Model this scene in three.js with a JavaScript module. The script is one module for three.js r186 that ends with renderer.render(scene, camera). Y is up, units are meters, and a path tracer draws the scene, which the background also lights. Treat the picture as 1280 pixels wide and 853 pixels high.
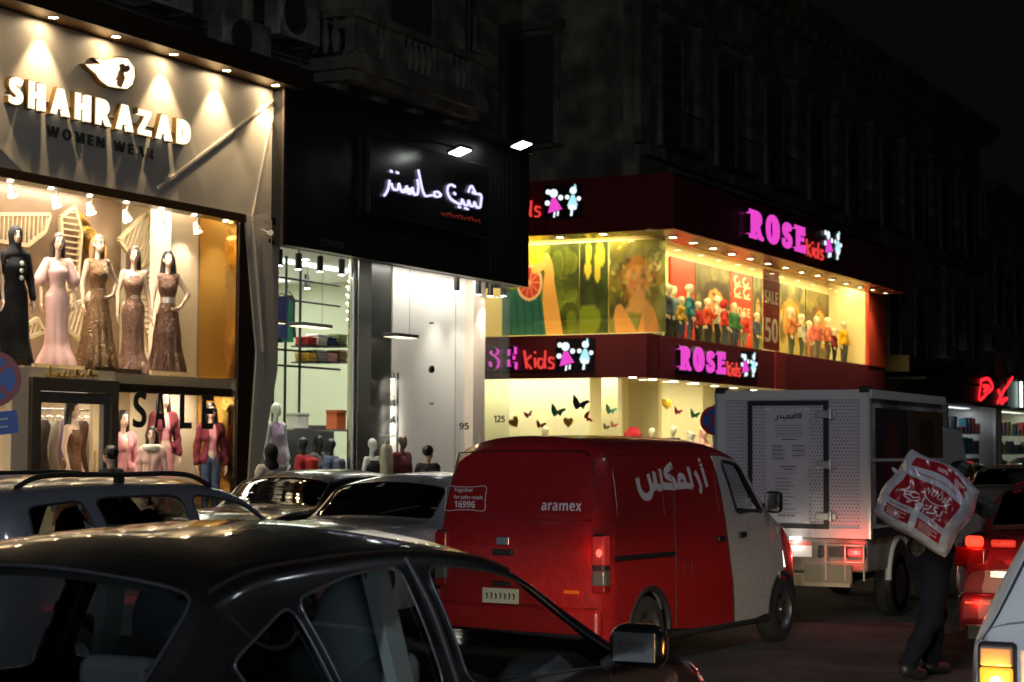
import * as THREE from 'three';
import { mergeGeometries, mergeVertices, toCreasedNormals } from 'three/addons/utils/BufferGeometryUtils.js';
import { RoundedBoxGeometry } from 'three/addons/geometries/RoundedBoxGeometry.js';
import { TextGeometry } from 'three/addons/geometries/TextGeometry.js';
import { FontLoader } from 'three/addons/loaders/FontLoader.js';
import { RectAreaLightUniformsLib } from 'three/addons/lights/RectAreaLightUniformsLib.js';

// ---------------------------------------------------------------- camera, sky, moon, exposure
RectAreaLightUniformsLib.init();
const scene = new THREE.Scene();
const renderer = new THREE.WebGLRenderer({ antialias: true });
renderer.toneMapping = THREE.LinearToneMapping;
renderer.toneMappingExposure = 1.0;
renderer.shadowMap.enabled = true;
const V = (x, y, z) => new THREE.Vector3(x, y, z), PI = Math.PI, rad = (d) => d * PI / 180;
const EYE = V(0, 1.75, 0), FPX = 2400, CX = 640, CY = 426.5;
const psi = rad(26.9), pitch = Math.atan(135.5 / FPX), roll = rad(0.3);
const fw = V(-Math.sin(psi) * Math.cos(pitch), Math.sin(pitch), -Math.cos(psi) * Math.cos(pitch));
const r0 = fw.clone().cross(V(0, 1, 0)).normalize(), u0 = r0.clone().cross(fw);
const RT = r0.clone().multiplyScalar(Math.cos(roll)).addScaledVector(u0, Math.sin(roll));
const UPV = u0.clone().multiplyScalar(Math.cos(roll)).addScaledVector(r0, -Math.sin(roll));
const camera = new THREE.PerspectiveCamera(2 * Math.atan(CY / FPX) * 180 / PI, 1024 / 682, 0.05, 600);
camera.position.copy(EYE); camera.focus = 12; camera.userData.fStop = 5.6;
camera.quaternion.setFromRotationMatrix(new THREE.Matrix4().makeBasis(RT, UPV, fw.clone().negate()));
{ // night sky over a lit city: nearly black, a touch warmer low down
  const w = 64, h = 32, d = new Float32Array(w * h * 4);
  for (let y = 0; y < h; y++) for (let x = 0; x < w; x++) {
    const e = Math.max(0, (y + 0.5) / h * 2 - 1), k = 1 - 0.35 * e, i = (y * w + x) * 4;
    d[i] = 0.0024 * k; d[i + 1] = 0.0023 * k; d[i + 2] = 0.0025; d[i + 3] = 1;
  }
  const t = new THREE.DataTexture(d, w, h, THREE.RGBAFormat, THREE.FloatType);
  t.mapping = THREE.EquirectangularReflectionMapping; t.magFilter = THREE.LinearFilter; t.needsUpdate = true;
  scene.background = t; scene.environment = t;
}
const moon = new THREE.DirectionalLight(0xdfe6ff, 0.012);
moon.position.set(30, 60, 40); moon.castShadow = true; moon.shadow.mapSize.set(2048, 2048);
Object.assign(moon.shadow.camera, { left: -70, right: 70, top: 70, bottom: -70, near: 1, far: 250 });
moon.target.position.set(-8, 0, -30); scene.add(moon, moon.target);

// ---------------------------------------------------------------- helpers
const FAC = -16.5;                                   // the plane of the shop fronts (x); the street runs along -z, s = -z
const ray = (u, v) => fw.clone().addScaledVector(RT, (u - CX) / FPX).addScaledVector(UPV, -(v - CY) / FPX);
const onX = (u, v, X = FAC) => { const d = ray(u, v), t = X / d.x; return { s: -d.z * t, y: EYE.y + d.y * t }; };
const onS = (u, v, S) => { const d = ray(u, v), t = -S / d.z; return { x: d.x * t, y: EYE.y + d.y * t }; };
let seed = 7;
const rnd = (a = 1, b) => { seed = (seed + 0x6d2b79f5) | 0; let t = Math.imul(seed ^ (seed >>> 15), 1 | seed); t = (t + Math.imul(t ^ (t >>> 7), 61 | t)) ^ t; const r = ((t ^ (t >>> 14)) >>> 0) / 4294967296; return b === undefined ? r * a : a + r * (b - a); };
const lerp = (a, b, t) => a + (b - a) * t, clamp = (x, a, b) => Math.min(b, Math.max(a, x)), smooth = (t) => { t = clamp(t, 0, 1); return t * t * (3 - 2 * t); };
const col = (c) => Array.isArray(c) ? new THREE.Color().setRGB(...c) : new THREE.Color(c);
function M(color, o = {}) {
  const { emissive, ...rest } = o;
  const m = new THREE.MeshPhysicalMaterial({ color: col(color), roughness: 0.6, side: THREE.DoubleSide, ...rest });
  if (emissive) m.emissive = col(emissive);
  return m;
}
const glow = (c, k = 1) => M([0.02, 0.02, 0.02], { emissive: c, emissiveIntensity: k, roughness: 0.5 });
function canvasTex(w, h, draw, o = {}) {
  const c = document.createElement('canvas'); c.width = w; c.height = h;
  draw(c.getContext('2d'), w, h);
  const t = new THREE.CanvasTexture(c); t.colorSpace = o.data ? THREE.NoColorSpace : THREE.SRGBColorSpace; t.magFilter = THREE.LinearFilter;
  if (o.repeat) { t.wrapS = t.wrapT = THREE.RepeatWrapping; t.repeat.set(...o.repeat); }
  return t;
}
function vnoise(n, cells, oct, sd) {                  // tileable value noise, 0..1
  const out = new Float32Array(n * n); let amp = 1, tot = 0;
  for (let o = 0; o < oct; o++) {
    const c = cells << o, g = new Float32Array(c * c); let s = sd + o * 977;
    for (let i = 0; i < c * c; i++) { s = (Math.imul(s, 1664525) + 1013904223) | 0; g[i] = (s >>> 8) / 16777216; }
    for (let y = 0; y < n; y++) for (let x = 0; x < n; x++) {
      const fx = x / n * c, fy = y / n * c, x0 = fx | 0, y0 = fy | 0, tx = smooth(fx - x0), ty = smooth(fy - y0), x1 = (x0 + 1) % c, y1 = (y0 + 1) % c;
      out[y * n + x] += amp * lerp(lerp(g[y0 * c + x0], g[y0 * c + x1], tx), lerp(g[y1 * c + x0], g[y1 * c + x1], tx), ty);
    }
    tot += amp; amp *= 0.55;
  }
  return out.map((v) => v / tot);
}
function noiseTex(n, cells, oct, sd, lo, hi, repeat, srgb) {
  const a = vnoise(n, cells, oct, sd), d = new Uint8Array(n * n * 4);
  const L = Array.isArray(lo) ? lo : [lo, lo, lo], H = Array.isArray(hi) ? hi : [hi, hi, hi];
  for (let i = 0; i < n * n; i++) { const k = smooth((a[i] - 0.25) / 0.5); for (let c = 0; c < 3; c++) d[i * 4 + c] = 255 * lerp(L[c], H[c], k); d[i * 4 + 3] = 255; }
  const t = new THREE.DataTexture(d, n, n); t.wrapS = t.wrapT = THREE.RepeatWrapping; t.magFilter = THREE.LinearFilter; t.repeat.set(repeat, repeat);
  if (srgb) t.colorSpace = THREE.SRGBColorSpace; t.needsUpdate = true; return t;
}
// things and parts
const taken = new Map();
const numbered = (n) => { const k = taken.get(n) ?? 0; taken.set(n, k + 1); return k ? n + '_' + String(k).padStart(3, '0') : n; };
function tag(o, label, category, group) { o.userData.label = label; o.userData.category = category; if (group) o.userData.group = group; return o; }
function thing(name, label, category, pos = [0, 0, 0], turn = 0, group) {
  const o = new THREE.Group(); o.name = numbered(name); o.position.set(...pos); o.rotation.y = turn; scene.add(o);
  return tag(o, label, category, group);
}
function part(name, g, m, parent) {
  if (Array.isArray(g)) g = g.length === 1 ? g[0] : merge(g);
  const o = new THREE.Mesh(g, m); o.name = name; o.castShadow = o.receiveShadow = true; parent.add(o); return o;
}
function structure(name, g, m) { const o = part(name, g, m, scene); o.userData.kind = 'structure'; return o; }
function merge(list) {
  const l = list.map((g) => { let q = g.index ? g.toNonIndexed() : g; for (const k of Object.keys(q.attributes)) if (!['position', 'normal', 'uv'].includes(k)) q.deleteAttribute(k); if (!q.attributes.uv) q.setAttribute('uv', new THREE.BufferAttribute(new Float32Array(q.attributes.position.count * 2), 2)); return q; });
  return mergeGeometries(l);
}
function copyOf(root, pos, turn, label) { const r = root.clone(); r.name = numbered(root.name.replace(/_\d{3}$/, '')); r.userData = { ...root.userData }; if (label) r.userData.label = label; r.position.set(...pos); r.rotation.y = turn; scene.add(r); return r; }
// geometry
function uvMetres(g) { // texture coordinates in metres, by the way each face points
  const p = g.attributes.position, n = g.attributes.normal, uv = new Float32Array(p.count * 2);
  for (let i = 0; i < p.count; i++) {
    const ax = Math.abs(n.getX(i)), ay = Math.abs(n.getY(i)), az = Math.abs(n.getZ(i)), x = p.getX(i), y = p.getY(i), z = p.getZ(i);
    if (ax >= ay && ax >= az) { uv[2 * i] = -z; uv[2 * i + 1] = y; } else if (ay >= az) { uv[2 * i] = x; uv[2 * i + 1] = -z; } else { uv[2 * i] = x; uv[2 * i + 1] = y; }
  }
  g.setAttribute('uv', new THREE.BufferAttribute(uv, 2)); return g;
}
function box(w, h, d, x = 0, y = 0, z = 0, ry = 0, rx = 0, rz = 0) {
  const g = new THREE.BoxGeometry(w, h, d); uvMetres(g);
  if (rx) g.rotateX(rx); if (rz) g.rotateZ(rz); if (ry) g.rotateY(ry);
  return g.translate(x, y, z);
}
const rbox = (w, h, d, x = 0, y = 0, z = 0, r = 0.02, ry = 0) => { const g = uvMetres(new RoundedBoxGeometry(w, h, d, 2, Math.min(r, w / 2.01, h / 2.01, d / 2.01))); if (ry) g.rotateY(ry); return g.translate(x, y, z); };
const span = (x0, x1, y0, y1, s0, s1) => box(Math.abs(x1 - x0), Math.abs(y1 - y0), Math.abs(s1 - s0), (x0 + x1) / 2, (y0 + y1) / 2, -(s0 + s1) / 2);   // street coordinates
const rspan = (x0, x1, y0, y1, s0, s1, r = 0.015) => rbox(Math.abs(x1 - x0), Math.abs(y1 - y0), Math.abs(s1 - s0), (x0 + x1) / 2, (y0 + y1) / 2, -(s0 + s1) / 2, r);
function cyl(r0_, r1, h, x = 0, y = 0, z = 0, seg = 16) { return new THREE.CylinderGeometry(r1, r0_, h, seg).translate(x, y, z); }
const ball = (r, x, y, z, sx = 1, sy = 1, sz = 1, n = 14) => new THREE.SphereGeometry(r, n, Math.ceil(n * 0.7)).scale(sx, sy, sz).translate(x, y, z);
function rod(a, b, r, seg = 8, r2 = r) {
  const A = V(...a), B = V(...b), d = B.clone().sub(A), g = new THREE.CylinderGeometry(r2, r, d.length(), seg);
  g.applyQuaternion(new THREE.Quaternion().setFromUnitVectors(V(0, 1, 0), d.clone().normalize()));
  return g.translate(...A.add(B).multiplyScalar(0.5).toArray());
}
function bar(a, b, w, t) { // rectangular bar from a to b
  const A = V(...a), B = V(...b), d = B.clone().sub(A), g = new THREE.BoxGeometry(t, d.length(), w);
  g.applyQuaternion(new THREE.Quaternion().setFromUnitVectors(V(0, 1, 0), d.clone().normalize()));
  return g.translate(...A.add(B).multiplyScalar(0.5).toArray());
}
const tube = (pts, r, n = 40, seg = 8, closed = false) => new THREE.TubeGeometry(new THREE.CatmullRomCurve3(pts.map((p) => V(...p)), closed, 'centripetal'), n, r, seg, closed);
const lathe = (pts, n = 24) => new THREE.LatheGeometry(pts.map(([a, b]) => new THREE.Vector2(a, b)), n);
function prism(pts, d, bevel = 0) { // outline in x, y, depth along +z
  const s = new THREE.Shape(pts.map(([a, b]) => new THREE.Vector2(a, b)));
  return new THREE.ExtrudeGeometry(s, { depth: d, bevelEnabled: bevel > 0, bevelThickness: bevel, bevelSize: bevel, bevelOffset: -bevel, bevelSegments: 2, steps: 1 });
}
// a flat figure drawn in (s, y) on a plane facing the street (+x) and given thickness towards it
function facade(g, x) { return g.rotateY(PI / 2).translate(x, 0, 0); }          // local x -> -z = s
// a brush stroke as a flat ribbon of varying width
function ribbonShape(pts, w0, w1 = w0, n = 24) {
  const c = new THREE.CatmullRomCurve3(pts.map(([a, b]) => V(a, b, 0)), false, 'centripetal'), L = [], R = [];
  for (let i = 0; i <= n; i++) {
    const t = i / n, p = c.getPoint(t), d = c.getTangent(t), w = lerp(w0, w1, t) / 2;
    L.push([p.x - d.y * w, p.y + d.x * w]); R.unshift([p.x + d.y * w, p.y - d.x * w]);
  }
  return [...L, ...R];
}
// piece of a curved surface: polygon in (a, b), cut along a grid and lifted by surf(a, b) -> [x, y, z]
function clipTo(poly, a0, a1, b0, b1) {
  const cut = (ps, k, lim, sign) => { const out = []; for (let i = 0; i < ps.length; i++) { const p = ps[i], q = ps[(i + 1) % ps.length], dp = sign * (p[k] - lim), dq = sign * (q[k] - lim); if (dp >= 0) out.push(p); if ((dp > 0 && dq < 0) || (dp < 0 && dq > 0)) { const t = dp / (dp - dq); out.push([p[0] + (q[0] - p[0]) * t, p[1] + (q[1] - p[1]) * t]); } } return out; };
  let r = poly;
  for (const [k, l, s] of [[0, a0, 1], [0, a1, -1], [1, b0, 1], [1, b1, -1]]) { r = cut(r, k, l, s); if (r.length < 3) return []; }
  return r;
}
function keyhole(outer, holes) { // joins holes to the outline through a slit
  let o = outer.map((p) => p);
  const area = (p) => THREE.ShapeUtils.area(p.map(([x, y]) => ({ x, y })));
  if (area(o) < 0) o.reverse();
  for (let h of holes) {
    h = h.map((p) => p); if (area(h) > 0) h.reverse();
    let best = [1e9, 0, 0];
    o.forEach((p, i) => h.forEach((q, j) => { const d = Math.hypot(p[0] - q[0], p[1] - q[1]); if (d < best[0]) best = [d, i, j]; }));
    const [, i, j] = best;
    o = [...o.slice(0, i + 1), ...h.slice(j), ...h.slice(0, j + 1), o[i], ...o.slice(i + 1)];
  }
  return o;
}
function patch(poly, surf, ca, cb, flip = false, uvf) {
  let a0 = 1e9, a1 = -1e9, b0 = 1e9, b1 = -1e9;
  for (const [a, b] of poly) { a0 = Math.min(a0, a); a1 = Math.max(a1, a); b0 = Math.min(b0, b); b1 = Math.max(b1, b); }
  const na = Math.max(1, Math.ceil((a1 - a0) / ca)), nb = Math.max(1, Math.ceil((b1 - b0) / cb)), pos = [], nor = [], uv = [], idx = [], seen = new Map();
  const vert = ([a, b]) => {
    const k = Math.round(a * 1e4) + ',' + Math.round(b * 1e4);
    if (!seen.has(k)) {
      const e = 2e-3, p = surf(a, b), pa = surf(a + e, b), ma = surf(a - e, b), pb = surf(a, b + e), mb = surf(a, b - e);
      const da = V(pa[0] - ma[0], pa[1] - ma[1], pa[2] - ma[2]), db = V(pb[0] - mb[0], pb[1] - mb[1], pb[2] - mb[2]), n = da.cross(db).normalize().multiplyScalar(flip ? -1 : 1);
      seen.set(k, pos.length / 3); pos.push(...p); nor.push(n.x, n.y, n.z); uv.push(...(uvf ? uvf(a, b) : [a, b]));
    }
    return seen.get(k);
  };
  for (let i = 0; i < na; i++) {
    const x0 = lerp(a0, a1, i / na), x1 = lerp(a0, a1, (i + 1) / na), strip = clipTo(poly, x0, x1, b0 - 1, b1 + 1);
    if (strip.length < 3) continue;
    for (let j = 0; j < nb; j++) {
      const c = clipTo(strip, x0, x1, lerp(b0, b1, j / nb), lerp(b0, b1, (j + 1) / nb)).filter((p, k, l) => { const q = l[(k + 1) % l.length]; return Math.abs(p[0] - q[0]) + Math.abs(p[1] - q[1]) > 1e-7; });
      if (c.length < 3) continue;
      const ids = c.map(vert), v2 = c.map(([x, y]) => new THREE.Vector2(x, y));
      for (const f of c.length === 3 ? [[0, 1, 2]] : THREE.ShapeUtils.triangulateShape(v2, [])) {
        const t = f.map((q) => ids[q]), [p, q, r] = f.map((k) => v2[k]), ccw = (q.x - p.x) * (r.y - p.y) - (r.x - p.x) * (q.y - p.y);
        if (t[0] === t[1] || t[1] === t[2] || t[0] === t[2] || Math.abs(ccw) < 1e-12) continue;
        idx.push(...((ccw > 0) !== flip ? t : [t[0], t[2], t[1]]));
      }
    }
  }
  const g = new THREE.BufferGeometry();
  g.setAttribute('position', new THREE.Float32BufferAttribute(pos, 3)); g.setAttribute('normal', new THREE.Float32BufferAttribute(nor, 3)); g.setAttribute('uv', new THREE.Float32BufferAttribute(uv, 2)); g.setIndex(idx);
  return g;
}
// naive surface nets over a signed distance function
function nets(f, lo, hi, c) {
  const n = [0, 1, 2].map((k) => Math.ceil((hi[k] - lo[k]) / c) + 1), N = n[0] * n[1] * n[2], val = new Float32Array(N), at = (i, j, k) => i + n[0] * (j + n[1] * k);
  for (let k = 0; k < n[2]; k++) for (let j = 0; j < n[1]; j++) for (let i = 0; i < n[0]; i++) val[at(i, j, k)] = f(lo[0] + i * c, lo[1] + j * c, lo[2] + k * c);
  const id = new Int32Array(N).fill(-1), pos = [], idx = [], E = [];
  for (let a = 0; a < 8; a++) for (let b = a + 1; b < 8; b++) if ([1, 2, 4].includes(a ^ b)) E.push([a, b]);
  for (let k = 0; k < n[2] - 1; k++) for (let j = 0; j < n[1] - 1; j++) for (let i = 0; i < n[0] - 1; i++) {
    const v = []; let m = 0;
    for (let q = 0; q < 8; q++) { v[q] = val[at(i + (q & 1), j + (q >> 1 & 1), k + (q >> 2))]; if (v[q] < 0) m |= 1 << q; }
    if (m === 0 || m === 255) continue;
    let x = 0, y = 0, z = 0, t = 0;
    for (const [a, b] of E) if ((v[a] < 0) !== (v[b] < 0)) { const s = v[a] / (v[a] - v[b]); x += lerp(a & 1, b & 1, s); y += lerp(a >> 1 & 1, b >> 1 & 1, s); z += lerp(a >> 2, b >> 2, s); t++; }
    id[at(i, j, k)] = pos.length / 3; pos.push(lo[0] + (i + x / t) * c, lo[1] + (j + y / t) * c, lo[2] + (k + z / t) * c);
  }
  for (let k = 1; k < n[2] - 1; k++) for (let j = 1; j < n[1] - 1; j++) for (let i = 1; i < n[0] - 1; i++) {
    const a = val[at(i, j, k)] < 0;
    const quad = (p, q, r, s, fl) => { if (p < 0 || q < 0 || r < 0 || s < 0) return; fl ? idx.push(p, q, r, p, r, s) : idx.push(p, r, q, p, s, r); };
    if (a !== val[at(i + 1, j, k)] < 0) quad(id[at(i, j - 1, k - 1)], id[at(i, j, k - 1)], id[at(i, j, k)], id[at(i, j - 1, k)], a);
    if (a !== val[at(i, j + 1, k)] < 0) quad(id[at(i - 1, j, k - 1)], id[at(i - 1, j, k)], id[at(i, j, k)], id[at(i, j, k - 1)], a);
    if (a !== val[at(i, j, k + 1)] < 0) quad(id[at(i - 1, j - 1, k)], id[at(i, j - 1, k)], id[at(i, j, k)], id[at(i - 1, j, k)], a);
  }
  const g = new THREE.BufferGeometry();
  g.setAttribute('position', new THREE.Float32BufferAttribute(pos, 3)); g.setIndex(idx); g.computeVertexNormals();
  const uv = new Float32Array(pos.length / 3 * 2); for (let i = 0; i < pos.length / 3; i++) { uv[2 * i] = pos[3 * i] + pos[3 * i + 2]; uv[2 * i + 1] = pos[3 * i + 1]; }
  g.setAttribute('uv', new THREE.BufferAttribute(uv, 2)); return g;
}
const smin = (a, b, k) => { const h = clamp(0.5 + 0.5 * (b - a) / k, 0, 1); return lerp(b, a, h) - k * h * (1 - h); };
function capsule(x, y, z, [ax, ay, az, ra], [bx, by, bz, rb]) {
  const dx = bx - ax, dy = by - ay, dz = bz - az, px = x - ax, py = y - ay, pz = z - az, t = clamp((px * dx + py * dy + pz * dz) / (dx * dx + dy * dy + dz * dz + 1e-9), 0, 1);
  return Math.hypot(px - dx * t, py - dy * t, pz - dz * t) - lerp(ra, rb, t);
}
const ellip = (x, y, z, [cx, cy, cz], [rx, ry, rz]) => { const a = (x - cx) / rx, b = (y - cy) / ry, c = (z - cz) / rz, k = Math.hypot(a, b, c); return (k - 1) * Math.min(rx, ry, rz); };
const bones = (list, k = 0.03, grow = 0) => (x, y, z) => { let d = 1e3; for (const [a, b] of list) d = smin(d, capsule(x, y, z, a, b), k); return d - grow; };
const boundsOf = (list, m) => { const lo = [1e9, 1e9, 1e9], hi = [-1e9, -1e9, -1e9]; for (const seg of list) for (const p of seg) for (let k = 0; k < 3; k++) { lo[k] = Math.min(lo[k], p[k] - p[3] - m); hi[k] = Math.max(hi[k], p[k] + p[3] + m); } return [lo, hi]; };
const fleshOut = (list, c, k = 0.03, grow = 0, fold = 0, cut) => { // fold: creases of cloth; cut: an opening
  const [lo, hi] = boundsOf(list, grow + 2.5 * c + 0.02), f = bones(list, k, grow);
  if (!fold && !cut) return nets(f, lo, hi, c);
  return nets((x, y, z) => { const d = f(x, y, z) + fold * (Math.sin(38 * y + 5 * Math.sin(9 * x + 4 * z) + 7 * z) * 0.6 + Math.sin(61 * x + 23 * y + 5 * Math.sin(8 * y)) * 0.4 * Math.sin(17 * z + 6 * y)); return cut ? Math.max(d, cut(x, y, z)) : d; }, lo, hi, c);
};

// lamps: a glowing face and the light it gives
function downlight(parent, x, y, z, r, lum, intensity, color, angle = 1.0, aim = [0, -1, 0], ringMat, soft = 0.7) {
  const m = glow(color, lum), g = [new THREE.CircleGeometry(r, 14).rotateX(PI / 2).translate(x, y, z)];
  const o = part('lamp', g, m, parent);
  if (ringMat) part('lamp_ring', new THREE.TorusGeometry(r * 1.1, r * 0.16, 6, 16).rotateX(PI / 2).translate(x, y, z), ringMat, o);
  if (intensity) { const l = new THREE.SpotLight(col(color), intensity, 0, angle, soft); l.position.set(x, y - 0.01, z); l.target.position.set(x + aim[0], y - 0.01 + aim[1], z + aim[2]); l.shadow.radius = 2; l.castShadow = true; parent.add(l, l.target); }
  return o;
}
function areaLight(w, h, pos, look, color, intensity, parent = scene) {
  const l = new THREE.RectAreaLight(col(color), intensity, w, h); l.position.set(...pos); l.lookAt(...look); parent.add(l); return l;
}
// shared materials
const T = {
  fine: noiseTex(256, 32, 4, 11, 0.0, 1.0, 1.3), soft: noiseTex(256, 4, 6, 5, 0.0, 1.0, 0.35), plaster: noiseTex(512, 6, 7, 21, 0.55, 1, 0.22, true), grime: noiseTex(512, 5, 7, 77, [0.5, 0.46, 0.42], [1, 1, 1], 0.35, true),
  rough: noiseTex(512, 8, 6, 91, 0.35, 0.9, 0.6),
};
const MAT = {
  black: M([0.012, 0.012, 0.013], { roughness: 0.5 }), rubber: M([0.018, 0.018, 0.018], { roughness: 0.85, bumpMap: T.fine, bumpScale: 0.002 }), darkPlastic: M([0.02, 0.02, 0.022], { roughness: 0.55 }),
  chrome: M([0.75, 0.75, 0.76], { metalness: 1, roughness: 0.18 }), steel: M([0.5, 0.5, 0.5], { metalness: 1, roughness: 0.38 }), grey: M([0.25, 0.25, 0.26], { roughness: 0.6 }),
  bronze: M([0.045, 0.026, 0.014], { roughness: 0.3, metalness: 0.25 }), gold: M([0.72, 0.45, 0.12], { metalness: 1, roughness: 0.12, bumpMap: T.soft, bumpScale: 0.004 }),
  cream: M([0.72, 0.62, 0.46], { roughness: 0.7, bumpMap: T.fine, bumpScale: 0.001 }), white: M([0.78, 0.77, 0.74], { roughness: 0.6 }), pane: M([0.97, 0.98, 0.98], { transmission: 1, thickness: 0, roughness: 0.01, ior: 1.5 }),
  skin: M([0.62, 0.40, 0.28], { roughness: 0.5 }), skinPale: M([0.64, 0.45, 0.33], { roughness: 0.4 }), hairDark: M([0.008, 0.005, 0.004], { roughness: 0.5 }), hairBrown: M([0.035, 0.017, 0.009], { roughness: 0.5 }), hairFair: M([0.16, 0.09, 0.04], { roughness: 0.5 }),
  denim: M([0.05, 0.07, 0.13], { roughness: 0.9 }), asphaltDark: M([0.03, 0.03, 0.03], { roughness: 0.9 }),
};
const font = await new FontLoader().loadAsync('fonts/droid/droid_sans_bold.typeface.json');
const serif = await new FontLoader().loadAsync('fonts/droid/droid_serif_bold.typeface.json');
function glyph(ch, size, depth, o = {}) {
  const g = new TextGeometry(ch, { font: o.font ?? font, size, depth, curveSegments: 5, bevelEnabled: !!o.fat || !!o.bevel, bevelThickness: o.bevel ?? 0.004, bevelSize: o.fat ?? 0.003, bevelOffset: 0, bevelSegments: 2 });
  g.computeBoundingBox(); return g;
}
// a line of letters, each its own mesh, between s0 and s1 on a plane x facing the street
function lettering(text, s0, s1, y0, y1, x, depth, m, parent, o = {}) {
  const gs = [...text].map((c) => c === ' ' ? null : glyph(c, 1, 0.1, { ...o, fat: o.fat ? (o.fat === true ? 0.05 : o.fat) : 0, bevel: 0.012 }));
  const adv = gs.map((g) => g ? g.boundingBox.max.x - g.boundingBox.min.x : 0.3), gap = o.gap ?? 0.12, total = adv.reduce((a, b) => a + b, 0) + gap * (text.length - 1), k = (s1 - s0) / total;
  let at = 0;
  gs.forEach((g, i) => {
    if (g) {
      const b = g.boundingBox, h = (y1 - y0) / (b.max.y - b.min.y), tall = o.vary ? 1 + o.vary[i % o.vary.length] : 1;
      g.translate(-b.min.x, -b.min.y, 0).scale(k, h * tall, depth / (b.max.z - b.min.z)).translate(s0 + at * k, y0, 0);
      const mesh = part(o.name ?? 'letter', o.place ? o.place(g) : facade(g, x), Array.isArray(m) ? m[0] : m, parent);
      if (Array.isArray(m)) { // a rim round the lit face
        const rim = mesh.geometry.clone(), c = V(); rim.computeBoundingBox(); rim.boundingBox.getCenter(c); rim.translate(-c.x, -c.y, -c.z).scale(1, 1.09, 1.09).translate(c.x - 0.025, c.y, c.z); part('letter_return', rim, m[1], mesh);
      }
    }
    at += adv[i] + gap;
  });
}
// ---------------------------------------------------------------- figure geometry shared by mannequins and people
function handBones(side, [wx, wy, wz], dir = [0, -1, 0.25], spread = 1) { // palm and five unequal, bent fingers
  const d = V(...dir).normalize(), out = V(side, 0, 0).addScaledVector(d, -d.x * side).normalize(), fwd = out.clone().cross(d).multiplyScalar(side).normalize(), o = V(wx, wy, wz), P = (a, b, c, r) => { const p = o.clone().addScaledVector(d, a).addScaledVector(fwd, b).addScaledVector(out, c); return [p.x, p.y, p.z, r]; };
  const l = [[P(-0.02, 0, 0, 0.023), P(0.05, 0.012, 0, 0.022)], [P(0.02, 0.01, 0, 0.02), P(0.075, -0.02, 0, 0.018)], [P(0.02, 0.01, 0, 0.02), P(0.075, 0.03, 0, 0.018)]];
  [[0.03, 0.155], [0.012, 0.168], [-0.007, 0.16], [-0.026, 0.14]].forEach(([b, len]) => { l.push([P(0.075, b, 0, 0.0105), P(0.118, b * 1.15 * spread, -0.006, 0.0095)], [P(0.118, b * 1.15 * spread, -0.006, 0.0095), P(len, b * 1.2 * spread, -0.03, 0.008)]); });
  l.push([P(0.015, 0.025, 0, 0.014), P(0.05, 0.055, -0.01, 0.0115)], [P(0.05, 0.055, -0.01, 0.0115), P(0.085, 0.06, -0.022, 0.0095)]);
  return l;
}
const ADULT = (() => { // 1.76 m, facing +z, arms hanging
  const T_ = [], arms = [];
  T_.push([[0, 1.45, -0.012, 0.046], [0, 1.55, 0, 0.044]], [[-0.15, 1.385, -0.015, 0.046], [0.15, 1.385, -0.015, 0.046]], [[-0.06, 1.3, -0.005, 0.092], [0.06, 1.3, -0.005, 0.092]], [[0, 1.26, 0, 0.1], [0, 1.08, 0.005, 0.098]], [[-0.065, 1.235, 0.065, 0.052], [-0.06, 1.235, 0.07, 0.05]], [[0.065, 1.235, 0.065, 0.052], [0.06, 1.235, 0.07, 0.05]], [[0, 1.08, 0.005, 0.1], [0, 0.98, 0, 0.12]], [[-0.075, 0.92, -0.01, 0.108], [0.075, 0.92, -0.01, 0.108]]);
  const legs = [];
  for (const s of [-1, 1]) {
    legs.push([[s * 0.088, 0.88, 0, 0.09], [s * 0.085, 0.48, 0.012, 0.056]], [[s * 0.085, 0.48, 0.012, 0.056], [s * 0.084, 0.36, -0.012, 0.053]], [[s * 0.084, 0.36, -0.012, 0.053], [s * 0.084, 0.09, -0.02, 0.034]], [[s * 0.084, 0.06, -0.035, 0.034], [s * 0.09, 0.03, 0.13, 0.028]]);
    arms.push([[s * 0.165, 1.375, -0.012, 0.05], [s * 0.235, 1.1, -0.03, 0.036]], [[s * 0.235, 1.1, -0.03, 0.036], [s * 0.255, 0.87, 0.05, 0.024]]);
  }
  return { torso: T_, legs, arms };
})();
function headGeometry(x, y, z, c = 0.009, face = true) { // centre of the head
  const f = (px, py, pz) => {
    const a = px - x, b = py - y, d = pz - z;
    let q = smin(ellip(a, b, d, [0, 0.025, -0.012], [0.077, 0.095, 0.098]), ellip(a, b, d, [0, -0.045, 0.028], [0.055, 0.07, 0.062]), 0.035);
    if (face) {
      q = smin(q, capsule(a, b, d, [0, 0.012, 0.088, 0.008], [0, -0.03, 0.106, 0.013]), 0.016);
      q = smin(q, capsule(a, b, d, [-0.02, -0.067, 0.083, 0.008], [0.02, -0.067, 0.083, 0.008]), 0.008);
      for (const s of [-1, 1]) { q = Math.max(q, -(Math.hypot(a - s * 0.031, (b - 0.012) * 1.5, d - 0.1) - 0.017)); q = smin(q, Math.hypot(a - s * 0.031, b - 0.01, d - 0.075) - 0.012, 0.004); q = smin(q, ellip(a, b, d, [s * 0.079, -0.005, -0.012], [0.01, 0.03, 0.018]), 0.008); }
    }
    return smin(q, capsule(a, b, d, [0, -0.06, -0.015, 0.044], [0, -0.16, -0.025, 0.047]), 0.02);
  };
  return nets(f, [x - 0.12, y - 0.17, z - 0.15], [x + 0.12, y + 0.15, z + 0.15], c);
}
const GEO = {};
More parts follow.
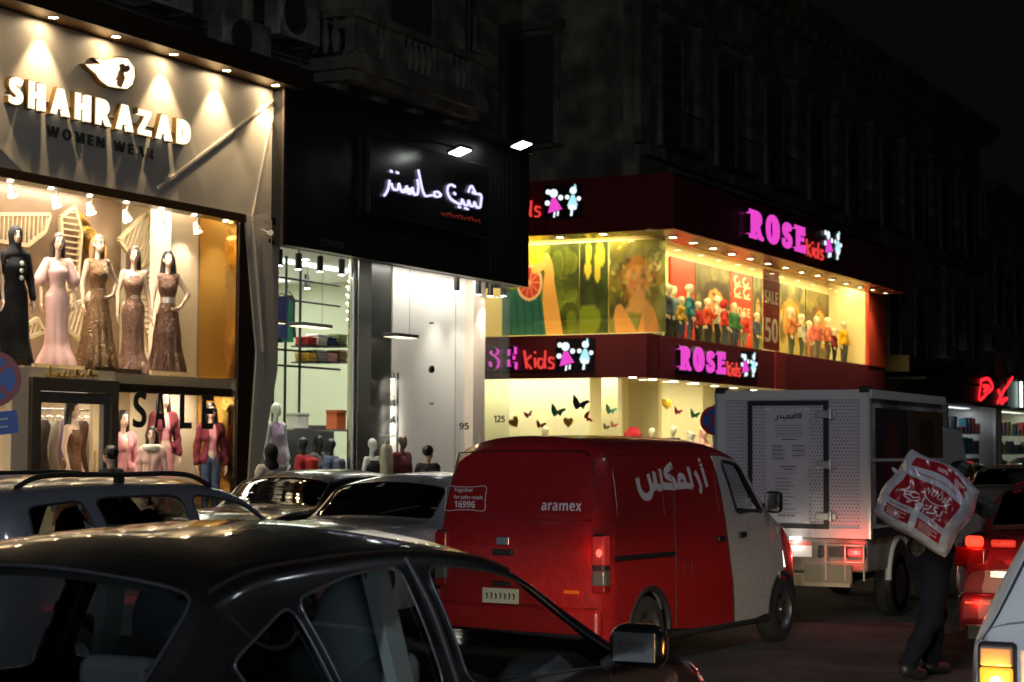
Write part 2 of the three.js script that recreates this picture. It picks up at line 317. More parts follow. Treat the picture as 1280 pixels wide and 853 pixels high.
GEO.adultBody = merge([fleshOut([...ADULT.torso, ...ADULT.legs, ...ADULT.arms], 0.018), headGeometry(0, 1.63, 0.01), ...[-1, 1].map((s) => fleshOut(handBones(s, [s * 0.256, 0.85, 0.056]), 0.0065, 0.008))]);
const POSED = ADULT.arms.map((a) => a); POSED[2] = [[0.165, 1.375, -0.012, 0.05], [0.33, 1.15, -0.06, 0.036]]; POSED[3] = [[0.33, 1.15, -0.06, 0.036], [0.2, 0.97, 0.07, 0.025]];
GEO.posedBody = merge([fleshOut([...ADULT.torso, ...ADULT.legs, ...POSED], 0.018), headGeometry(0, 0, 0).rotateY(0.3).rotateZ(0.05).translate(0, 1.63, 0.01), fleshOut(handBones(-1, [-0.256, 0.85, 0.056]), 0.0065, 0.008), fleshOut(handBones(1, [0.19, 0.965, 0.08], [-0.8, -0.4, 0.3]), 0.0065, 0.008)]);
GEO.eggHeadBody = merge([fleshOut([...ADULT.torso, ...ADULT.legs, ...ADULT.arms], 0.018), headGeometry(0, 1.63, 0.01, 0.012, false), ...[-1, 1].map((s) => fleshOut(handBones(s, [s * 0.256, 0.85, 0.056]), 0.0065, 0.008))]);
const hairOf = (fall, wide) => nets((x, y, z) => {
  let q = ellip(x, y, z, [0, 1.665, -0.012], [0.092, 0.1, 0.11]);
  if (fall) { q = smin(q, capsule(x, y, z, [-0.055, 1.62, -0.045, 0.06], [-0.07 * wide, 1.62 - fall, -0.05, 0.04]), 0.04); q = smin(q, capsule(x, y, z, [0.055, 1.62, -0.045, 0.06], [0.07 * wide, 1.62 - fall, -0.05, 0.04]), 0.04); }
  q = Math.max(q, -ellip(x, y, z, [0, 1.605, 0.1], [0.064, 0.105, 0.08]));
  return q + 0.005 * Math.sin(70 * x + 14 * y) * Math.sin(55 * z + 6 * y);
}, [-0.22, 1.2, -0.2], [0.22, 1.8, 0.14], 0.012);
GEO.hairLong = hairOf(0.3, 1.3); GEO.hairWavy = hairOf(0.34, 1.7); GEO.hairShort = hairOf(0, 1);
GEO.eyes = merge([-1, 1].flatMap((s) => [ball(0.0125, s * 0.031, 1.641, 0.093, 1.3, 0.8, 0.5, 10), bar([s * 0.015, 1.664, 0.098], [s * 0.05, 1.666, 0.086], 0.008, 0.006)]));
GEO.lips = merge([ball(0.01, 0, 1.562, 0.1, 2.1, 0.75, 0.7, 10)]);
GEO.veil = nets((x, y, z) => Math.max(smin(smin(ellip(x, y, z, [0, 1.65, -0.015], [0.1, 0.115, 0.125]), capsule(x, y, z, [0, 1.55, -0.01, 0.085], [0, 1.42, -0.01, 0.1]), 0.05), capsule(x, y, z, [-0.1, 1.38, 0, 0.08], [0.1, 1.38, 0, 0.08]), 0.06), -ellip(x, y, z, [0, 1.62, 0.115], [0.056, 0.085, 0.07])), [-0.25, 1.22, -0.22], [0.25, 1.82, 0.16], 0.014);
function gown(sec, folds, amp, n = 72, rows = 40, seed0 = 0) { // sections [y, rx, rz, z]
  const at = (y) => { let i = 0; while (i < sec.length - 2 && y < sec[i + 1][0]) i++; const a = sec[i], b = sec[i + 1], t = smooth((a[0] - y) / (a[0] - b[0])); return [lerp(a[1], b[1], t), lerp(a[2], b[2], t), lerp(a[3] ?? 0, b[3] ?? 0, t)]; };
  const y0 = sec[0][0], y1 = sec[sec.length - 1][0], pos = [], uv = [], idx = [];
  for (let j = 0; j <= rows; j++) {
    const y = lerp(y0, y1, j / rows), [rx, rz, zo] = at(y), k = amp * Math.pow(clamp((1.0 - y) / 1.0, 0, 1), 1.2);
    for (let i = 0; i <= n; i++) { const a = i / n * PI * 2, f = 1 + k * (Math.sin(folds * a + seed0) + 0.5 * Math.sin((folds * 2 - 3) * a + 2 * seed0 + y * 3)); pos.push(Math.sin(a) * rx * f, y, Math.cos(a) * rz * f + zo); uv.push(a * 0.2, y); }
  }
  for (let j = 0; j < rows; j++) for (let i = 0; i < n; i++) { const a = j * (n + 1) + i, b = a + n + 1; idx.push(a, b, a + 1, a + 1, b, b + 1); }
  const g = new THREE.BufferGeometry(); g.setAttribute('position', new THREE.Float32BufferAttribute(pos, 3)); g.setAttribute('uv', new THREE.Float32BufferAttribute(uv, 2)); g.setIndex(idx); g.computeVertexNormals(); return g;
}
GEO.aLine = gown([[1.36, 0.12, 0.1], [1.24, 0.155, 0.135, 0.012], [1.06, 0.112, 0.108], [0.92, 0.178, 0.135], [0.5, 0.225, 0.2], [0.02, 0.31, 0.29]], 12, 0.085);
GEO.mermaid = gown([[1.35, 0.12, 0.1], [1.24, 0.155, 0.135, 0.012], [1.06, 0.112, 0.108], [0.92, 0.182, 0.135], [0.55, 0.165, 0.14], [0.35, 0.175, 0.165], [0.02, 0.29, 0.29]], 10, 0.08, 72, 40, 1);
GEO.column = gown([[1.36, 0.13, 0.11], [1.24, 0.165, 0.145, 0.012], [1.05, 0.14, 0.125], [0.92, 0.19, 0.145], [0.4, 0.22, 0.2], [0.03, 0.29, 0.27]], 8, 0.05, 72, 40, 2);
GEO.sleeves = fleshOut(ADULT.arms.filter((_, i) => i % 2 === 0).map(([a, b]) => [[...a.slice(0, 3), 0.06], [b[0] * 1.08, b[1] + 0.05, b[2], 0.1]]), 0.018);
GEO.longSleeves = fleshOut(ADULT.arms.map(([a, b]) => [[...a.slice(0, 3), a[3] + 0.02], [...b.slice(0, 3), b[3] + 0.024]]), 0.018);
GEO.jacket = fleshOut([...ADULT.torso.slice(1), ...ADULT.arms], 0.015, 0.03, 0.026, 0.008, (x, y, z) => 0.012 + 0.05 * clamp((y - 1.22) / 0.2, 0, 1) - Math.hypot(x, Math.min(0, z - 0.03)));
GEO.cardigan = fleshOut([...ADULT.torso.slice(1), ...ADULT.arms], 0.015, 0.03, 0.028, 0.009, (x, y, z) => 0.06 + 0.04 * clamp((1.15 - y) / 0.3, 0, 1) - Math.hypot(x, Math.min(0, z - 0.02)));
GEO.topWear = fleshOut([...ADULT.torso.slice(1, 6)], 0.018, 0.03, 0.014);
GEO.trousers = fleshOut([...ADULT.torso.slice(7), ...ADULT.legs.filter((_, i) => i % 4 < 3)], 0.015, 0.03, 0.015, 0.007);
GEO.shoe = [3, 7].map((i) => fleshOut([ADULT.legs[i]], 0.014, 0.02, 0.012));
GEO.backpack = rbox(0.3, 0.42, 0.16, 0, 1.2, -0.19, 0.06);
const KID = (() => { // 1.22 m
  const torso = [[[0, 0.95, -0.008, 0.036], [0, 1.02, 0, 0.036]], [[-0.1, 0.9, -0.01, 0.04], [0.1, 0.9, -0.01, 0.04]], [[-0.045, 0.85, 0, 0.078], [0.045, 0.85, 0, 0.078]], [[0, 0.8, 0, 0.088], [0, 0.66, 0.004, 0.092]], [[-0.05, 0.6, 0, 0.08], [0.05, 0.6, 0, 0.08]]], arms = [], legs = [];
  for (const s of [-1, 1]) { arms.push([[s * 0.115, 0.895, -0.008, 0.038], [s * 0.185, 0.72, -0.03, 0.03]], [[s * 0.185, 0.72, -0.03, 0.03], [s * 0.19, 0.57, 0.06, 0.021]]); legs.push([[s * 0.065, 0.57, 0, 0.066], [s * 0.066, 0.32, 0.01, 0.044]], [[s * 0.066, 0.32, 0.01, 0.044], [s * 0.066, 0.06, -0.012, 0.03]], [[s * 0.066, 0.045, -0.02, 0.03], [s * 0.075, 0.026, 0.095, 0.026]]); }
  return { torso, arms, legs };
})();
GEO.kidBody = merge([fleshOut([...KID.torso, ...KID.legs, ...KID.arms], 0.017), headGeometry(0, 1.63, 0.01, 0.012, false).translate(0, -1.63, 0).scale(0.98, 0.92, 0.98).translate(0, 1.115, 0), ...[-1, 1].map((s) => fleshOut(handBones(s, [0, 0, 0]), 0.008, 0.008).scale(0.72, 0.72, 0.72).translate(s * 0.191, 0.555, 0.065))]);
const KARM = KID.arms.map((a) => a); KARM[2] = [[0.115, 0.895, -0.008, 0.038], [0.2, 0.76, 0.06, 0.03]]; KARM[3] = [[0.2, 0.76, 0.06, 0.03], [0.12, 0.8, 0.2, 0.021]];
GEO.kidPosed = merge([fleshOut([...KID.torso, ...KID.legs, ...KARM], 0.017), headGeometry(0, 0, 0, 0.012, false).rotateZ(-0.12).scale(0.98, 0.92, 0.98).translate(0, 1.115, 0), fleshOut(handBones(-1, [0, 0, 0]), 0.008, 0.008).scale(0.72, 0.72, 0.72).translate(-0.191, 0.555, 0.065), fleshOut(handBones(1, [0, 0, 0], [-0.3, 0.7, 0.6]), 0.008, 0.008).scale(0.72, 0.72, 0.72).translate(0.115, 0.81, 0.21)]);
GEO.kidTopPosed = fleshOut([...KID.torso.slice(1), ...KARM], 0.014, 0.03, 0.02, 0.007);
GEO.kidTop = fleshOut([...KID.torso.slice(1), ...KID.arms], 0.014, 0.03, 0.02, 0.007);
GEO.kidTrousers = fleshOut([KID.torso[4], ...KID.legs.filter((_, i) => i % 3 < 2)], 0.014, 0.03, 0.013, 0.005);
let kidCount = 0;
GEO.kidShoe = [2, 5].map((i) => fleshOut([KID.legs[i]], 0.013, 0.02, 0.01));
GEO.hood = nets((x, y, z) => Math.max(ellip(x, y, z, [0, 1.12, -0.01], [0.112, 0.125, 0.12]), -ellip(x, y, z, [0, 1.1, 0.1], [0.075, 0.1, 0.09])), [-0.15, 0.96, -0.16], [0.15, 1.28, 0.14], 0.016);
// sequins, plain cloth
const sequinTex = canvasTex(512, 512, (g, w, h) => {
  g.fillStyle = '#8f867c'; g.fillRect(0, 0, w, h);
  for (let i = 0; i < 7000; i++) { const v = 100 + rnd(110) | 0; g.fillStyle = `rgb(${v},${v * 0.96 | 0},${v * 0.9 | 0})`; g.fillRect(rnd(w), rnd(h), 2 + rnd(3), 2 + rnd(3)); }
  for (let i = 0; i < 700; i++) { g.fillStyle = '#fff6e8'; g.fillRect(rnd(w), rnd(h), 3 + rnd(2), 3 + rnd(2)); }
}, { repeat: [0.8, 0.8] });
const sequinBump = noiseTex(256, 64, 2, 31, 0, 1, 1.2);
const sequins = (c) => M(c, { map: sequinTex, metalness: 0.3, roughness: 0.36, bumpMap: sequinBump, bumpScale: 0.009 });
const weave = noiseTex(128, 32, 3, 51, 0, 1, 6);
const clothCache = new Map();
const cloth = (c) => { const k = c.join(); if (!clothCache.has(k)) clothCache.set(k, M(c, { roughness: 0.9, specularIntensity: 0.3, sheen: 0.3, sheenRoughness: 0.6, sheenColor: new THREE.Color(...c.map((x) => x * 0.5 + 0.01)), bumpMap: weave, bumpScale: 0.002 })); return clothCache.get(k); };
function kid(label, pos, turn, scale, top, legs, o = {}) {
  const k = thing('child_mannequin', label, 'mannequin', pos, turn, 'child mannequins in the upper shop window'); k.scale.setScalar(scale);
  const posed = kidCount++ % 3 === 1; k.rotation.y += 0.5 * Math.sin(kidCount * 2.3); part('body', posed ? GEO.kidPosed : GEO.kidBody, MAT.eggshell, k); part('jacket', posed ? GEO.kidTopPosed : GEO.kidTop, cloth(top), k); part('trousers', GEO.kidTrousers, cloth(legs), k); for (const g of GEO.kidShoe) part('shoe', g, MAT.darkPlastic, k);
  if (o.hood) part('hood', GEO.hood, cloth(top), k);
  part('base_plate', cyl(0.13, 0.13, 0.012, 0, 0.006, 0.03, 20), MAT.chrome, k);
  return k;
}
MAT.eggshell = M([0.74, 0.66, 0.5], { roughness: 0.35 });
// ---------------------------------------------------------------- ground
const asphalt = M([0.9, 0.9, 0.9], { map: noiseTex(512, 10, 6, 3, [0.16, 0.155, 0.15], [0.27, 0.265, 0.26], 0.25, true), roughness: 0.96, bumpMap: T.fine, bumpScale: 0.008 });
const paving = M([0.19, 0.175, 0.155], { map: T.grime, roughness: 0.85, bumpMap: T.fine, bumpScale: 0.004 });
const kerbMat = M([0.22, 0.21, 0.19], { map: T.grime, roughness: 0.85, bumpMap: T.fine, bumpScale: 0.005 });
structure('road', span(-60, 60, -0.3, 0, -60, 260), asphalt);
{ // patched asphalt and a worn lane line
  structure('road_patch', span(-5.1, -3.4, -0.001, 0.004, 9.5, 13.1), M([0.022, 0.022, 0.023], { roughness: 0.92, bumpMap: T.fine, bumpScale: 0.012 }));
  const line = M([0.42, 0.41, 0.38], { map: T.grime, roughness: 0.8 });
  for (let k = 0; k < 7; k++) structure('lane_marking', span(-4.95, -4.83, 0, 0.0045, 28 + k * 6, 30.5 + k * 6), line);
}
function pavement(name, x0, x1, s0, s1) {
  structure(name, span(x0, x1, -0.2, 0.118, s0, s1), M([0.06, 0.055, 0.05], { roughness: 0.95 }));
  return scene.children[scene.children.length - 1];
}
{ // far pavement in front of the shops, in slabs, with a kerb of stones; broken by the side street
  const slabs = (p, x0, x1, s0, s1, d) => { const g = [0, 1, 2].map((k) => rbox(d - 0.012, 0.03, d - 0.012, 0, 0.1 + 0.018 + k * 0.002, 0, 0.004)); const ms = [paving, M([0.16, 0.15, 0.135], { map: T.grime, roughness: 0.9 }), M([0.22, 0.2, 0.18], { map: T.grime, roughness: 0.85 })]; for (let x = x0 + d / 2; x < x1; x += d) for (let s = s0 + d / 2; s < s1; s += d) { const o = part('slab', g[rnd(3) | 0], ms[rnd(3) | 0], p); o.position.set(x, 0, -s); } };
  const a = pavement('pavement', FAC, -14.1, 6, 33.4); slabs(a, FAC, -14.1, 14, 33.4, 0.6);
  const b = pavement('corner_pavement', FAC - 1, -14.1, 38.6, 110);
  const stones = (p, s0, s1) => { const g = rbox(0.18, 0.3, 0.96, 0, -0.02, 0, 0.02); for (let s = s0 + 0.5; s < s1; s += 1) { const o = part('kerb_stone', g, kerbMat, p); o.position.set(-14.01, 0.005 * Math.sin(s * 7), -s); } };
  stones(a, 10, 33.4); stones(b, 38.6, 70);
  structure('near_pavement', span(0.75, 9, -0.2, 0.13, -30, 60), paving);
}
// ---------------------------------------------------------------- dress shop (lit sign board, two storeys of display window)
const warm = [1, 0.74, 0.42], warmWhite = [1, 0.86, 0.66];
{
  const shop = thing('dress_shop', 'dress shop front with grey lit sign board and tall two storey display window', 'shop front');
  const boardMat = M([0.5, 0.46, 0.4], { roughness: 0.45, bumpMap: T.soft, bumpScale: 0.004 }), pierMat = M([0.5, 0.46, 0.4], { roughness: 0.5, bumpMap: T.soft, bumpScale: 0.004 });
  const S0 = 15.6, S1 = 24.56, yT = 5.13, yB = 7.24;
  part('sign_board', span(FAC - 0.25, FAC, yT + 0.1, yB, S0, S1), boardMat, shop);
  // thin raised ribs running over the board
  const rib = (u0, v0, u1, v1) => { const a = onX(u0, v0), b = onX(u1, v1); part('rib', bar([FAC + 0.012, a.y, -a.s], [FAC + 0.012, b.y, -b.s], 0.04, 0.025), boardMat, shop); };
  rib(345, 122, 196, 236); rib(343, 126, 314, 276); rib(-40, 150, 38, 222);
  // canopy with its row of downlights
  const can = part('canopy', [span(FAC - 0.3, FAC + 0.52, yB + 0.05, yB + 0.3, S0, S1 + 0.14), span(FAC + 0.46, FAC + 0.52, yB - 0.02, yB + 0.05, S0, S1 + 0.14)], MAT.bronze, shop);
  part('canopy_soffit', span(FAC - 0.2, FAC + 0.455, yB + 0.02, yB + 0.05, S0, S1 + 0.1), M([0.22, 0.12, 0.04], { roughness: 0.3, metalness: 0.4 }), can);
  for (let k = 0; k < 7; k++) { const s = 24.13 - 1.27 * k; downlight(shop, FAC + 0.21, yB + 0.015, -s, 0.06, 280, 20, warm, 0.66, [-0.04, -1, 0], MAT.chrome, 0.3); }
  // lit letters with bronze returns
  const lit = glow([1, 0.86, 0.58], 1.7), brz = M([0.3, 0.18, 0.06], { metalness: 0.8, roughness: 0.3 });
  const names = part('sign_letters', span(FAC + 0.002, FAC + 0.012, 6.18, 6.2, 18.4, 22.1), MAT.bronze, shop);
  lettering('SHAHRAZAD', 18.4, 22.17, 6.05, 6.4, FAC + 0.03, 0.075, [lit, brz], names, { gap: 0.3, fat: 0.03 });
  lettering('WOMEN WEAR', 19.18, 21.42, 5.76, 5.9, FAC + 0.012, 0.02, M([0.05, 0.045, 0.045]), names, { gap: 0.38, name: 'small_letter' });
  { // emblem: a flame shaped head of hair round a dark profile
    const Z = (x, y) => { const q = onX(x * 0.28125, y * 0.28125); return [q.s, q.y]; };
    const flame = [[345, 285], [420, 285], [392, 258], [440, 262], [500, 250], [550, 256], [580, 300], [583, 345], [570, 385], [545, 405], [500, 400], [455, 392], [425, 370], [408, 352], [395, 330], [372, 312]].map(([x, y]) => Z(x, y));
    const rim = part('emblem', facade(prism(flame, 0.06, 0.01), FAC + 0.012), brz, shop), inner = flame.map(([s, y]) => { const c = Z(490, 325); return [lerp(c[0], s, 0.92), lerp(c[1], y, 0.9)]; });
    part('emblem_face', facade(prism(inner, 0.012), FAC + 0.075), lit, rim);
    part('profile', facade(prism([[505, 290], [520, 285], [530, 296], [545, 292], [552, 310], [540, 322], [522, 325], [528, 350], [520, 372], [512, 392], [498, 384], [494, 372], [496, 360], [488, 354], [497, 338], [500, 322], [508, 310]].map(([x, y]) => Z(x, y)), 0.012), FAC + 0.09), MAT.bronze, rim);
  }
  // bronze window frame with a splayed right jamb, and the grey pier beside it
  const frame = part('window_frame', [span(FAC - 0.02, FAC + 0.06, yT - 0.02, yT + 0.1, S0, 23.62), span(FAC - 0.3, FAC - 0.02, yT, yT + 0.08, S0, 23.62)], MAT.bronze, shop);
  const jl = onX(299, 300).s, k1 = onX(318, 440), k2 = onX(303, 610);
  part('jamb', facade(prism([[jl, yT + 0.05], [23.62, yT + 0.05], [k1.s, k1.y], [k2.s, 0.13], [jl, 0.13]], 0.03), FAC - 0.02), M([0.035, 0.02, 0.012], { roughness: 0.22, metalness: 0.3 }), frame);
  part('pier', facade(prism([[23.62, yT + 0.1], [S1, yT + 0.1], [S1, onX(338, 462).y], [onX(306, 610).s, 0.12], [k2.s + 0.02, 0.12], [k1.s + 0.03, k1.y]], 0.08), FAC - 0.06), pierMat, shop);
  part('pier_rib', bar([FAC + 0.03, onX(314, 276).y, -onX(314, 276).s], [FAC + 0.03, onX(327, 440).y, -onX(327, 440).s], 0.05, 0.05), pierMat, shop);
  // interior: floor, ceiling, walls
  const G = jl, floorY = 0.14;
  part('shop_floor', span(FAC - 5, FAC, 0.1, floorY, S0, G), M([0.4, 0.36, 0.3], { roughness: 0.25 }), shop);
  part('ceiling', span(FAC - 5, FAC - 0.25, yT + 0.4, yT + 0.5, S0, G), MAT.cream, shop);
  part('window_head', span(FAC - 0.3, FAC - 0.25, yT + 0.08, yT + 0.5, S0, G), MAT.cream, shop); part('lamp_rail', span(FAC - 0.46, FAC - 0.42, yT + 0.03, yT + 0.07, S0, G - 0.05), MAT.bronze, shop);
  part('back_wall', span(FAC - 5.1, FAC - 5, 0.1, yT + 0.5, S0, G + 1), MAT.cream, shop);
  part('side_wall', span(FAC - 5, FAC, 0.1, yT + 0.5, S0 - 0.1, S0), MAT.cream, shop);
  part('party_wall', span(FAC - 5, FAC - 0.75, 0.1, yT + 0.5, G, G + 0.1), MAT.cream, shop);
  part('gold_panel', span(FAC - 0.7, FAC - 0.04, 0.14, 2.6, G - 0.02, G + 0.02), MAT.gold, shop); part('gold_panel', span(FAC - 0.7, FAC - 0.04, 2.78, yT + 0.4, G - 0.02, G + 0.02), MAT.gold, shop);
  part('cream_pier', span(FAC - 1.1, FAC - 0.72, 0.14, yT + 0.4, 22.82, G - 0.03), MAT.cream, shop);
  // the platform that carries the upper display
  const plat = part('display_platform', span(FAC - 1.7, FAC - 0.08, 2.62, 2.76, S0, G - 0.05), M([0.6, 0.48, 0.3], { roughness: 0.3 }), shop);
  for (let k = 0; k < 5; k++) { const s = 17.35 + k * 1.22; part('plinth', span(FAC - 0.85, FAC - 0.2, 2.765, 2.83 + 0.05 * (k === 1), s - 0.5, s + 0.5), k % 2 ? MAT.bronze : M([0.6, 0.48, 0.3], { roughness: 0.4 }), plat); }
  part('lower_display_floor', span(FAC - 1.4, FAC - 0.06, 0.145, 0.42, 20.75, G - 0.05), MAT.cream, shop);
  part('lower_backdrop', span(FAC - 1.46, FAC - 1.4, 0.145, 2.6, 21.95, 22.8), M([0.66, 0.52, 0.32], { roughness: 0.6 }), shop);
  for (let k = 0; k < 7; k++) part('backdrop_slat', span(FAC - 1.39, FAC - 1.36, 0.43, 1.7, 21.98 + k * 0.12, 22.02 + k * 0.12), M([0.6, 0.44, 0.22], { roughness: 0.45 }), shop);
  // glass
  part('window_pane', span(FAC - 0.045, FAC - 0.035, 2.78, yT, S0, 20.2), MAT.pane, shop); part('window_pane', span(FAC - 0.045, FAC - 0.035, 2.78, yT, 20.206, jl), MAT.pane, shop);
  part('window_pane', span(FAC - 0.045, FAC - 0.035, 0.42, 2.774, 20.72, jl), MAT.pane, shop); part('window_pane', span(FAC - 0.045, FAC - 0.035, 0.42, 2.774, S0, 18.62), MAT.pane, shop);
  part('stall_riser', span(FAC - 0.1, FAC, 0.118, 0.42, 20.76, jl), MAT.bronze, shop); part('stall_riser', span(FAC - 0.1, FAC, 0.118, 0.42, S0, 18.6), MAT.bronze, shop);
  // entrance: thick bronze surround, inner frame, glass leaf
  const d0 = 18.98, d1 = 20.71, dT = 2.64, dr = part('door_surround', [span(FAC - 0.1, FAC + 0.05, dT - 0.17, dT, d0, d1), span(FAC - 0.1, FAC + 0.05, 0.12, dT - 0.17, d0, d0 + 0.15), span(FAC - 0.1, FAC + 0.05, 0.12, dT - 0.17, d1 - 0.15, d1)], M([0.14, 0.115, 0.09], { roughness: 0.35, metalness: 0.3 }), shop);
  part('door_frame', [span(FAC - 0.09, FAC - 0.01, dT - 0.32, dT - 0.175, d0 + 0.155, d1 - 0.155), span(FAC - 0.09, FAC - 0.01, 0.12, dT - 0.32, d0 + 0.155, d0 + 0.24), span(FAC - 0.09, FAC - 0.01, 0.12, dT - 0.32, d1 - 0.24, d1 - 0.155)], M([0.16, 0.14, 0.12], { roughness: 0.4, metalness: 0.4 }), dr);
  part('door_glass', span(FAC - 0.055, FAC - 0.045, 0.13, dT - 0.33, d0 + 0.25, d1 - 0.25), MAT.pane, dr);
  part('threshold_pilaster', span(FAC - 0.12, FAC + 0.02, 0.12, 2.76, 18.63, 18.94), MAT.cream, shop);
  part('lintel_panel', span(FAC - 0.06, FAC - 0.03, 2.645, 2.772, 18.63, 20.72), MAT.cream, shop);
  { // gold lettering in script above the door
    const Z = (x, y) => { const q = onX(x * 0.28125, 420 + y * 0.28125); return [q.s, q.y]; }, gm = M([0.9, 0.62, 0.12], { metalness: 0.7, roughness: 0.3 });
    for (const st of [[[440, 180], [425, 172], [415, 182], [405, 150], [398, 178], [385, 180]], [[375, 168], [365, 180], [352, 172], [345, 150], [340, 178], [325, 182]], [[315, 155], [312, 180], [295, 182], [290, 160], [285, 178], [270, 182], [262, 160], [256, 180], [240, 172]], [[225, 130], [228, 172], [215, 182], [208, 165]]]) part('script_stroke', facade(prism(ribbonShape(st.map(([x, y]) => Z(x, y)), 0.035, 0.02), 0.015), FAC - 0.028), gm, shop);
  }
  // SALE on the lower glass
  const sl = [['S', 595, 655], ['A', 690, 740], ['L', 803, 856], ['E', 900, 952]];
  for (const [c, a, b] of sl) { const A = onX(a * 0.28125, 560), B = onX(b * 0.28125, 560); lettering(c, A.s, B.s, 2.02, 2.52, FAC - 0.033, 0.012, M([0.03, 0.025, 0.02]), shop, { name: 'window_letter' }); }
  // ceiling lamps over the upper display
  const shade = M([0.85, 0.8, 0.7], { roughness: 0.4 });
  for (const [u, v] of [[-60, 222], [15, 240], [70, 253], [113, 262], [158, 271], [201, 278], [246, 286]]) {
    const q = onX(u, v, FAC - 0.45), l = part('spot_lamp', [lathe([[0.028, 0.1], [0.035, 0.09], [0.07, -0.06], [0.066, -0.06], [0.03, 0.085]], 16).rotateZ(0.35).translate(FAC - 0.45, q.y, -q.s), rod([FAC - 0.45, q.y + 0.08, -q.s], [FAC - 0.42, yT + 0.03, -q.s], 0.012)], shade, shop);
    downlight(l, FAC - 0.44, q.y - 0.03, -q.s, 0.05, 70, u > 230 ? 4 : 12, warmWhite, 0.95, [-0.32, -1, 0.05]);
  }
  for (let k = 0; k < 9; k++) { const s = 17.0 + k * 0.78; for (const dx of [0.1, 0.2]) downlight(shop, FAC - dx, yT - 0.008, -(s + dx), 0.035, 50, 0, warmWhite); }
  const strip = (x, y, s0, s1, w, k, c = warmWhite) => { part('lamp_panel', span(x - w / 2, x + w / 2, y, y + 0.015, s0, s1), glow(c, Math.min(k, 3)), shop); areaLight(s1 - s0, w, [x, y - 0.012, -(s0 + s1) / 2], [x, 0, -(s0 + s1) / 2 - 0.0001], c, k, shop).rotation.set(-PI / 2, 0, PI / 2); };
  strip(FAC - 0.75, yT + 0.37, S0 + 0.3, G - 0.2, 0.25, 52, [1, 0.89, 0.72]); strip(FAC - 3.2, yT + 0.37, S0 + 0.5, G - 0.5, 0.3, 16);
  strip(FAC - 0.35, 2.6, 20.9, G - 0.3, 0.12, 60); strip(FAC - 2.5, 2.57, S0 + 0.5, G - 0.5, 0.25, 34);
  part('bronze_screen_wall', span(FAC - 1.68, FAC - 1.62, 2.77, yT + 0.4, S0, 22.8), M([0.24, 0.16, 0.1], { roughness: 0.22, metalness: 0.3 }), shop); part('platform_edge', span(FAC - 0.115, FAC - 0.06, 2.5, 2.62, 20.73, G - 0.03), MAT.bronze, shop);
  part('mezzanine', span(FAC - 5, FAC - 1.72, 2.6, 2.76, S0, G), MAT.cream, shop);
  // security camera on the pier
  const cc = onX(337, 292, FAC + 0.15), cam = thing('security_camera', 'small white security camera fixed to the grey pier', 'camera', [FAC + 0.15, cc.y, -cc.s]);
  part('housing', cyl(0.045, 0.045, 0.2, 0, 0, 0).rotateX(PI / 2).rotateY(0.7), MAT.white, cam); part('bracket', rod([-0.14, 0.06, 0.02], [0, 0, 0], 0.015), MAT.grey, cam); part('lens', cyl(0.035, 0.035, 0.02, 0, 0, 0.11).rotateX(0).rotateY(0), MAT.black, cam).rotation.set(PI / 2, 0, 0.7);
}
// lattice screens behind the upper mannequins: frames filled with slats
{
  const fm = M([0.62, 0.5, 0.3], { metalness: 0.5, roughness: 0.35 });
  const lattice = (label, pts, dir, x, gap = 0.085) => {
    const P = pts.map(([u, v]) => { const q = onX(u, v, x); return [q.s, q.y]; }), c = P.reduce((a, p) => [a[0] + p[0] / P.length, a[1] + p[1] / P.length], [0, 0]);
    const t = thing('lattice_screen', label, 'screen', [x, c[1], -c[0]]);
    const loc = ([s, y]) => [0, y - c[1], -(s - c[0])];
    P.forEach((p, i) => part('frame_bar', bar(loc(p), loc(P[(i + 1) % P.length]), 0.05, 0.05), fm, t));
    const d = [Math.cos(dir), Math.sin(dir)], n = [-d[1], d[0]], pr = P.map((p) => p[0] * n[0] + p[1] * n[1]);
    for (let k = Math.min(...pr) + gap; k < Math.max(...pr) - 0.02; k += gap) {
      const hits = [];
      P.forEach((p, i) => { const q = P[(i + 1) % P.length], a = pr[i] - k, b = pr[(i + 1) % P.length] - k; if (a * b < 0) { const f = a / (a - b); hits.push([lerp(p[0], q[0], f), lerp(p[1], q[1], f)]); } });
      if (hits.length === 2) part('slat', bar(loc(hits[0]), loc(hits[1]), 0.022, 0.03), fm, t);
    }
  };
  lattice('brass lattice with upright slats above the pale pink gown', [[-30, 268], [62, 268], [55, 290], [34, 307], [-12, 300]], PI / 2, FAC - 1.3);
  lattice('brass lattice of level slats between pink and gold gowns', [[75, 272], [92, 258], [101, 290], [96, 350], [84, 385], [78, 330]], 0, FAC - 1.25);
  lattice('brass diamond lattice with slanting slats above the rose gown', [[148, 300], [180, 268], [204, 272], [204, 318], [174, 338]], 1.15, FAC - 1.3);
  lattice('brass lattice of level slats between rose and brown gowns', [[172, 345], [204, 335], [206, 430], [186, 440], [176, 400]], 0, FAC - 1.28);
  lattice('brass lattice of slanting slats low behind the gold gown', [[82, 385], [112, 372], [120, 415], [100, 425], [84, 412]], 1.2, FAC - 1.25);
  lattice('brass lattice of slanting slats beside the black abaya', [[28, 410], [46, 398], [54, 415], [36, 422]], 1.3, FAC - 1.25);
  const t = thing('gold_panel', 'angular gold mirror panel behind the gold gown', 'panel', [FAC - 1.45, 0, 0]);
  const P = [[92, 258], [132, 308], [128, 345], [118, 332], [98, 300]].map(([u, v]) => { const q = onX(u, v, FAC - 1.45); return [q.s, q.y]; });
  part('mirror_face', facade(prism(P, 0.03), 0), MAT.gold, t);
  t.children.forEach((c) => { c.geometry.computeBoundingBox(); });
}
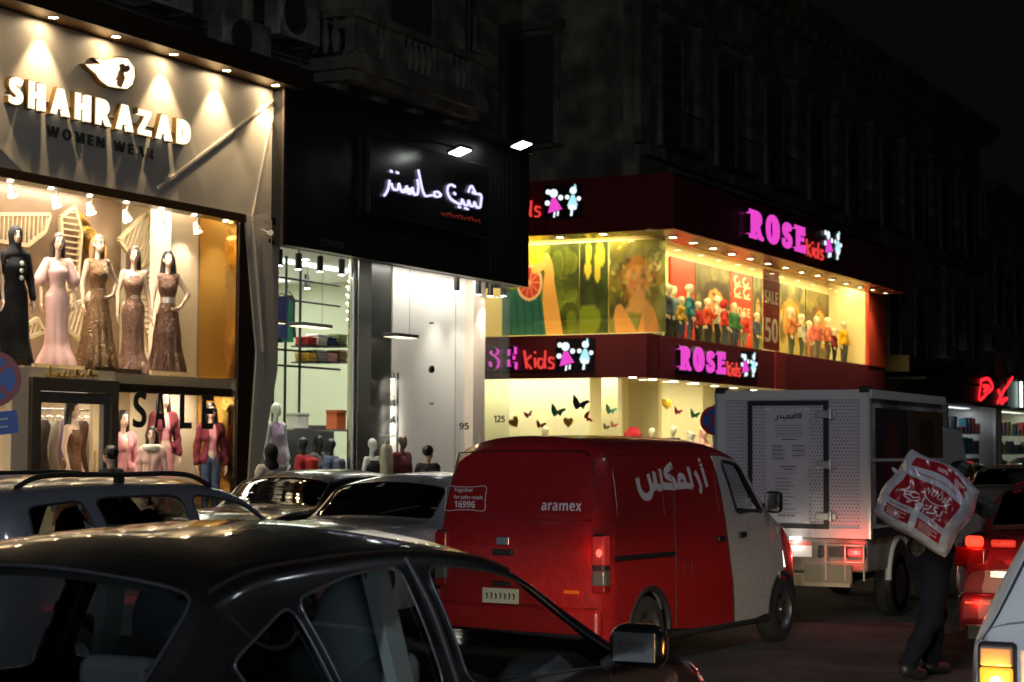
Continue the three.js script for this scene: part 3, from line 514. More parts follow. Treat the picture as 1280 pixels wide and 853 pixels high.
// mannequins of the upper display
const facing = PI / 2; MAT.lips = M([0.35, 0.06, 0.05], { roughness: 0.35 });
function lady(label, u, v, X, height, o) {
  const q = onX(u, v, X), t = thing(o.name ?? 'mannequin', label, 'mannequin', [X, o.y ?? q.y, -q.s], facing - (o.group ? 0.25 : 0.62) + (o.turn ?? 0), o.group ?? 'mannequins in the dress shop windows'); t.scale.set(0.86 * height / 1.76, height / 1.76, 0.92 * height / 1.76);
  part('body', o.egg ? GEO.eggHeadBody : o.posed ? GEO.posedBody : GEO.adultBody, o.skin ?? MAT.skinPale, t);
  if (o.dress) part('gown', GEO[o.dress], o.mat, t);
  for (const [n, g, m] of o.wear ?? []) part(n, GEO[g], m, t);
  if (o.posed) { const tw = (g) => g.clone().translate(0, -1.63, -0.01).rotateY(0.3).rotateZ(0.05).translate(0, 1.63, 0.01); part('eyes', tw(GEO.eyes), MAT.hairDark, t); part('lips', tw(GEO.lips), MAT.lips, t); }
  if (!o.egg && !o.posed) { part('eyes', GEO.eyes, MAT.hairDark, t); part('lips', GEO.lips, MAT.lips, t); }
  if (o.hair) part('hair', GEO[o.hair], o.hairMat ?? MAT.hairDark, t);
  return t;
}
{
  const pale = cloth([0.78, 0.5, 0.47]), blackCloth = cloth([0.014, 0.014, 0.016]), X = FAC - 0.52, gold_ = sequins([0.62, 0.38, 0.18]), rose_ = sequins([0.85, 0.52, 0.42]), brown_ = sequins([0.33, 0.17, 0.12]);
  const ab = lady('black abaya and head scarf on a mannequin at the end of the display', 16, 459, X, 1.86, { y: 2.77, dress: 'column', mat: blackCloth, wear: [['sleeves', 'longSleeves', blackCloth], ['head_scarf', 'veil', blackCloth]], turn: 0.1 });
  for (let k = 0; k < 3; k++) part('button', ball(0.03, 0.04, 1.28 - k * 0.09, 0.165, 1, 1, 0.5, 8), MAT.white, ab);
  lady('pale pink off-shoulder gown with flared sleeves on a long-haired mannequin', 70, 446, X, 1.82, { y: 2.8, dress: 'mermaid', mat: pale, wear: [['sleeves', 'sleeves', pale]], hair: 'hairLong', hairMat: MAT.hairBrown });
  lady('gold sequinned ball gown on a fair-haired mannequin', 120, 458, X, 1.86, { y: 2.82, dress: 'aLine', mat: gold_, wear: [['bodice', 'topWear', gold_]], posed: true, hair: 'hairLong', hairMat: MAT.hairFair, turn: 0.15 });
  lady('rose gold sequinned fishtail gown on a brown-haired mannequin', 165, 463, X, 1.84, { y: 2.76, dress: 'mermaid', mat: rose_, hair: 'hairLong', hairMat: MAT.hairBrown, turn: -0.1 });
  const br = lady('brown sequinned gown with jewelled belt on a dark-haired mannequin', 208, 470, X, 1.84, { y: 2.77, dress: 'aLine', mat: brown_, wear: [['bodice', 'topWear', brown_]], posed: true, hair: 'hairWavy', turn: -0.25 });
  part('belt', gown([[1.1, 0.121, 0.117], [1.02, 0.121, 0.117]], 3, 0, 48, 2), M([0.85, 0.8, 0.72], { metalness: 0.6, roughness: 0.2 }), br);
  const arm = lady('mannequin in a dark beaded gown half hidden by the window edge', -22, 452, X, 1.82, { y: 2.77, dress: 'column', mat: sequins([0.08, 0.06, 0.05]), hair: 'hairLong' });
  // street level
  const mar = cloth([0.15, 0.025, 0.035]), pink = cloth([0.62, 0.26, 0.28]), fur = cloth([0.72, 0.66, 0.58]);
  lady('mannequin in a coral pink coat with a white collar beside the door', 152, 640, FAC - 0.75, 1.78, { y: 0.5, wear: [['trousers', 'trousers', cloth([0.5, 0.42, 0.36])], ['coat', 'jacket', pink]], hair: 'hairLong', turn: 0.2 });
  lady('mannequin in a maroon jacket and pink skirt behind the letter A', 203, 640, FAC - 0.62, 1.8, { y: 0.78, wear: [['trousers', 'trousers', pink], ['top', 'topWear', pink], ['jacket', 'cardigan', mar]], hair: 'hairWavy' });
  const pf = lady('mannequin in a padded pale pink jacket with a furry hood', 188, 650, FAC - 0.3, 1.62, { y: 0.43, wear: [['trousers', 'trousers', cloth([0.6, 0.36, 0.34])], ['jacket', 'jacket', cloth([0.66, 0.42, 0.4])]], hair: 'hairLong', turn: -0.4 });
  part('fur_hood', new THREE.TorusGeometry(0.12, 0.055, 8, 20).rotateX(PI / 2).translate(0, 1.43, -0.01), fur, pf);
  for (const [u, X_, y_] of [[152, FAC - 0.75, 0.5], [203, FAC - 0.62, 0.78], [262, FAC - 0.24, 0.66]]) { const q = onX(u, 640, X_), b = thing('display_plinth', 'cream block under the ' + (u === 152 ? 'coral coat' : u === 203 ? 'maroon jacket' : 'sunglasses') + ' mannequin', 'plinth', [X_, 0.422, -q.s]); part('block', rspan(-0.16, 0.16, 0, y_ - 0.441, -0.23, 0.23), MAT.cream, b); part('top_edge', rspan(-0.166, 0.166, y_ - 0.44, y_ - 0.423, -0.236, 0.236, 0.004), MAT.bronze, b); }
  const sg = lady('mannequin in sunglasses, maroon cardigan and jeans at the end of the window', 262, 650, FAC - 0.24, 1.76, { y: 0.66, wear: [['jeans', 'trousers', MAT.denim], ['top', 'topWear', pink], ['cardigan', 'cardigan', mar]], hair: 'hairWavy', turn: -0.1 });
  part('sunglasses', [rbox(0.06, 0.045, 0.02, -0.036, 1.645, 0.108, 0.01), rbox(0.06, 0.045, 0.02, 0.036, 1.645, 0.108, 0.01), box(0.15, 0.008, 0.01, 0, 1.66, 0.1)], MAT.black, sg);
  lady('mannequin in a copper brown dress seen through the dress shop door', 88, 640, FAC - 1.35, 1.78, { y: 0.62, dress: 'column', mat: sequins([0.45, 0.22, 0.1]), hair: 'hairLong', turn: 0.9 });
  // racks of clothes seen through the door
  const rk = thing('clothes_rack', 'chrome clothes rack inside the dress shop door', 'rack', [FAC - 1.9, 0.14, -21.9]);
  part('rail', rod([0, 2.15, -0.9], [0, 2.15, 0.9], 0.015), MAT.chrome, rk); for (const s of [-0.9, 0.9]) { part('upright', rod([0, 0, s], [0, 2.15, s], 0.018), MAT.chrome, rk); part('foot', rod([-0.22, 0.02, s], [0.22, 0.02, s], 0.018), MAT.chrome, rk); }
  const cs = [[0.6, 0.4, 0.42], [0.66, 0.6, 0.55], [0.2, 0.12, 0.1], [0.62, 0.5, 0.5], [0.3, 0.2, 0.32], [0.7, 0.62, 0.5], [0.12, 0.1, 0.1], [0.55, 0.35, 0.2]], gn = ['dusty pink', 'off white', 'chocolate brown', 'blush', 'plum', 'cream', 'black', 'tan'];
  cs.forEach((c, k) => { const g = thing('hanging_dress', gn[k] + ' dress on a hanger on the chrome rack', 'dress', [FAC - 1.9, 1.11, -21.9 - 0.75 + k * 0.21]); part('garment', gown([[1.02, 0.16, 0.03], [0.95, 0.2, 0.045], [0.6, 0.14, 0.06], [0.05, 0.22, 0.08]], 6, 0.2, 40, 16, k), cloth(c), g); part('hanger', tube([[-0.16, 1.0, 0], [0, 1.09, 0], [0.16, 1.0, 0]], 0.008, 16, 6), MAT.chrome, g); part('hook', tube([[0, 1.09, 0], [0, 1.15, 0], [0.02, 1.17, 0]], 0.005, 10, 5), MAT.chrome, g); });
}
// ---------------------------------------------------------------- shoe shop under a black fascia, on the corner of the side street
const XF = FAC + 0.2, S_L = onX(352, 300, XF).s, S_R = onX(661, 340, XF).s, SH_B = onX(352, 305, XF).y, SH_T = 7.42;
{
  const shop = thing('shoe_shop', 'corner shop with tall black fascia, neon script sign and full height glass', 'shop front');
  const bl = M([0.013, 0.013, 0.014], { roughness: 0.34, bumpMap: T.soft, bumpScale: 0.006 });
  const fas = part('fascia', span(XF - 0.12, XF, SH_B, SH_T, S_L, S_R), bl, shop); part('fascia_side', span(FAC - 2.9, XF - 0.12, SH_B, SH_T, S_R - 0.12, S_R), bl, fas); part('fascia_return', span(FAC - 0.4, XF - 0.12, SH_B, SH_T, S_L, S_L + 0.08), bl, fas);
  for (let k = 0; k < 9; k++) { const s = onX(612, 250, XF).s + 0.04 + k * 0.165; if (s < S_R - 0.08) part('fascia_batten', span(XF, XF + 0.012, SH_B + 0.02, SH_T - 0.03, s, s + 0.13), bl, fas); }
  part('fascia_cap', span(FAC - 3, XF + 0.06, SH_T, SH_T + 0.06, S_L, S_R + 0.05), MAT.black, fas);
  part('edge_trim', span(XF - 0.01, XF + 0.03, SH_B - 0.02, SH_T, S_L - 0.02, S_L + 0.05), M([0.05, 0.035, 0.03], { roughness: 0.4 }), fas);
  const p0 = onX(463, 190, XF + 0.12), p1 = onX(611, 290, XF + 0.12), pT = onX(540, 190, XF + 0.12).y + 0.03, pB = onX(540, 283, XF + 0.12).y;
  const panel = part('sign_panel', rspan(XF + 0.012, XF + 0.12, pB, pT, p0.s, p1.s, 0.012), M([0.01, 0.01, 0.011], { roughness: 0.26 }), shop);
  // script strokes traced from the sign
  const Z = (x, y) => { const q = onX(320 + x * 0.28125, 160 + y * 0.28125, XF + 0.14); return [q.s, q.y]; };
  const neon = glow([0.68, 0.64, 1], 1.35), strokes = [
    [[[960, 285], [972, 292], [1000, 300], [998, 335], [995, 352], [980, 352], [970, 330], [966, 346], [952, 345], [944, 322], [940, 342], [925, 340], [915, 318], [910, 338], [890, 332], [862, 312], [850, 285], [852, 262], [866, 252], [884, 262]], 0.05],
    [[[942, 285], [956, 258], [974, 288]], 0.045], [[[878, 288], [886, 296]], 0.05], [[[898, 350], [908, 354]], 0.045], [[[926, 356], [942, 362]], 0.045],
    [[[822, 298], [806, 284], [792, 288], [794, 302], [812, 306], [822, 298]], 0.045], [[[795, 300], [775, 300], [752, 302], [740, 280], [728, 225], [720, 186]], 0.045],
    [[[716, 228], [720, 262], [716, 294], [700, 294], [694, 264], [690, 290], [674, 288], [668, 258], [662, 284], [644, 280], [634, 248], [628, 274], [608, 270], [600, 246]], 0.045],
    [[[592, 232], [588, 262], [580, 285], [568, 302]], 0.045], [[[596, 190], [604, 196]], 0.045], [[[622, 196], [632, 202]], 0.045]];
  for (const [pts, w] of strokes) part('neon_stroke', facade(prism(ribbonShape(pts.map(([x, y]) => Z(x, y)), w * 0.8, w * 0.72, 60), 0.03), XF + 0.13), neon, panel);
  const red = glow([0.5, 0.03, 0.02], 0.25);
  for (let k = 0; k < 11; k++) { const a = Z(825 + k * 16, 378 + k * 3.2), b = Z(836 + k * 16, 384 + k * 3.2 - (k % 3) * 6), c = Z(838 + k * 16, 392 + k * 3); part('tagline_stroke', facade(prism(ribbonShape([a, b, c], 0.022, 0.018, 8), 0.01), XF + 0.122), red, panel); }
  const dim = M([0.09, 0.09, 0.09]);
  for (let k = 0; k < 7; k++) { const a = Z(315 + k * 16, 490 + k * 3), b = Z(325 + k * 16, 505 + k * 3), c = Z(316 + k * 16, 522 + k * 2); part('small_script', facade(prism(ribbonShape([a, b, c], 0.03, 0.02, 8), 0.008), XF + 0.002), dim, fas); }
  // interior
  const GX = FAC - 0.1, GS = onX(637, 450, GX).s, cy_ = SH_B + 0.2, wallG = M([0.58, 0.6, 0.46], { roughness: 0.6 }), wallW = M([0.8, 0.77, 0.72], { roughness: 0.55 });
  const SI = 23.68;
  part('shop_floor', span(FAC - 6, GX, 0.1, 0.15, SI, GS), M([0.42, 0.4, 0.36], { roughness: 0.2 }), shop);
  part('ceiling', span(FAC - 6, GX, cy_, cy_ + 0.1, SI, GS), MAT.white, shop);
  part('back_wall', span(FAC - 6.1, FAC - 6, 0.1, cy_, SI, GS + 2), wallG, shop);
  part('party_wall', span(FAC - 6, GX, 0.1, cy_, SI - 0.05, SI), wallG, shop);
  
  const wA = onX(490, 450, FAC - 0.8).s, wB = onX(600, 450, FAC - 0.75).s;
  part('white_wall', span(FAC - 1.0, FAC - 0.8, 0.15, cy_, wA, Math.min(wB, GS - 0.02)), wallW, shop);
  part('wall_groove', span(FAC - 0.8, FAC - 0.795, 0.15, cy_, wA + (wB - wA) * 0.72, wA + (wB - wA) * 0.725), MAT.grey, shop);
  part('corner_post', span(FAC - 0.8, FAC - 0.62, 0.15, cy_, onX(587, 450, FAC - 0.7).s, Math.min(wB, GS - 0.02)), M([0.78, 0.66, 0.54], { roughness: 0.5 }), shop);
  part('dark_column', span(FAC - 1.3, FAC - 0.82, 0.15, cy_, onX(462, 450, FAC - 0.85).s, wA - 0.004), M([0.035, 0.035, 0.033], { roughness: 0.3 }), shop);
  { const q = onX(441, 450, FAC - 0.5); part('steel_column', cyl(0.085, 0.085, cy_ - 0.15, FAC - 0.5, (cy_ + 0.15) / 2, -q.s, 20), M([0.6, 0.56, 0.5], { metalness: 1, roughness: 0.22 }), shop); }
  part('soffit_edge', span(GX + 0.02, XF - 0.12, SH_B + 0.002, SH_B + 0.05, S_L, S_R - 0.12), MAT.black, shop); part('void_cover', span(FAC - 6, XF - 0.12, cy_ + 0.101, cy_ + 0.2, S_L, S_R - 0.12), MAT.black, shop);
  // glass: front in four sheets, side sheet, with round patch fittings
  const js = [SI, onX(441, 450, GX).s, onX(540, 450, GX).s, GS];
  for (let k = 0; k < 3; k++) part('glass_sheet', span(GX - 0.006, GX + 0.006, 0.15, cy_, js[k] + 0.004, js[k + 1] - 0.004), MAT.pane, shop);
  part('glass_sheet', span(FAC - 0.98, GX - 0.01, 0.15, cy_, GS - 0.006, GS + 0.006), MAT.pane, shop); part('return_wall', span(FAC - 6, FAC - 1.0, 0.15, cy_, GS - 0.16, GS), wallG, shop);
  for (const v of [404, 462, 505]) { const q = onX(540, v, GX + 0.01); part('patch_fitting', cyl(v === 462 ? 0.065 : 0.03, v === 462 ? 0.065 : 0.03, 0.05, 0, 0, 0, 18).rotateZ(PI / 2).scale(1, v === 462 ? 1 : 0.5, v === 462 ? 1 : 1.6).translate(GX, q.y, -q.s), MAT.black, shop); }
  part('sill', span(GX - 0.05, XF - 0.05, 0.118, 0.15, 24.6, GS + 0.02), MAT.steel, shop);
  // price numbers stuck on the glass
  for (const [t, u, v, w, h] of [['95', 574, 533, 12, 8], ['125', 617, 524, 14, 8]]) { const a = onX(u, v + h / 2, GX + 0.008), b = onX(u + w, v - h / 2, GX + 0.008); lettering(t, a.s, b.s, a.y, b.y, GX + 0.007, 0.006, MAT.black, shop, { name: 'price_digit' }); }
  // pendant tube spots behind the glass head
  const can = (u, v, X) => { const q = onX(u, v, X), o = part('tube_lamp', [cyl(0.055, 0.055, 0.26, X, q.y, -q.s, 14), rod([X, q.y + 0.13, -q.s], [X, cy_, -q.s], 0.008, 6)], MAT.black, shop); downlight(o, X, q.y - 0.132, -q.s, 0.05, 60, 12, [1, 0.92, 0.8], 0.75); };
  for (const [u, v, X] of [[349, 322, FAC - 0.4], [373, 327, FAC - 0.5], [400, 330, FAC - 0.5], [427, 334, FAC - 0.5], [439, 342, FAC - 0.9], [384, 352, FAC - 2.6], [470, 353, FAC - 2.4], [509, 357, FAC - 2.2], [571, 356, FAC - 0.35], [598, 360, FAC - 0.35], [613, 362, FAC - 0.45], [629, 362, FAC - 0.4]]) can(u, v, X);
  for (const [u, v] of [[381, 325], [456, 343], [481, 336], [530, 348], [549, 341], [585, 353], [614, 350], [645, 358]]) { const d = ray(u, v), t = (cy_ - 0.006 - EYE.y) / d.y; if (-d.z * t > 25 && -d.z * t < GS) downlight(shop, d.x * t, cy_ - 0.006, d.z * t, 0.07, 40, 0, [1, 0.95, 0.86]); }
  const strip = (x, s0, s1, w, k, c) => { part('lamp_panel', span(x - w / 2, x + w / 2, cy_ - 0.03, cy_ - 0.015, s0, s1), glow(c, 2.2), shop); areaLight(s1 - s0, w, [x, cy_ - 0.04, -(s0 + s1) / 2], [x, 0, -(s0 + s1) / 2], c, k, shop).rotation.set(-PI / 2, 0, PI / 2); };
  strip(FAC - 2.3, S_L + 0.6, 31.6, 0.35, 21, [0.95, 1, 0.86]); strip(FAC - 0.4, 28.8, GS - 0.4, 0.14, 38, [1, 0.94, 0.84]); strip(FAC - 4.6, S_L + 0.6, 31.6, 0.35, 21, [0.95, 1, 0.86]);
  // hanging rectangular lamps, wall spots
  const tray = (u, v, X, w) => { const q = onX(u, v, X), t = part('tray_lamp', rspan(X - 0.16, X + 0.16, q.y, q.y + 0.06, q.s - w / 2, q.s + w / 2, 0.01), MAT.darkPlastic, shop); part('lamp_face', span(X - 0.14, X + 0.14, q.y - 0.006, q.y - 0.001, q.s - w / 2 + 0.03, q.s + w / 2 - 0.03), glow([1, 0.86, 0.55], 3), t); for (const e of [-1, 1]) part('cord', rod([X, q.y + 0.06, -q.s + e * w * 0.4], [X, cy_, -q.s + e * w * 0.4], 0.004, 5), MAT.black, t); };
  tray(388, 409, FAC - 1.2, 0.9); tray(339, 404, FAC - 1.8, 0.5); tray(501, 422, FAC - 0.45, 0.75);
  const pole = onX(497, 500, FAC - 0.62); part('lamp_pole', rod([FAC - 0.62, 0.2, -pole.s], [FAC - 0.62, onX(497, 466, FAC - 0.62).y, -pole.s], 0.02), MAT.black, shop);
  for (const v of [470, 504, 525]) { const q = onX(491, v, FAC - 0.6), o = part('pole_spot', lathe([[0.02, 0.07], [0.03, 0.06], [0.055, -0.06], [0.05, -0.06]], 14).translate(FAC - 0.6, q.y, -q.s), MAT.steel, shop); downlight(o, FAC - 0.6, q.y - 0.055, -q.s, 0.045, 50, 3.5, [1, 0.92, 0.78], 1.2, [-0.5, -0.6, -0.6]); }
  for (let k = 0; k < 16; k++) { const q = onX(436 + 2.5 * Math.sin(k * 2.1), 352 + k * 3.4, FAC - 0.62); part('string_light', ball(0.014, FAC - 0.62, q.y, -q.s, 1, 1, 1, 8), glow([1, 0.85, 0.55], 25), shop); }
  // dark counter panel and shelf frame with folded clothes
  part('counter', span(FAC - 2.2, FAC - 1.6, 0.15, 2.15, onX(338, 500, FAC - 1.6).s, onX(418, 500, FAC - 1.6).s), M([0.09, 0.095, 0.1], { roughness: 0.5 }), shop);
  for (const u of [342, 357, 375]) { const q = onX(u, 400, FAC - 1.9); part('shelf_post', rod([FAC - 1.9, 0.2, -q.s], [FAC - 1.9, cy_, -q.s], 0.025), MAT.black, shop); }
  for (const v of [345, 372, 436, 456]) { const a = onX(338, v, FAC - 1.9), b = onX(425, v + 4, FAC - 1.9); part('shelf_rail', rod([FAC - 1.9, a.y, -a.s], [FAC - 1.9, a.y, -b.s], 0.02), MAT.black, shop); }
  // floodlights on arms in front of the fascia
  const flood = (label, u, v, X) => {
    const q = onX(u, v, X), f = thing('floodlight', label, 'floodlight', [X, q.y, -q.s], 0, 'floodlights over the black fascia');
    part('housing', rbox(0.3, 0.05, 0.44, 0, 0.035, 0, 0.015).rotateZ(0.35), MAT.darkPlastic, f); part('lamp_face', rbox(0.25, 0.012, 0.38, 0, 0, 0, 0.004).rotateZ(0.35), glow([0.93, 1, 0.92], 12), f);
    part('arm', rod([-0.02, 0.06, 0], [XF - X, SH_T - q.y - 0.1 > 0 ? 0.25 : 0.1, 0], 0.018), MAT.darkPlastic, f);
    const l = areaLight(0.36, 0.23, [0.02, -0.02, 0], [0, 0, 0], [0.93, 1, 0.92], 9, f); l.rotation.set(0, 0, 0); const d = V(-0.34, -0.94, 0).normalize(); l.quaternion.setFromUnitVectors(V(0, 0, -1), d);
  };
  flood('small square floodlight shining down on the black sign panel', 575, 190, FAC + 0.85); flood('small square floodlight at the corner end of the black fascia', 652, 182, FAC + 0.8);
}
{ // stacks on the shelf frame
  const tones = [['red', [0.4, 0.04, 0.04]], ['white', [0.7, 0.68, 0.64]], ['navy', [0.03, 0.04, 0.1]], ['olive', [0.14, 0.15, 0.06]], ['mustard', [0.5, 0.3, 0.05]], ['grey', [0.25, 0.25, 0.26]], ['pink', [0.6, 0.3, 0.32]], ['brown', [0.16, 0.09, 0.05]]];
  tones.forEach(([n, c], k) => { const q = onX(382 + (k % 4) * 13, k < 4 ? 435 : 455, FAC - 1.9), t = thing('folded_stack', 'stack of folded ' + n + ' clothes on the black shelf frame', 'clothes', [FAC - 1.9, q.y + 0.03, -q.s], 0, 'folded clothes on the shelf frame'); for (let j = 0; j < 3 + k % 2; j++) part('folded_piece', rbox(0.28, 0.05, 0.3, 0, 0.03 + j * 0.052, 0.01 * Math.sin(j * 5 + k), 0.022), cloth(c.map((x) => x * (0.8 + 0.15 * j))), t); part('board', box(0.34, 0.02, 0.42, 0, -0.011, 0), MAT.black, t); });
}
{ // its mannequins and goods
  const grp = { group: 'mannequins in the glass corner shop' }, lav = cloth([0.5, 0.36, 0.52]);
  const stand = (t, h) => part('plinth', rspan(-0.3, 0.3, -h, -0.003, -0.3, 0.3), MAT.white, t);
  const a = lady('white egg-headed mannequin in a lavender suit and white jacket', 344, 600, FAC - 0.55, 1.76, { ...grp, y: 0.72, egg: true, skin: M([0.8, 0.78, 0.75], { roughness: 0.35 }), wear: [['trousers', 'trousers', lav], ['top', 'topWear', lav], ['sleeves', 'longSleeves', cloth([0.74, 0.72, 0.74])]] }); stand(a, 0.54);
  const dk = M([0.012, 0.011, 0.01], { roughness: 0.3 });
  for (const [l, u, X, h, c, y] of [['black mannequin in a red jacket with a red backpack', 378, FAC - 0.7, 1.72, [0.32, 0.03, 0.03], 0.22], ['black mannequin in a grey jacket between red and denim jackets', 398, FAC - 1.0, 1.74, [0.12, 0.11, 0.12], 0.24], ['black mannequin in a denim jacket with pale sleeves', 413, FAC - 0.7, 1.7, [0.1, 0.13, 0.2], 0.22]]) {
    const t = lady(l, u, 600, X, h, { ...grp, y, egg: true, skin: dk, wear: [['trousers', 'trousers', cloth([0.05, 0.05, 0.06])], ['jacket', 'jacket', cloth(c)]], turn: u === 398 ? 0.2 : PI + 0.3 }); if (u !== 398) part('backpack', GEO.backpack, cloth([c[0] * 1.4, c[1], c[2]]), t);
    stand(t, 0.08);
  }
  const w = lady('white-headed mannequin in a dark dress in front of the dark column', 465, 600, FAC - 0.65, 1.74, { ...grp, y: 0.2, egg: true, skin: M([0.8, 0.78, 0.74], { roughness: 0.35 }), dress: 'column', mat: cloth([0.03, 0.03, 0.04]) }); stand(w, 0.05);
  const b = lady('bronze-headed mannequin in a maroon and brown top by the white wall', 503, 600, FAC - 0.42, 1.76, { ...grp, y: 0.24, egg: true, skin: M([0.16, 0.11, 0.08], { roughness: 0.3, metalness: 0.4 }), wear: [['trousers', 'trousers', cloth([0.04, 0.035, 0.04])], ['top', 'jacket', cloth([0.17, 0.035, 0.05])]] }); stand(b, 0.08);
  const q = onX(483, 575, FAC - 0.5), j = thing('hanging_jacket', 'cream jacket with upright seams on a hanger beside the dark column', 'jacket', [FAC - 0.5, q.y - 0.45, -q.s], facing + 0.3);
  part('garment', gown([[0.72, 0.14, 0.06], [0.66, 0.22, 0.09], [0.4, 0.24, 0.11], [0, 0.25, 0.11]], 9, 0.05, 48, 18), cloth([0.52, 0.46, 0.33]), j); for (const s of [-1, 1]) part('sleeve', rod([s * 0.2, 0.64, 0], [s * 0.29, 0.1, 0.03], 0.06, 10, 0.075), cloth([0.52, 0.46, 0.33]), j); part('hanger', tube([[-0.18, 0.7, 0], [0, 0.79, 0], [0.18, 0.7, 0]], 0.009, 14, 5), MAT.steel, j); part('rail', rod([-0.5, 0.86, 0], [0.6, 0.86, 0], 0.012), MAT.steel, j);
  [['blue', 352, 398, [0.05, 0.07, 0.22]], ['green', 358, 402, [0.06, 0.3, 0.2]], ['navy', 346, 402, [0.03, 0.04, 0.1]], ['grey', 364, 396, [0.1, 0.1, 0.12]]].forEach(([n, u, v, c], k) => { const p = onX(u, v, FAC - 1.75), g = thing('hanging_shirt', n + ' shirt hanging high on the black shelf frame', 'shirt', [FAC - 1.75 - 0.02 * k, p.y - 0.35, -p.s], facing); part('garment', gown([[0.72, 0.12, 0.03], [0.66, 0.2, 0.05], [0.3, 0.17, 0.06], [0, 0.2, 0.07]], 6, 0.12, 40, 14, k), cloth(c), g); part('hanger', tube([[-0.15, 0.7, 0], [0, 0.78, 0], [0.15, 0.7, 0]], 0.008, 12, 5), MAT.black, g); });
  for (const [n, u, v, w2, h, c] of [['orange shoe box standing on the dark counter', 420, 525, 0.3, 0.34, [0.6, 0.13, 0.04]], ['pale grey display box on the dark counter', 372, 526, 0.34, 0.26, [0.5, 0.5, 0.44]]]) { const p = onX(u, v, FAC - 1.3), g = thing('display_box', n, 'box', [FAC - 1.3, p.y - h / 2, -p.s]); part('carton', rbox(0.22, h * 0.8, w2, 0, h * 0.4, 0, 0.01), M(c, { roughness: 0.6 }), g); part('lid', rbox(0.235, h * 0.2, w2 + 0.015, 0, h * 0.9, 0, 0.01), M(c.map((x) => x * 0.8), { roughness: 0.6 }), g); part('shelf', span(-0.2, 0.2, -0.03, -0.004, -0.4, 0.4), MAT.steel, g); }
}
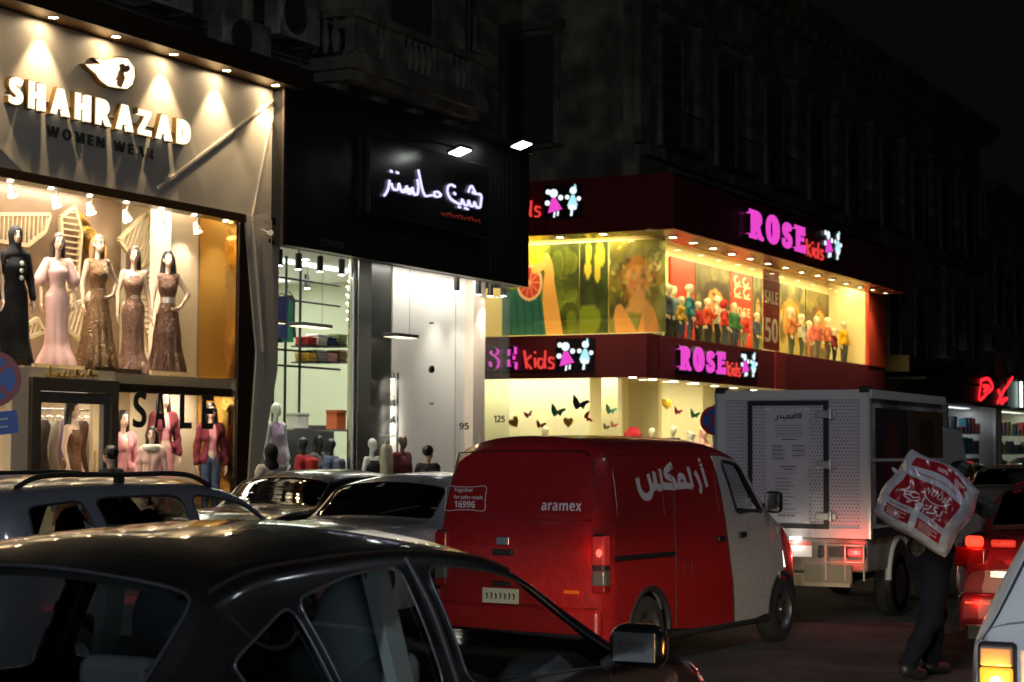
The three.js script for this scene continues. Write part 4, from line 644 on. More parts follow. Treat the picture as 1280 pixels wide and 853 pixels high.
// ---------------------------------------------------------------- children's shop on the far corner: projecting fascia, lit upper window, sign band, recessed ground floor
const RS = 39.08, XO = FAC + 1.1, SO = RS - 1.1, SEND = 58.0, yB0 = 3.36, yB1 = 4.33, ySof = onX(843, 285, XO).y, yTop = onX(850, 218, XO).y;
const yellowLight = [1, 0.79, 0.32];
const placeS = (S) => (g) => g.translate(0, 0, -S);                       // figures on a face that looks down the street
{
  const shop = thing('childrens_shop', 'corner shop for children with dark red fascia and bright yellow windows', 'shop front');
  const red = M([0.15, 0.012, 0.018], { roughness: 0.35, bumpMap: T.soft, bumpScale: 0.01 }), bandMat = M([0.15, 0.015, 0.018], { roughness: 0.45 }), sof = M([0.3, 0.13, 0.05], { roughness: 0.25, metalness: 0.2 }), wall = M([0.78, 0.68, 0.4], { roughness: 0.7 });
  const XL = -22.5, fend = 56.5;
  const fas = part('fascia', [span(XO - 0.15, XO, ySof - 0.02, yTop, SO, fend)], red, shop);
  part('fascia_side', span(XL, XO - 0.15, ySof - 0.02, yTop, SO, SO + 0.15), red, fas);
  for (let k = 0; k < 8; k++) part('fascia_seam', span(XO, XO + 0.004, ySof, yTop, SO + 1.8 + k * 2.1, SO + 1.83 + k * 2.1), MAT.black, fas);
  part('fascia_top', span(XL, XO, yTop - 0.06, yTop, SO + 0.15, fend), red, fas);
  part('fascia_end', span(FAC, XO - 0.15, ySof - 0.02, yTop, fend - 0.1, fend), red, fas);
  part('soffit', [span(FAC - 0.02, XO - 0.15, ySof, ySof + 0.05, SO + 0.15, fend), span(XL, FAC - 0.02, ySof, ySof + 0.05, SO + 0.15, RS + 0.02)], sof, shop);
  for (const [u, v] of [[700, 296], [754, 292], [814, 287], [841, 296], [867, 303], [892, 310], [915, 317], [938, 323], [960, 329], [982, 334], [1002, 340], [1022, 344], [1040, 349], [1058, 354], [1075, 359], [1091, 362], [1107, 366]]) { const d = ray(u, v), t = (ySof - EYE.y) / d.y; downlight(shop, d.x * t, ySof - 0.012, d.z * t, 0.11, 40, 14, [1, 0.9, 0.62], 0.9, [0, -1, 0], MAT.chrome); }
  // upper display: floor, ceiling, back walls
  part('band', [span(FAC - 0.12, FAC, yB0, yB1, RS, SEND)], bandMat, shop);
  part('band_side', span(XL, FAC - 0.12, yB0, yB1, RS, RS + 0.12), bandMat, shop);
  part('upper_floor', span(XL, FAC - 0.12, yB1 - 0.15, yB1 - 0.01, RS + 0.12, SEND), wall, shop);
  part('upper_ceiling', span(XL, FAC - 0.02, ySof + 0.36, ySof + 0.44, RS + 0.02, SEND), MAT.cream, shop);
  part('upper_back_wall', span(FAC - 1.36, FAC - 1.26, yB1 - 0.01, ySof + 0.36, RS + 1.3, SEND), wall, shop);
  part('upper_back_wall', span(XL, FAC - 1.26, yB1 - 0.01, ySof + 0.36, RS + 1.2, RS + 1.3), wall, shop);
  part('end_wall', span(FAC - 1.26, FAC - 0.08, yB1, ySof + 0.36, onX(1085, 400).s + 0.02, SEND), wall, shop); part('end_pillar', span(FAC - 0.08, FAC + 0.03, yB1, ySof - 0.004, onX(1085, 400).s, SEND), M([0.55, 0.05, 0.02], { roughness: 0.4 }), shop);
  part('band_pillar', span(FAC, FAC + 0.05, yB0 + 0.002, yB1 + 0.002, onX(968, 450).s, onX(980, 450).s), M([0.3, 0.03, 0.03], { roughness: 0.4 }), shop);
  for (let k = 0; k < 6; k++) { const a = RS + k * 2.87, b = Math.min(a + 2.86, onX(1085, 400).s); part('upper_pane', span(FAC - 0.055, FAC - 0.045, yB1, ySof, a + 0.01, b), MAT.pane, shop); }
  for (let k = 0; k < 3; k++) part('upper_pane', span(FAC - 0.06 - (k + 1) * 1.9, FAC - 0.06 - k * 1.9 - 0.006, yB1, ySof, RS + 0.045, RS + 0.055), MAT.pane, shop);
  const area = (w, h, p, c, k, horiz) => { const l = areaLight(w, h, p, [p[0], 0, p[2]], c, k, shop); l.rotation.set(-PI / 2, 0, horiz ? PI / 2 : 0); part('lamp_panel', horiz ? box(h, 0.015, w, p[0], p[1] + 0.02, p[2]) : box(w, 0.015, h, p[0], p[1] + 0.02, p[2]), glow(c, 2.5), shop); };
  area(16.5, 0.2, [FAC - 0.45, ySof + 0.3, -(RS + 9.2)], yellowLight, 72, true); area(5, 0.2, [FAC - 3.2, ySof + 0.3, -(RS + 0.35)], yellowLight, 72, false);
  // ground floor, recessed behind its own lamps
  const GX = FAC - 0.75, GSS = RS + 0.75;
  part('ground_ceiling', span(XL, GX, yB0 + 0.4, yB0 + 0.46, GSS, SEND), MAT.cream, shop); part('ground_soffit', [span(XL, GX - 0.02, yB0 + 0.02, yB0 + 0.08, RS + 0.12, GSS - 0.02), span(GX - 0.02, FAC - 0.12, yB0 + 0.02, yB0 + 0.08, RS + 0.12, SEND)], M([0.4, 0.3, 0.2], { roughness: 0.3 }), shop);
  part('ground_floor', span(XL, FAC, 0.1, 0.16, RS, SEND), M([0.5, 0.45, 0.34], { roughness: 0.3 }), shop);
  for (const [u, v] of [[770, 470], [791, 472.3], [816, 475], [842, 477.5], [868, 480], [893, 483], [917, 485.5], [942, 488]]) { const d = ray(u, v), t = (yB0 + 0.01 - EYE.y) / d.y; downlight(shop, clamp(d.x * t, -18.5, FAC - 0.25), yB0 + 0.012, clamp(d.z * t, -58, -(RS + 0.25)), 0.1, 40, 12, [1, 0.9, 0.6], 1.0); }
  part('ground_back_wall', span(FAC - 4.6, FAC - 4.5, 0.16, yB0 + 0.4, RS + 2, SEND), wall, shop);
  part('ground_back_wall', span(XL, onS(735, 500, GSS + 1).x, 0.16, yB0 + 0.4, GSS + 1, GSS + 1.1), M([0.8, 0.74, 0.5], { roughness: 0.7 }), shop);
  part('ground_pier', span(onS(752, 500, GSS + 0.8).x, onS(772, 500, GSS + 0.8).x, 0.16, yB0 + 0.4, GSS + 0.8, GSS + 1.05), wall, shop);
  part('ground_partition', span(FAC - 3.2, FAC - 3.1, 0.16, yB0 + 0.4, 47.5, 50.5), wall, shop);
  for (let k = 0; k < 7; k++) part('ground_pane', span(GX - 0.006, GX + 0.006, 0.16, yB0 + 0.02, GSS + k * 2.4, GSS + k * 2.4 + 2.38), MAT.pane, shop);
  for (let k = 0; k < 3; k++) part('ground_pane', span(GX - 0.02 - (k + 1) * 1.8, GX - 0.02 - k * 1.8 - 0.006, 0.16, yB0 + 0.02, GSS - 0.006, GSS + 0.006), MAT.pane, shop);
  area(5, 0.25, [FAC - 3.4, yB0 + 0.34, -(GSS + 0.4)], [1, 0.92, 0.58], 34, false); area(16, 0.3, [FAC - 1.6, yB0 + 0.34, -(RS + 10)], [1, 0.92, 0.58], 34, true);
  part('ground_end_wall', span(FAC - 4.5, FAC, 0.1, yB0, SEND - 0.15, SEND), wall, shop);
  // lit names: fat pink capitals, red script, two little figures
  const pink = glow([1, 0.075, 0.72], 0.85), redL = glow([1, 0.06, 0.05], 0.85), cyan = glow([0.45, 0.9, 1], 1.0), whiteL = glow([0.85, 0.95, 1], 1.1), ret = M([0.012, 0.008, 0.012], { roughness: 0.3 });
  const figures = (map, cx, cy, w, h, parent) => { // girl and boy in outline shapes
    const sh = (pts, m, z = 0, n = 'figure_shape') => part(n, map(prism(pts.map(([a, b]) => [cx + a * w, cy + b * h]), 0.03 + z)), m, parent), disc = (a, b, r) => Array.from({ length: 14 }, (_, i) => [a + Math.cos(i / 7 * PI) * r * h / w, b + Math.sin(i / 7 * PI) * r]);
    sh([[-0.52, -0.45], [-0.1, -0.52], [0.52, -0.46], [0.52, 0.52], [-0.5, 0.52]], ret, -0.022, 'backing');
    sh([[-0.4, -0.3], [-0.3, 0.14], [-0.2, 0.14], [-0.02, -0.2]], pink); sh(disc(-0.25, 0.28, 0.13), whiteL); sh(disc(-0.4, 0.33, 0.08), whiteL); sh(disc(-0.42, 0.0, 0.08), whiteL); sh(disc(-0.06, 0.14, 0.08), whiteL);
    sh([[-0.26, -0.44], [-0.24, -0.28], [-0.2, -0.28], [-0.22, -0.44]], whiteL); sh([[-0.16, -0.4], [-0.15, -0.26], [-0.11, -0.26], [-0.12, -0.4]], whiteL);
    sh([[0.12, -0.12], [0.24, 0.2], [0.31, 0.2], [0.4, -0.12]], cyan); sh(disc(0.28, 0.33, 0.11), whiteL); sh(disc(0.12, 0.14, 0.07), whiteL); sh(disc(0.43, 0.08, 0.07), whiteL); sh(disc(0.22, -0.15, 0.09), whiteL); sh(disc(0.31, -0.17, 0.08), whiteL); sh([[0.2, -0.42], [0.22, -0.24], [0.27, -0.24], [0.26, -0.42]], whiteL); sh([[0.29, 0.42], [0.33, 0.52], [0.37, 0.42]], cyan);
  };
  const kidsWord = (map, a, b, y0, y1, parent) => { // handwritten k i d s
    const w = b - a, h = y1 - y0, P = (x, y) => [a + x * w, y0 + y * h];
    for (const st of [[[0.02, 1], [0.06, 0.5], [0.1, 0.05]], [[0.24, 0.72], [0.08, 0.42], [0.26, 0.02]], [[0.36, 0.6], [0.38, 0.1]], [[0.35, 0.85], [0.38, 0.92]], [[0.62, 0.5], [0.5, 0.55], [0.46, 0.25], [0.56, 0.05], [0.66, 0.3], [0.7, 0.98]], [[0.66, 0.4], [0.7, 0.04]], [[0.97, 0.55], [0.84, 0.6], [0.83, 0.4], [0.96, 0.25], [0.93, 0.05], [0.8, 0.06]]]) part('script_stroke', map(prism(ribbonShape(st.map(([x, y]) => P(x, y)), 0.11 * h, 0.09 * h, 16), 0.04)), redL, parent);
  };
  const vary = [0.03, 0.08, -0.02, 0];
  const rows = [
    ['upper_sign', (g) => facade(g, XO + 0.04), onX(931, 290, XO).s, onX(1002, 300, XO).s, onX(931, 297, XO).y, onX(931, 262, XO).y, onX(1005, 300, XO).s, onX(1027, 300, XO).s, onX(1039, 307, XO), onX(1028, 300, XO).s, onX(1051, 300, XO).s],
    ['band_sign', (g) => facade(g, FAC + 0.02), onX(845, 450).s, onX(903, 455).s, onX(850, 463).y, onX(850, 434).y, onX(907, 455).s, onX(924, 455).s, onX(935, 457), onX(925, 455).s, onX(946, 455).s],
  ];
  for (const [n, map, a, b, y0, y1, k0, k1, fc, f0, f1] of rows) {
    const sg = part(n, map(prism([[a - 0.1, y0 - 0.08], [f1 + 0.05, y0 - 0.08], [f1 + 0.05, y0 - 0.04], [a - 0.1, y0 - 0.04]], 0.01)), ret, shop);
    lettering('ROSE', a, b, y0, y1, 0, 0.1, [pink, ret], sg, { font: serif, fat: 0.045, gap: 0.2, place: map, vary });
    kidsWord(map, k0, k1, y0 - 0.02, y0 + (y1 - y0) * 0.62, sg); figures(map, fc.s, fc.y, f1 - f0, (y1 - y0) * 1.25, sg);
  }
  { // the same names on the faces that look down the street
    const map = placeS(RS - 0.02), q = (u, v) => onS(u, v, RS - 0.02), sg = part('band_sign', map(prism([[q(560, 470).x, q(700, 466).y], [q(742, 466).x, q(700, 466).y], [q(742, 466).x, q(700, 463).y], [q(560, 470).x, q(700, 463).y]], 0.01)), ret, shop);
    lettering('ROSE', q(562, 460).x, q(647, 460).x, q(640, 462).y, q(640, 434).y, 0, 0.1, [pink, ret], sg, { font: serif, fat: 0.045, gap: 0.2, place: map, vary });
    kidsWord(map, q(655, 450).x, q(694, 450).x, q(670, 462).y, q(670, 438).y, sg); figures(map, q(719, 445).x, q(719, 445).y, q(742, 445).x - q(695, 445).x, q(719, 424).y - q(719, 466).y, sg);
    const m2 = placeS(SO - 0.02), r = (u, v) => onS(u, v, SO - 0.02), s2 = part('upper_sign', m2(prism([[r(590, 280).x, r(650, 274).y], [r(728, 276).x, r(650, 274).y], [r(728, 272).x, r(650, 271).y], [r(590, 272).x, r(650, 271).y]], 0.01)), ret, shop);
    lettering('ROSE', r(545, 260).x, r(628, 260).x, r(640, 272).y, r(640, 240).y, 0, 0.1, [pink, ret], s2, { font: serif, fat: 0.045, gap: 0.2, place: m2, vary });
    kidsWord(m2, r(636, 260).x, r(677, 260).x, r(670, 272).y, r(670, 250).y, s2); figures(m2, r(704, 253).x, r(704, 253).y, r(727, 253).x - r(681, 253).x, r(704, 232).y - r(704, 274).y, s2);
  }
  // stickers on the ground floor glass: butterflies, hearts, birds
  const st = (n, pts, u, v, k, c, turn = 0) => { const q = onS(u, v, GSS - 0.012), cs = Math.cos(turn), sn = Math.sin(turn); part(n, placeS(GSS - 0.012)(prism(pts.map(([a, b]) => [q.x + k * (a * cs - b * sn), q.y + k * (a * sn + b * cs)]), 0.004)), M(c, { roughness: 0.6 }), shop); };
  const fly = [[0, -0.25], [0.1, -0.1], [0.35, -0.3], [0.5, 0], [0.85, 0.2], [0.7, 0.35], [0.3, 0.25], [0.1, 0.12], [-0.1, 0.45], [-0.4, 0.75], [-0.45, 0.2], [-0.35, -0.1], [-0.2, -0.3]], heart = [[0, -0.5], [0.4, -0.1], [0.5, 0.2], [0.35, 0.42], [0.12, 0.4], [0, 0.22], [-0.12, 0.4], [-0.35, 0.42], [-0.5, 0.2], [-0.4, -0.1]];
  const at = (x, y) => [580 + x * 0.2344, 380 + y * 0.2344];
  st('butterfly_sticker', fly, ...at(493, 580), 0.3, [0.03, 0.19, 0.11]); st('butterfly_sticker', fly, ...at(612, 540), 0.34, [0.03, 0.04, 0.05]); st('heart_sticker', heart, ...at(556, 632), 0.26, [0.7, 0.42, 0.02]); st('heart_sticker', heart, ...at(268, 632), 0.28, [0.7, 0.42, 0.02], 0.6); st('bird_sticker', fly, ...at(342, 595), 0.18, [0.45, 0.04, 0.03], 0.5); st('bird_sticker', fly, ...at(655, 605), 0.2, [0.4, 0.03, 0.03], -0.9); st('bird_sticker', fly, ...at(405, 650), 0.2, [0.4, 0.03, 0.03]);
  const sr = (n, pts, u, v, k, c) => { const q = onX(u, v, GX + 0.012); part(n, facade(prism(pts.map(([a, b]) => [q.s + 2.2 * k * a, q.y + k * b]), 0.004), GX + 0.012), M(c, { roughness: 0.6 }), shop); };
  sr('butterfly_sticker', fly, ...at(778, 572), 0.22, [0.03, 0.19, 0.11]); sr('heart_sticker', heart, ...at(1080, 535), 0.3, [0.8, 0.5, 0.02]); sr('bird_sticker', fly, ...at(1138, 578), 0.2, [0.4, 0.03, 0.03]); sr('butterfly_sticker', fly, ...at(1226, 595), 0.24, [0.03, 0.19, 0.11]); sr('bird_sticker', fly, ...at(797, 650), 0.15, [0.4, 0.05, 0.03]); sr('bird_sticker', fly, ...at(757, 660), 0.14, [0.2, 0.1, 0.03]);
}
// printed posters behind the upper glass
{
  const ov = (g, x, y, rx, ry, c, a = 0) => { g.fillStyle = c; g.beginPath(); g.ellipse(x, y, rx, ry, a, 0, 7); g.fill(); };
  const bokeh = (g, w, h, base, cs, n, r) => { g.fillStyle = base; g.fillRect(0, 0, w, h); for (let i = 0; i < n; i++) { g.globalAlpha = 0.2 + rnd(0.4); ov(g, rnd(w), rnd(h), r * rnd(0.3, 1), r * rnd(0.3, 1), cs[rnd(cs.length) | 0]); } g.globalAlpha = 1; };
  const soften = (g, w, h, k) => { const c = document.createElement('canvas'); c.width = Math.ceil(w / k); c.height = Math.ceil(h / k); const q = c.getContext('2d'); q.imageSmoothingEnabled = true; q.imageSmoothingQuality = 'high'; q.drawImage(g.canvas, 0, 0, c.width, c.height); g.imageSmoothingEnabled = true; g.imageSmoothingQuality = 'high'; g.drawImage(c, 0, 0, w, h); };
  const blur = (g, f) => f();
  const face = (bg, hair, skin, lean = 0) => (g, w, h) => { // photograph of a child, softly printed
    bokeh(g, w, h, bg, ['#20200c', '#a8a060', '#5a5426', bg], 60, w * 0.22); const cx = w * (0.52 + lean), cy = h * 0.4;
    for (let i = 0; i < 160; i++) { const a = rnd(PI * 2), r = w * rnd(0.22, 0.42); g.strokeStyle = i % 3 ? hair : '#1d1208'; g.globalAlpha = 0.7; g.lineWidth = 5; g.beginPath(); g.moveTo(cx, cy - h * 0.16); g.quadraticCurveTo(cx + Math.cos(a) * r, cy - h * 0.2, cx + Math.cos(a) * r, cy + Math.sin(a) * h * 0.3 + h * 0.06); g.stroke(); } g.globalAlpha = 1;
    g.save(); g.translate(cx, cy); g.rotate(lean * 1.2); const k = w;
    g.fillStyle = skin; g.beginPath(); g.moveTo(-k * 0.13, h * 0.2); g.lineTo(k * 0.13, h * 0.2); g.lineTo(k * 0.4, h * 0.62); g.lineTo(-k * 0.42, h * 0.62); g.fill();
    ov(g, 0, 0, k * 0.235, h * 0.215, skin); ov(g, k * 0.12, h * 0.04, k * 0.1, h * 0.14, '#00000018'); g.globalAlpha = 0.5; ov(g, -k * 0.12, h * 0.07, k * 0.07, h * 0.045, '#d86a48'); ov(g, k * 0.13, h * 0.07, k * 0.06, h * 0.045, '#d86a48'); g.globalAlpha = 1;
    for (const s of [-1, 1]) { ov(g, s * k * 0.09, -h * 0.015, k * 0.042, h * 0.016, '#f0e4cc'); ov(g, s * k * 0.09, -h * 0.014, k * 0.024, h * 0.017, '#2a1808'); g.strokeStyle = '#4a2c14'; g.lineWidth = 5; g.beginPath(); g.moveTo(s * k * 0.04, -h * 0.052); g.quadraticCurveTo(s * k * 0.09, -h * 0.068, s * k * 0.14, -h * 0.048); g.stroke(); }
    g.strokeStyle = '#a8622e'; g.lineWidth = 5; g.beginPath(); g.moveTo(-k * 0.005, 0); g.quadraticCurveTo(-k * 0.035, h * 0.06, k * 0.015, h * 0.065); g.stroke(); g.fillStyle = '#f4ead8'; g.beginPath(); g.moveTo(-k * 0.08, h * 0.105); g.quadraticCurveTo(0, h * 0.16, k * 0.08, h * 0.105); g.fill(); g.strokeStyle = '#a2382a'; g.lineWidth = 6; g.beginPath(); g.moveTo(-k * 0.085, h * 0.102); g.quadraticCurveTo(0, h * 0.175, k * 0.085, h * 0.102); g.stroke();
    g.fillStyle = hair; g.beginPath(); g.moveTo(-k * 0.25, 0); g.quadraticCurveTo(-k * 0.2, -h * 0.22, 0, -h * 0.23); g.quadraticCurveTo(k * 0.22, -h * 0.22, k * 0.25, 0); g.quadraticCurveTo(k * 0.12, -h * 0.15, -k * 0.06, -h * 0.12); g.quadraticCurveTo(-k * 0.2, -h * 0.1, -k * 0.25, 0); g.fill();
    g.fillStyle = bg; g.beginPath(); g.moveTo(-k * 0.5, h * 0.64); g.quadraticCurveTo(-k * 0.3, h * 0.3, 0, h * 0.4); g.quadraticCurveTo(k * 0.3, h * 0.3, k * 0.5, h * 0.64); g.fill(); g.restore(); soften(g, w, h, 9);
  };
  const poster = (label, draw, w, h, map) => { const t = thing('poster', label, 'poster', map.pos, map.turn); part('print', box(map.w, map.h, 0.02), M([1, 1, 1], { map: canvasTex(w, h, draw), roughness: 0.45 }), t).geometry.attributes.uv.set(new THREE.BoxGeometry(1, 1, 1).attributes.uv.array); part('edge_strip', [box(map.w, 0.02, 0.03, 0, map.h / 2, 0), box(map.w, 0.02, 0.03, 0, -map.h / 2, 0)], MAT.cream, t); };
  const hgt = ySof - yB1 - 0.06, yc = (ySof + yB1) / 2 + 0.02;
  const onLeft = (u0, u1) => { const S = RS + 0.62, a = onS(u0, 360, S).x, b = onS(u1, 360, S).x; return { pos: [(a + b) / 2, yc, -S], turn: 0, w: b - a, h: hgt }; };
  const onRight = (u0, u1, X = FAC - 1.2) => { const a = onX(u0, 360, X).s, b = onX(u1, 400, X).s; return { pos: [X, yc, -(a + b) / 2], turn: facing, w: b - a, h: hgt }; };
  poster('poster of a raised arm holding a slice of red grapefruit', (g, w, h) => {
    bokeh(g, w, h, '#3d4a16', ['#5b6a1c', '#7d8a22', '#26300f', '#97a02c', '#1d260e'], 90, 90);
    ov(g, w * 0.42, h * 0.12, 60, 60, '#c9b32a'); g.fillStyle = '#1f6266'; g.beginPath(); g.moveTo(0, h); g.lineTo(0, h * 0.55); g.quadraticCurveTo(w * 0.25, h * 0.42, w * 0.5, h * 0.5); g.lineTo(w * 0.58, h); g.fill();
    g.strokeStyle = '#174b52'; g.lineWidth = 12; for (let i = 0; i < 5; i++) { g.beginPath(); g.moveTo(w * (0.08 + i * 0.1), h * 0.55); g.lineTo(w * (0.12 + i * 0.1), h); g.stroke(); }
    ov(g, w * 0.36, h * 0.42, w * 0.17, h * 0.2, '#e7b9a0'); ov(g, w * 0.36, h * 0.42, w * 0.14, h * 0.165, '#b5372f'); g.strokeStyle = '#e0a08c'; g.lineWidth = 5; for (let i = 0; i < 10; i++) { g.beginPath(); g.moveTo(w * 0.36, h * 0.42); g.lineTo(w * 0.36 + Math.cos(i * 0.628) * w * 0.14, h * 0.42 + Math.sin(i * 0.628) * h * 0.165); g.stroke(); }
    g.fillStyle = '#dba05a'; g.beginPath(); g.moveTo(w * 0.58, h); g.quadraticCurveTo(w * 0.5, h * 0.55, w * 0.56, h * 0.32); g.quadraticCurveTo(w * 0.5, h * 0.2, w * 0.54, h * 0.1); g.lineTo(w * 0.6, h * 0.1); g.quadraticCurveTo(w * 0.68, h * 0.2, w * 0.68, h * 0.4); g.quadraticCurveTo(w * 0.72, h * 0.6, w * 0.8, h); g.fill();
    ov(g, w * 0.48, h * 0.26, w * 0.1, h * 0.05, '#e0aa66', -0.3); soften(g, w, h, 5);
  }, 512, 400, onLeft(628, 724));
  poster('poster of blurred dark green leaves with yellow spots of sun', (g, w, h) => { bokeh(g, w, h, '#2c3a12', ['#45551a', '#1b240d', '#39481a'], 60, 80); blur(g, () => { for (let i = 0; i < 7; i++) ov(g, w * (0.2 + 0.6 * rnd()), h * 0.4 * rnd(), 30, 45, '#cbb83c'); ov(g, w * 0.3, h * 0.85, 120, 70, '#6f7c1c'); }); soften(g, w, h, 14); }, 256, 400, onLeft(725, 760));
  poster('poster of a child with long fair hair cupping its hands under yellow leaves', (g, w, h) => {
    face('#8a8434', '#b0742c', '#dfa15c')(g, w, h); soften(g, w, h, 14); for (let i = 0; i < 40; i++) { g.globalAlpha = 0.55; ov(g, rnd() < 0.5 ? rnd(w * 0.3) : w - rnd(w * 0.3), rnd(h * 0.6), 16, 9, ['#c9c05a', '#e6de96', '#6b6e22'][i % 3], rnd(3)); } g.globalAlpha = 1;
    g.fillStyle = '#d8944e'; g.beginPath(); g.moveTo(w * 0.12, h); g.quadraticCurveTo(w * 0.02, h * 0.7, w * 0.2, h * 0.68); g.quadraticCurveTo(w * 0.35, h * 0.8, w * 0.5, h); g.fill(); g.beginPath(); g.moveTo(w * 0.9, h); g.quadraticCurveTo(w * 0.8, h * 0.6, w * 0.62, h * 0.72); g.lineTo(w * 0.5, h); g.fill(); soften(g, w, h, 5);
  }, 320, 400, onLeft(762, 832));
  const banner = (c, lines) => (g, w, h) => { g.fillStyle = c; g.fillRect(0, 0, w, h); g.fillStyle = '#f2e2b4'; g.textAlign = 'center'; for (const [t, y, s] of lines) { g.font = `bold ${s * h}px sans-serif`; const m = g.measureText(t).width; g.save(); g.translate(w / 2, y * h); g.scale(Math.min(1.6, w * 0.86 / m), 1); g.fillText(t, 0, 0); g.restore(); } };
  const swirl = (base, y) => (g, w, h) => { base(g, w, h); g.strokeStyle = '#f2e2b4'; g.lineWidth = w * 0.06; g.lineCap = 'round'; for (const [x, yy] of [[0.3, y], [0.7, y], [0.3, y + 0.14], [0.72, y + 0.14]]) { g.beginPath(); g.arc(w * x, h * yy, w * 0.12, 0.3, 4.6); g.stroke(); g.beginPath(); g.moveTo(w * (x - 0.1), h * (yy + 0.07)); g.lineTo(w * (x + 0.18), h * (yy + 0.07)); g.stroke(); } };
  poster('plain orange red poster next to the window corner', banner('#c02a18', [['kids', 0.75, 0.12]]), 128, 300, onRight(838, 868));
  poster('poster of a dark-haired child with a red necklace', face('#4a4620', '#2a1c10', '#d89a54', 0.08), 300, 300, onRight(869, 912));
  poster('red poster with cream lettering beside the narrow sale banner', swirl(banner('#c2331c', [['ROSE', 0.55, 0.16], ['kids', 0.72, 0.12]]), 0.1), 160, 400, onRight(913, 940));
  poster('poster of a boy in a pale green shirt', face('#6d7a48', '#3a2c18', '#d6a464'), 160, 300, onRight(941, 953));
  poster('narrow dark red banner reading sale fifty', banner('#8c1016', [['SALE', 0.42, 0.22], ['50', 0.9, 0.42]]), 160, 512, onRight(954, 974, FAC - 0.2));
  poster('poster of a boy in a pale striped shirt with one arm raised', face('#b8a868', '#c8923e', '#dba862', -0.12), 256, 300, onRight(975, 1006));
  poster('poster of a laughing child with brown curly hair', face('#6b5a2a', '#6b4318', '#e0a64e', 0.1), 256, 300, onRight(1007, 1036));
}
{ // child mannequins
  const y = yB1 + 0.0, teal = [0.03, 0.13, 0.17], dark = [0.03, 0.03, 0.035], rd = [0.45, 0.04, 0.03], jean = [0.05, 0.07, 0.12], cr = [0.5, 0.42, 0.28];
  const X = FAC - 0.55;
  const put = (label, u, top, legs, k = 1, o = {}) => { const q = onX(u, 420, o.X ?? X); return kid(label, [o.X ?? X, y - (o.dy ?? 0), -q.s], facing + (o.turn ?? 0), k, top, legs, o); };
  put('child mannequin in a cream and black coat by the window corner', 797, cr, dark, 1.0, { X: FAC - 0.75, turn: -0.5 }); put('taller child mannequin in a black jacket by the window corner', 806, dark, dark, 1.12, { X: FAC - 0.9, turn: -0.4 });
  put('child mannequin in a teal jacket and grey scarf next to the black jacket', 824, teal, cr, 1.12, { turn: -0.3 }); put('child mannequin in a dark grey coat between two blue ones', 835, [0.07, 0.08, 0.1], dark, 1.08); put('child mannequin in a pale blue jacket behind the grey coat', 842, [0.1, 0.17, 0.22], dark, 1.14, { X: FAC - 0.95 });
  put('child mannequin in a teal jumper in front of the orange poster', 862, [0.03, 0.16, 0.2], jean, 1.16); put('small child mannequin in a red coat beside the teal jumper', 873, rd, dark, 0.85); put('child mannequin in an orange red jacket under the dark-haired child poster', 885, [0.5, 0.07, 0.03], dark, 0.98, { X: FAC - 0.7 });
  put('child mannequin in a red hooded coat and jeans', 906, rd, jean, 0.98, { hood: true }); put('child mannequin in a red shirt leaning by the sale banner', 929, rd, [0.3, 0.24, 0.16], 0.8, { turn: -0.6 });
  put('child mannequin in an orange top beyond the sale banner', 989, [0.55, 0.2, 0.07], [0.08, 0.11, 0.08], 1.12); put('child mannequin in a white speckled top', 1002, [0.6, 0.58, 0.48], [0.1, 0.12, 0.1], 1.02); put('child mannequin in a puffy coral jacket', 1021, [0.62, 0.15, 0.1], [0.2, 0.18, 0.14], 1.04); put('child mannequin in a coral jacket and scarf', 1035, [0.6, 0.19, 0.12], [0.12, 0.1, 0.08], 1.1, { X: FAC - 0.7 });
  put('small child mannequin in a maroon coat', 1043, [0.22, 0.03, 0.03], dark, 0.82, { X: FAC - 0.4 }); put('child mannequin in a yellow coat by the plain wall', 1055, [0.7, 0.4, 0.02], [0.1, 0.1, 0.08], 1.06); put('child mannequin in a yellow jacket and dark trousers by the red pillar', 1064, [0.66, 0.38, 0.03], dark, 1.1, { X: FAC - 0.75 });
  put('child mannequin in a striped grey jumper behind the teal jacket', 813, [0.2, 0.2, 0.22], jean, 1.05, { X: FAC - 0.6 }); put('small child mannequin in a mustard jumper beside the orange poster', 852, [0.45, 0.27, 0.04], jean, 0.86, { X: FAC - 0.4 }); put('child mannequin in a white coat behind the red hooded coat', 897, [0.6, 0.56, 0.48], dark, 1.1, { X: FAC - 0.9 }); put('child mannequin in a green jacket under the red lettered poster', 918, [0.06, 0.18, 0.06], jean, 1.0, { X: FAC - 0.7 }); put('small child mannequin in a denim jacket by the sale banner', 946, [0.07, 0.1, 0.18], jean, 0.88, { X: FAC - 0.7 }); put('child mannequin in a pink dress beside the speckled top', 1012, [0.6, 0.25, 0.25], [0.4, 0.2, 0.2], 0.95, { X: FAC - 0.8 });
  // ground floor goods
  const gk = (label, p, top, legs, sc) => { const t = kid(label, p, 0.3, sc, top, legs); t.userData.group = 'child mannequins on the ground floor'; };
  const g0 = onS(682, 530, RS + 1.2), g1 = onX(815, 540, FAC - 1.5);
  gk('child mannequin in a red scarf behind the butterfly stickers', [g0.x, 1.0, -(RS + 1.2)], [0.4, 0.04, 0.04], dark, 1.05); gk('child mannequin in a cream jacket by the red dress stand', [FAC - 1.5, 1.0, -g1.s], [0.6, 0.55, 0.4], dark, 1.05); gk('child mannequin in a dark dress by the red dress stand', [FAC - 1.3, 1.0, -(g1.s + 0.9)], [0.04, 0.04, 0.05], dark, 1.1);
  const q = onX(791, 545, FAC - 1.7), d = thing('dress_stand', 'red party dress on a stand inside the corner shop', 'dress stand', [FAC - 1.7, 0.2, -q.s]);
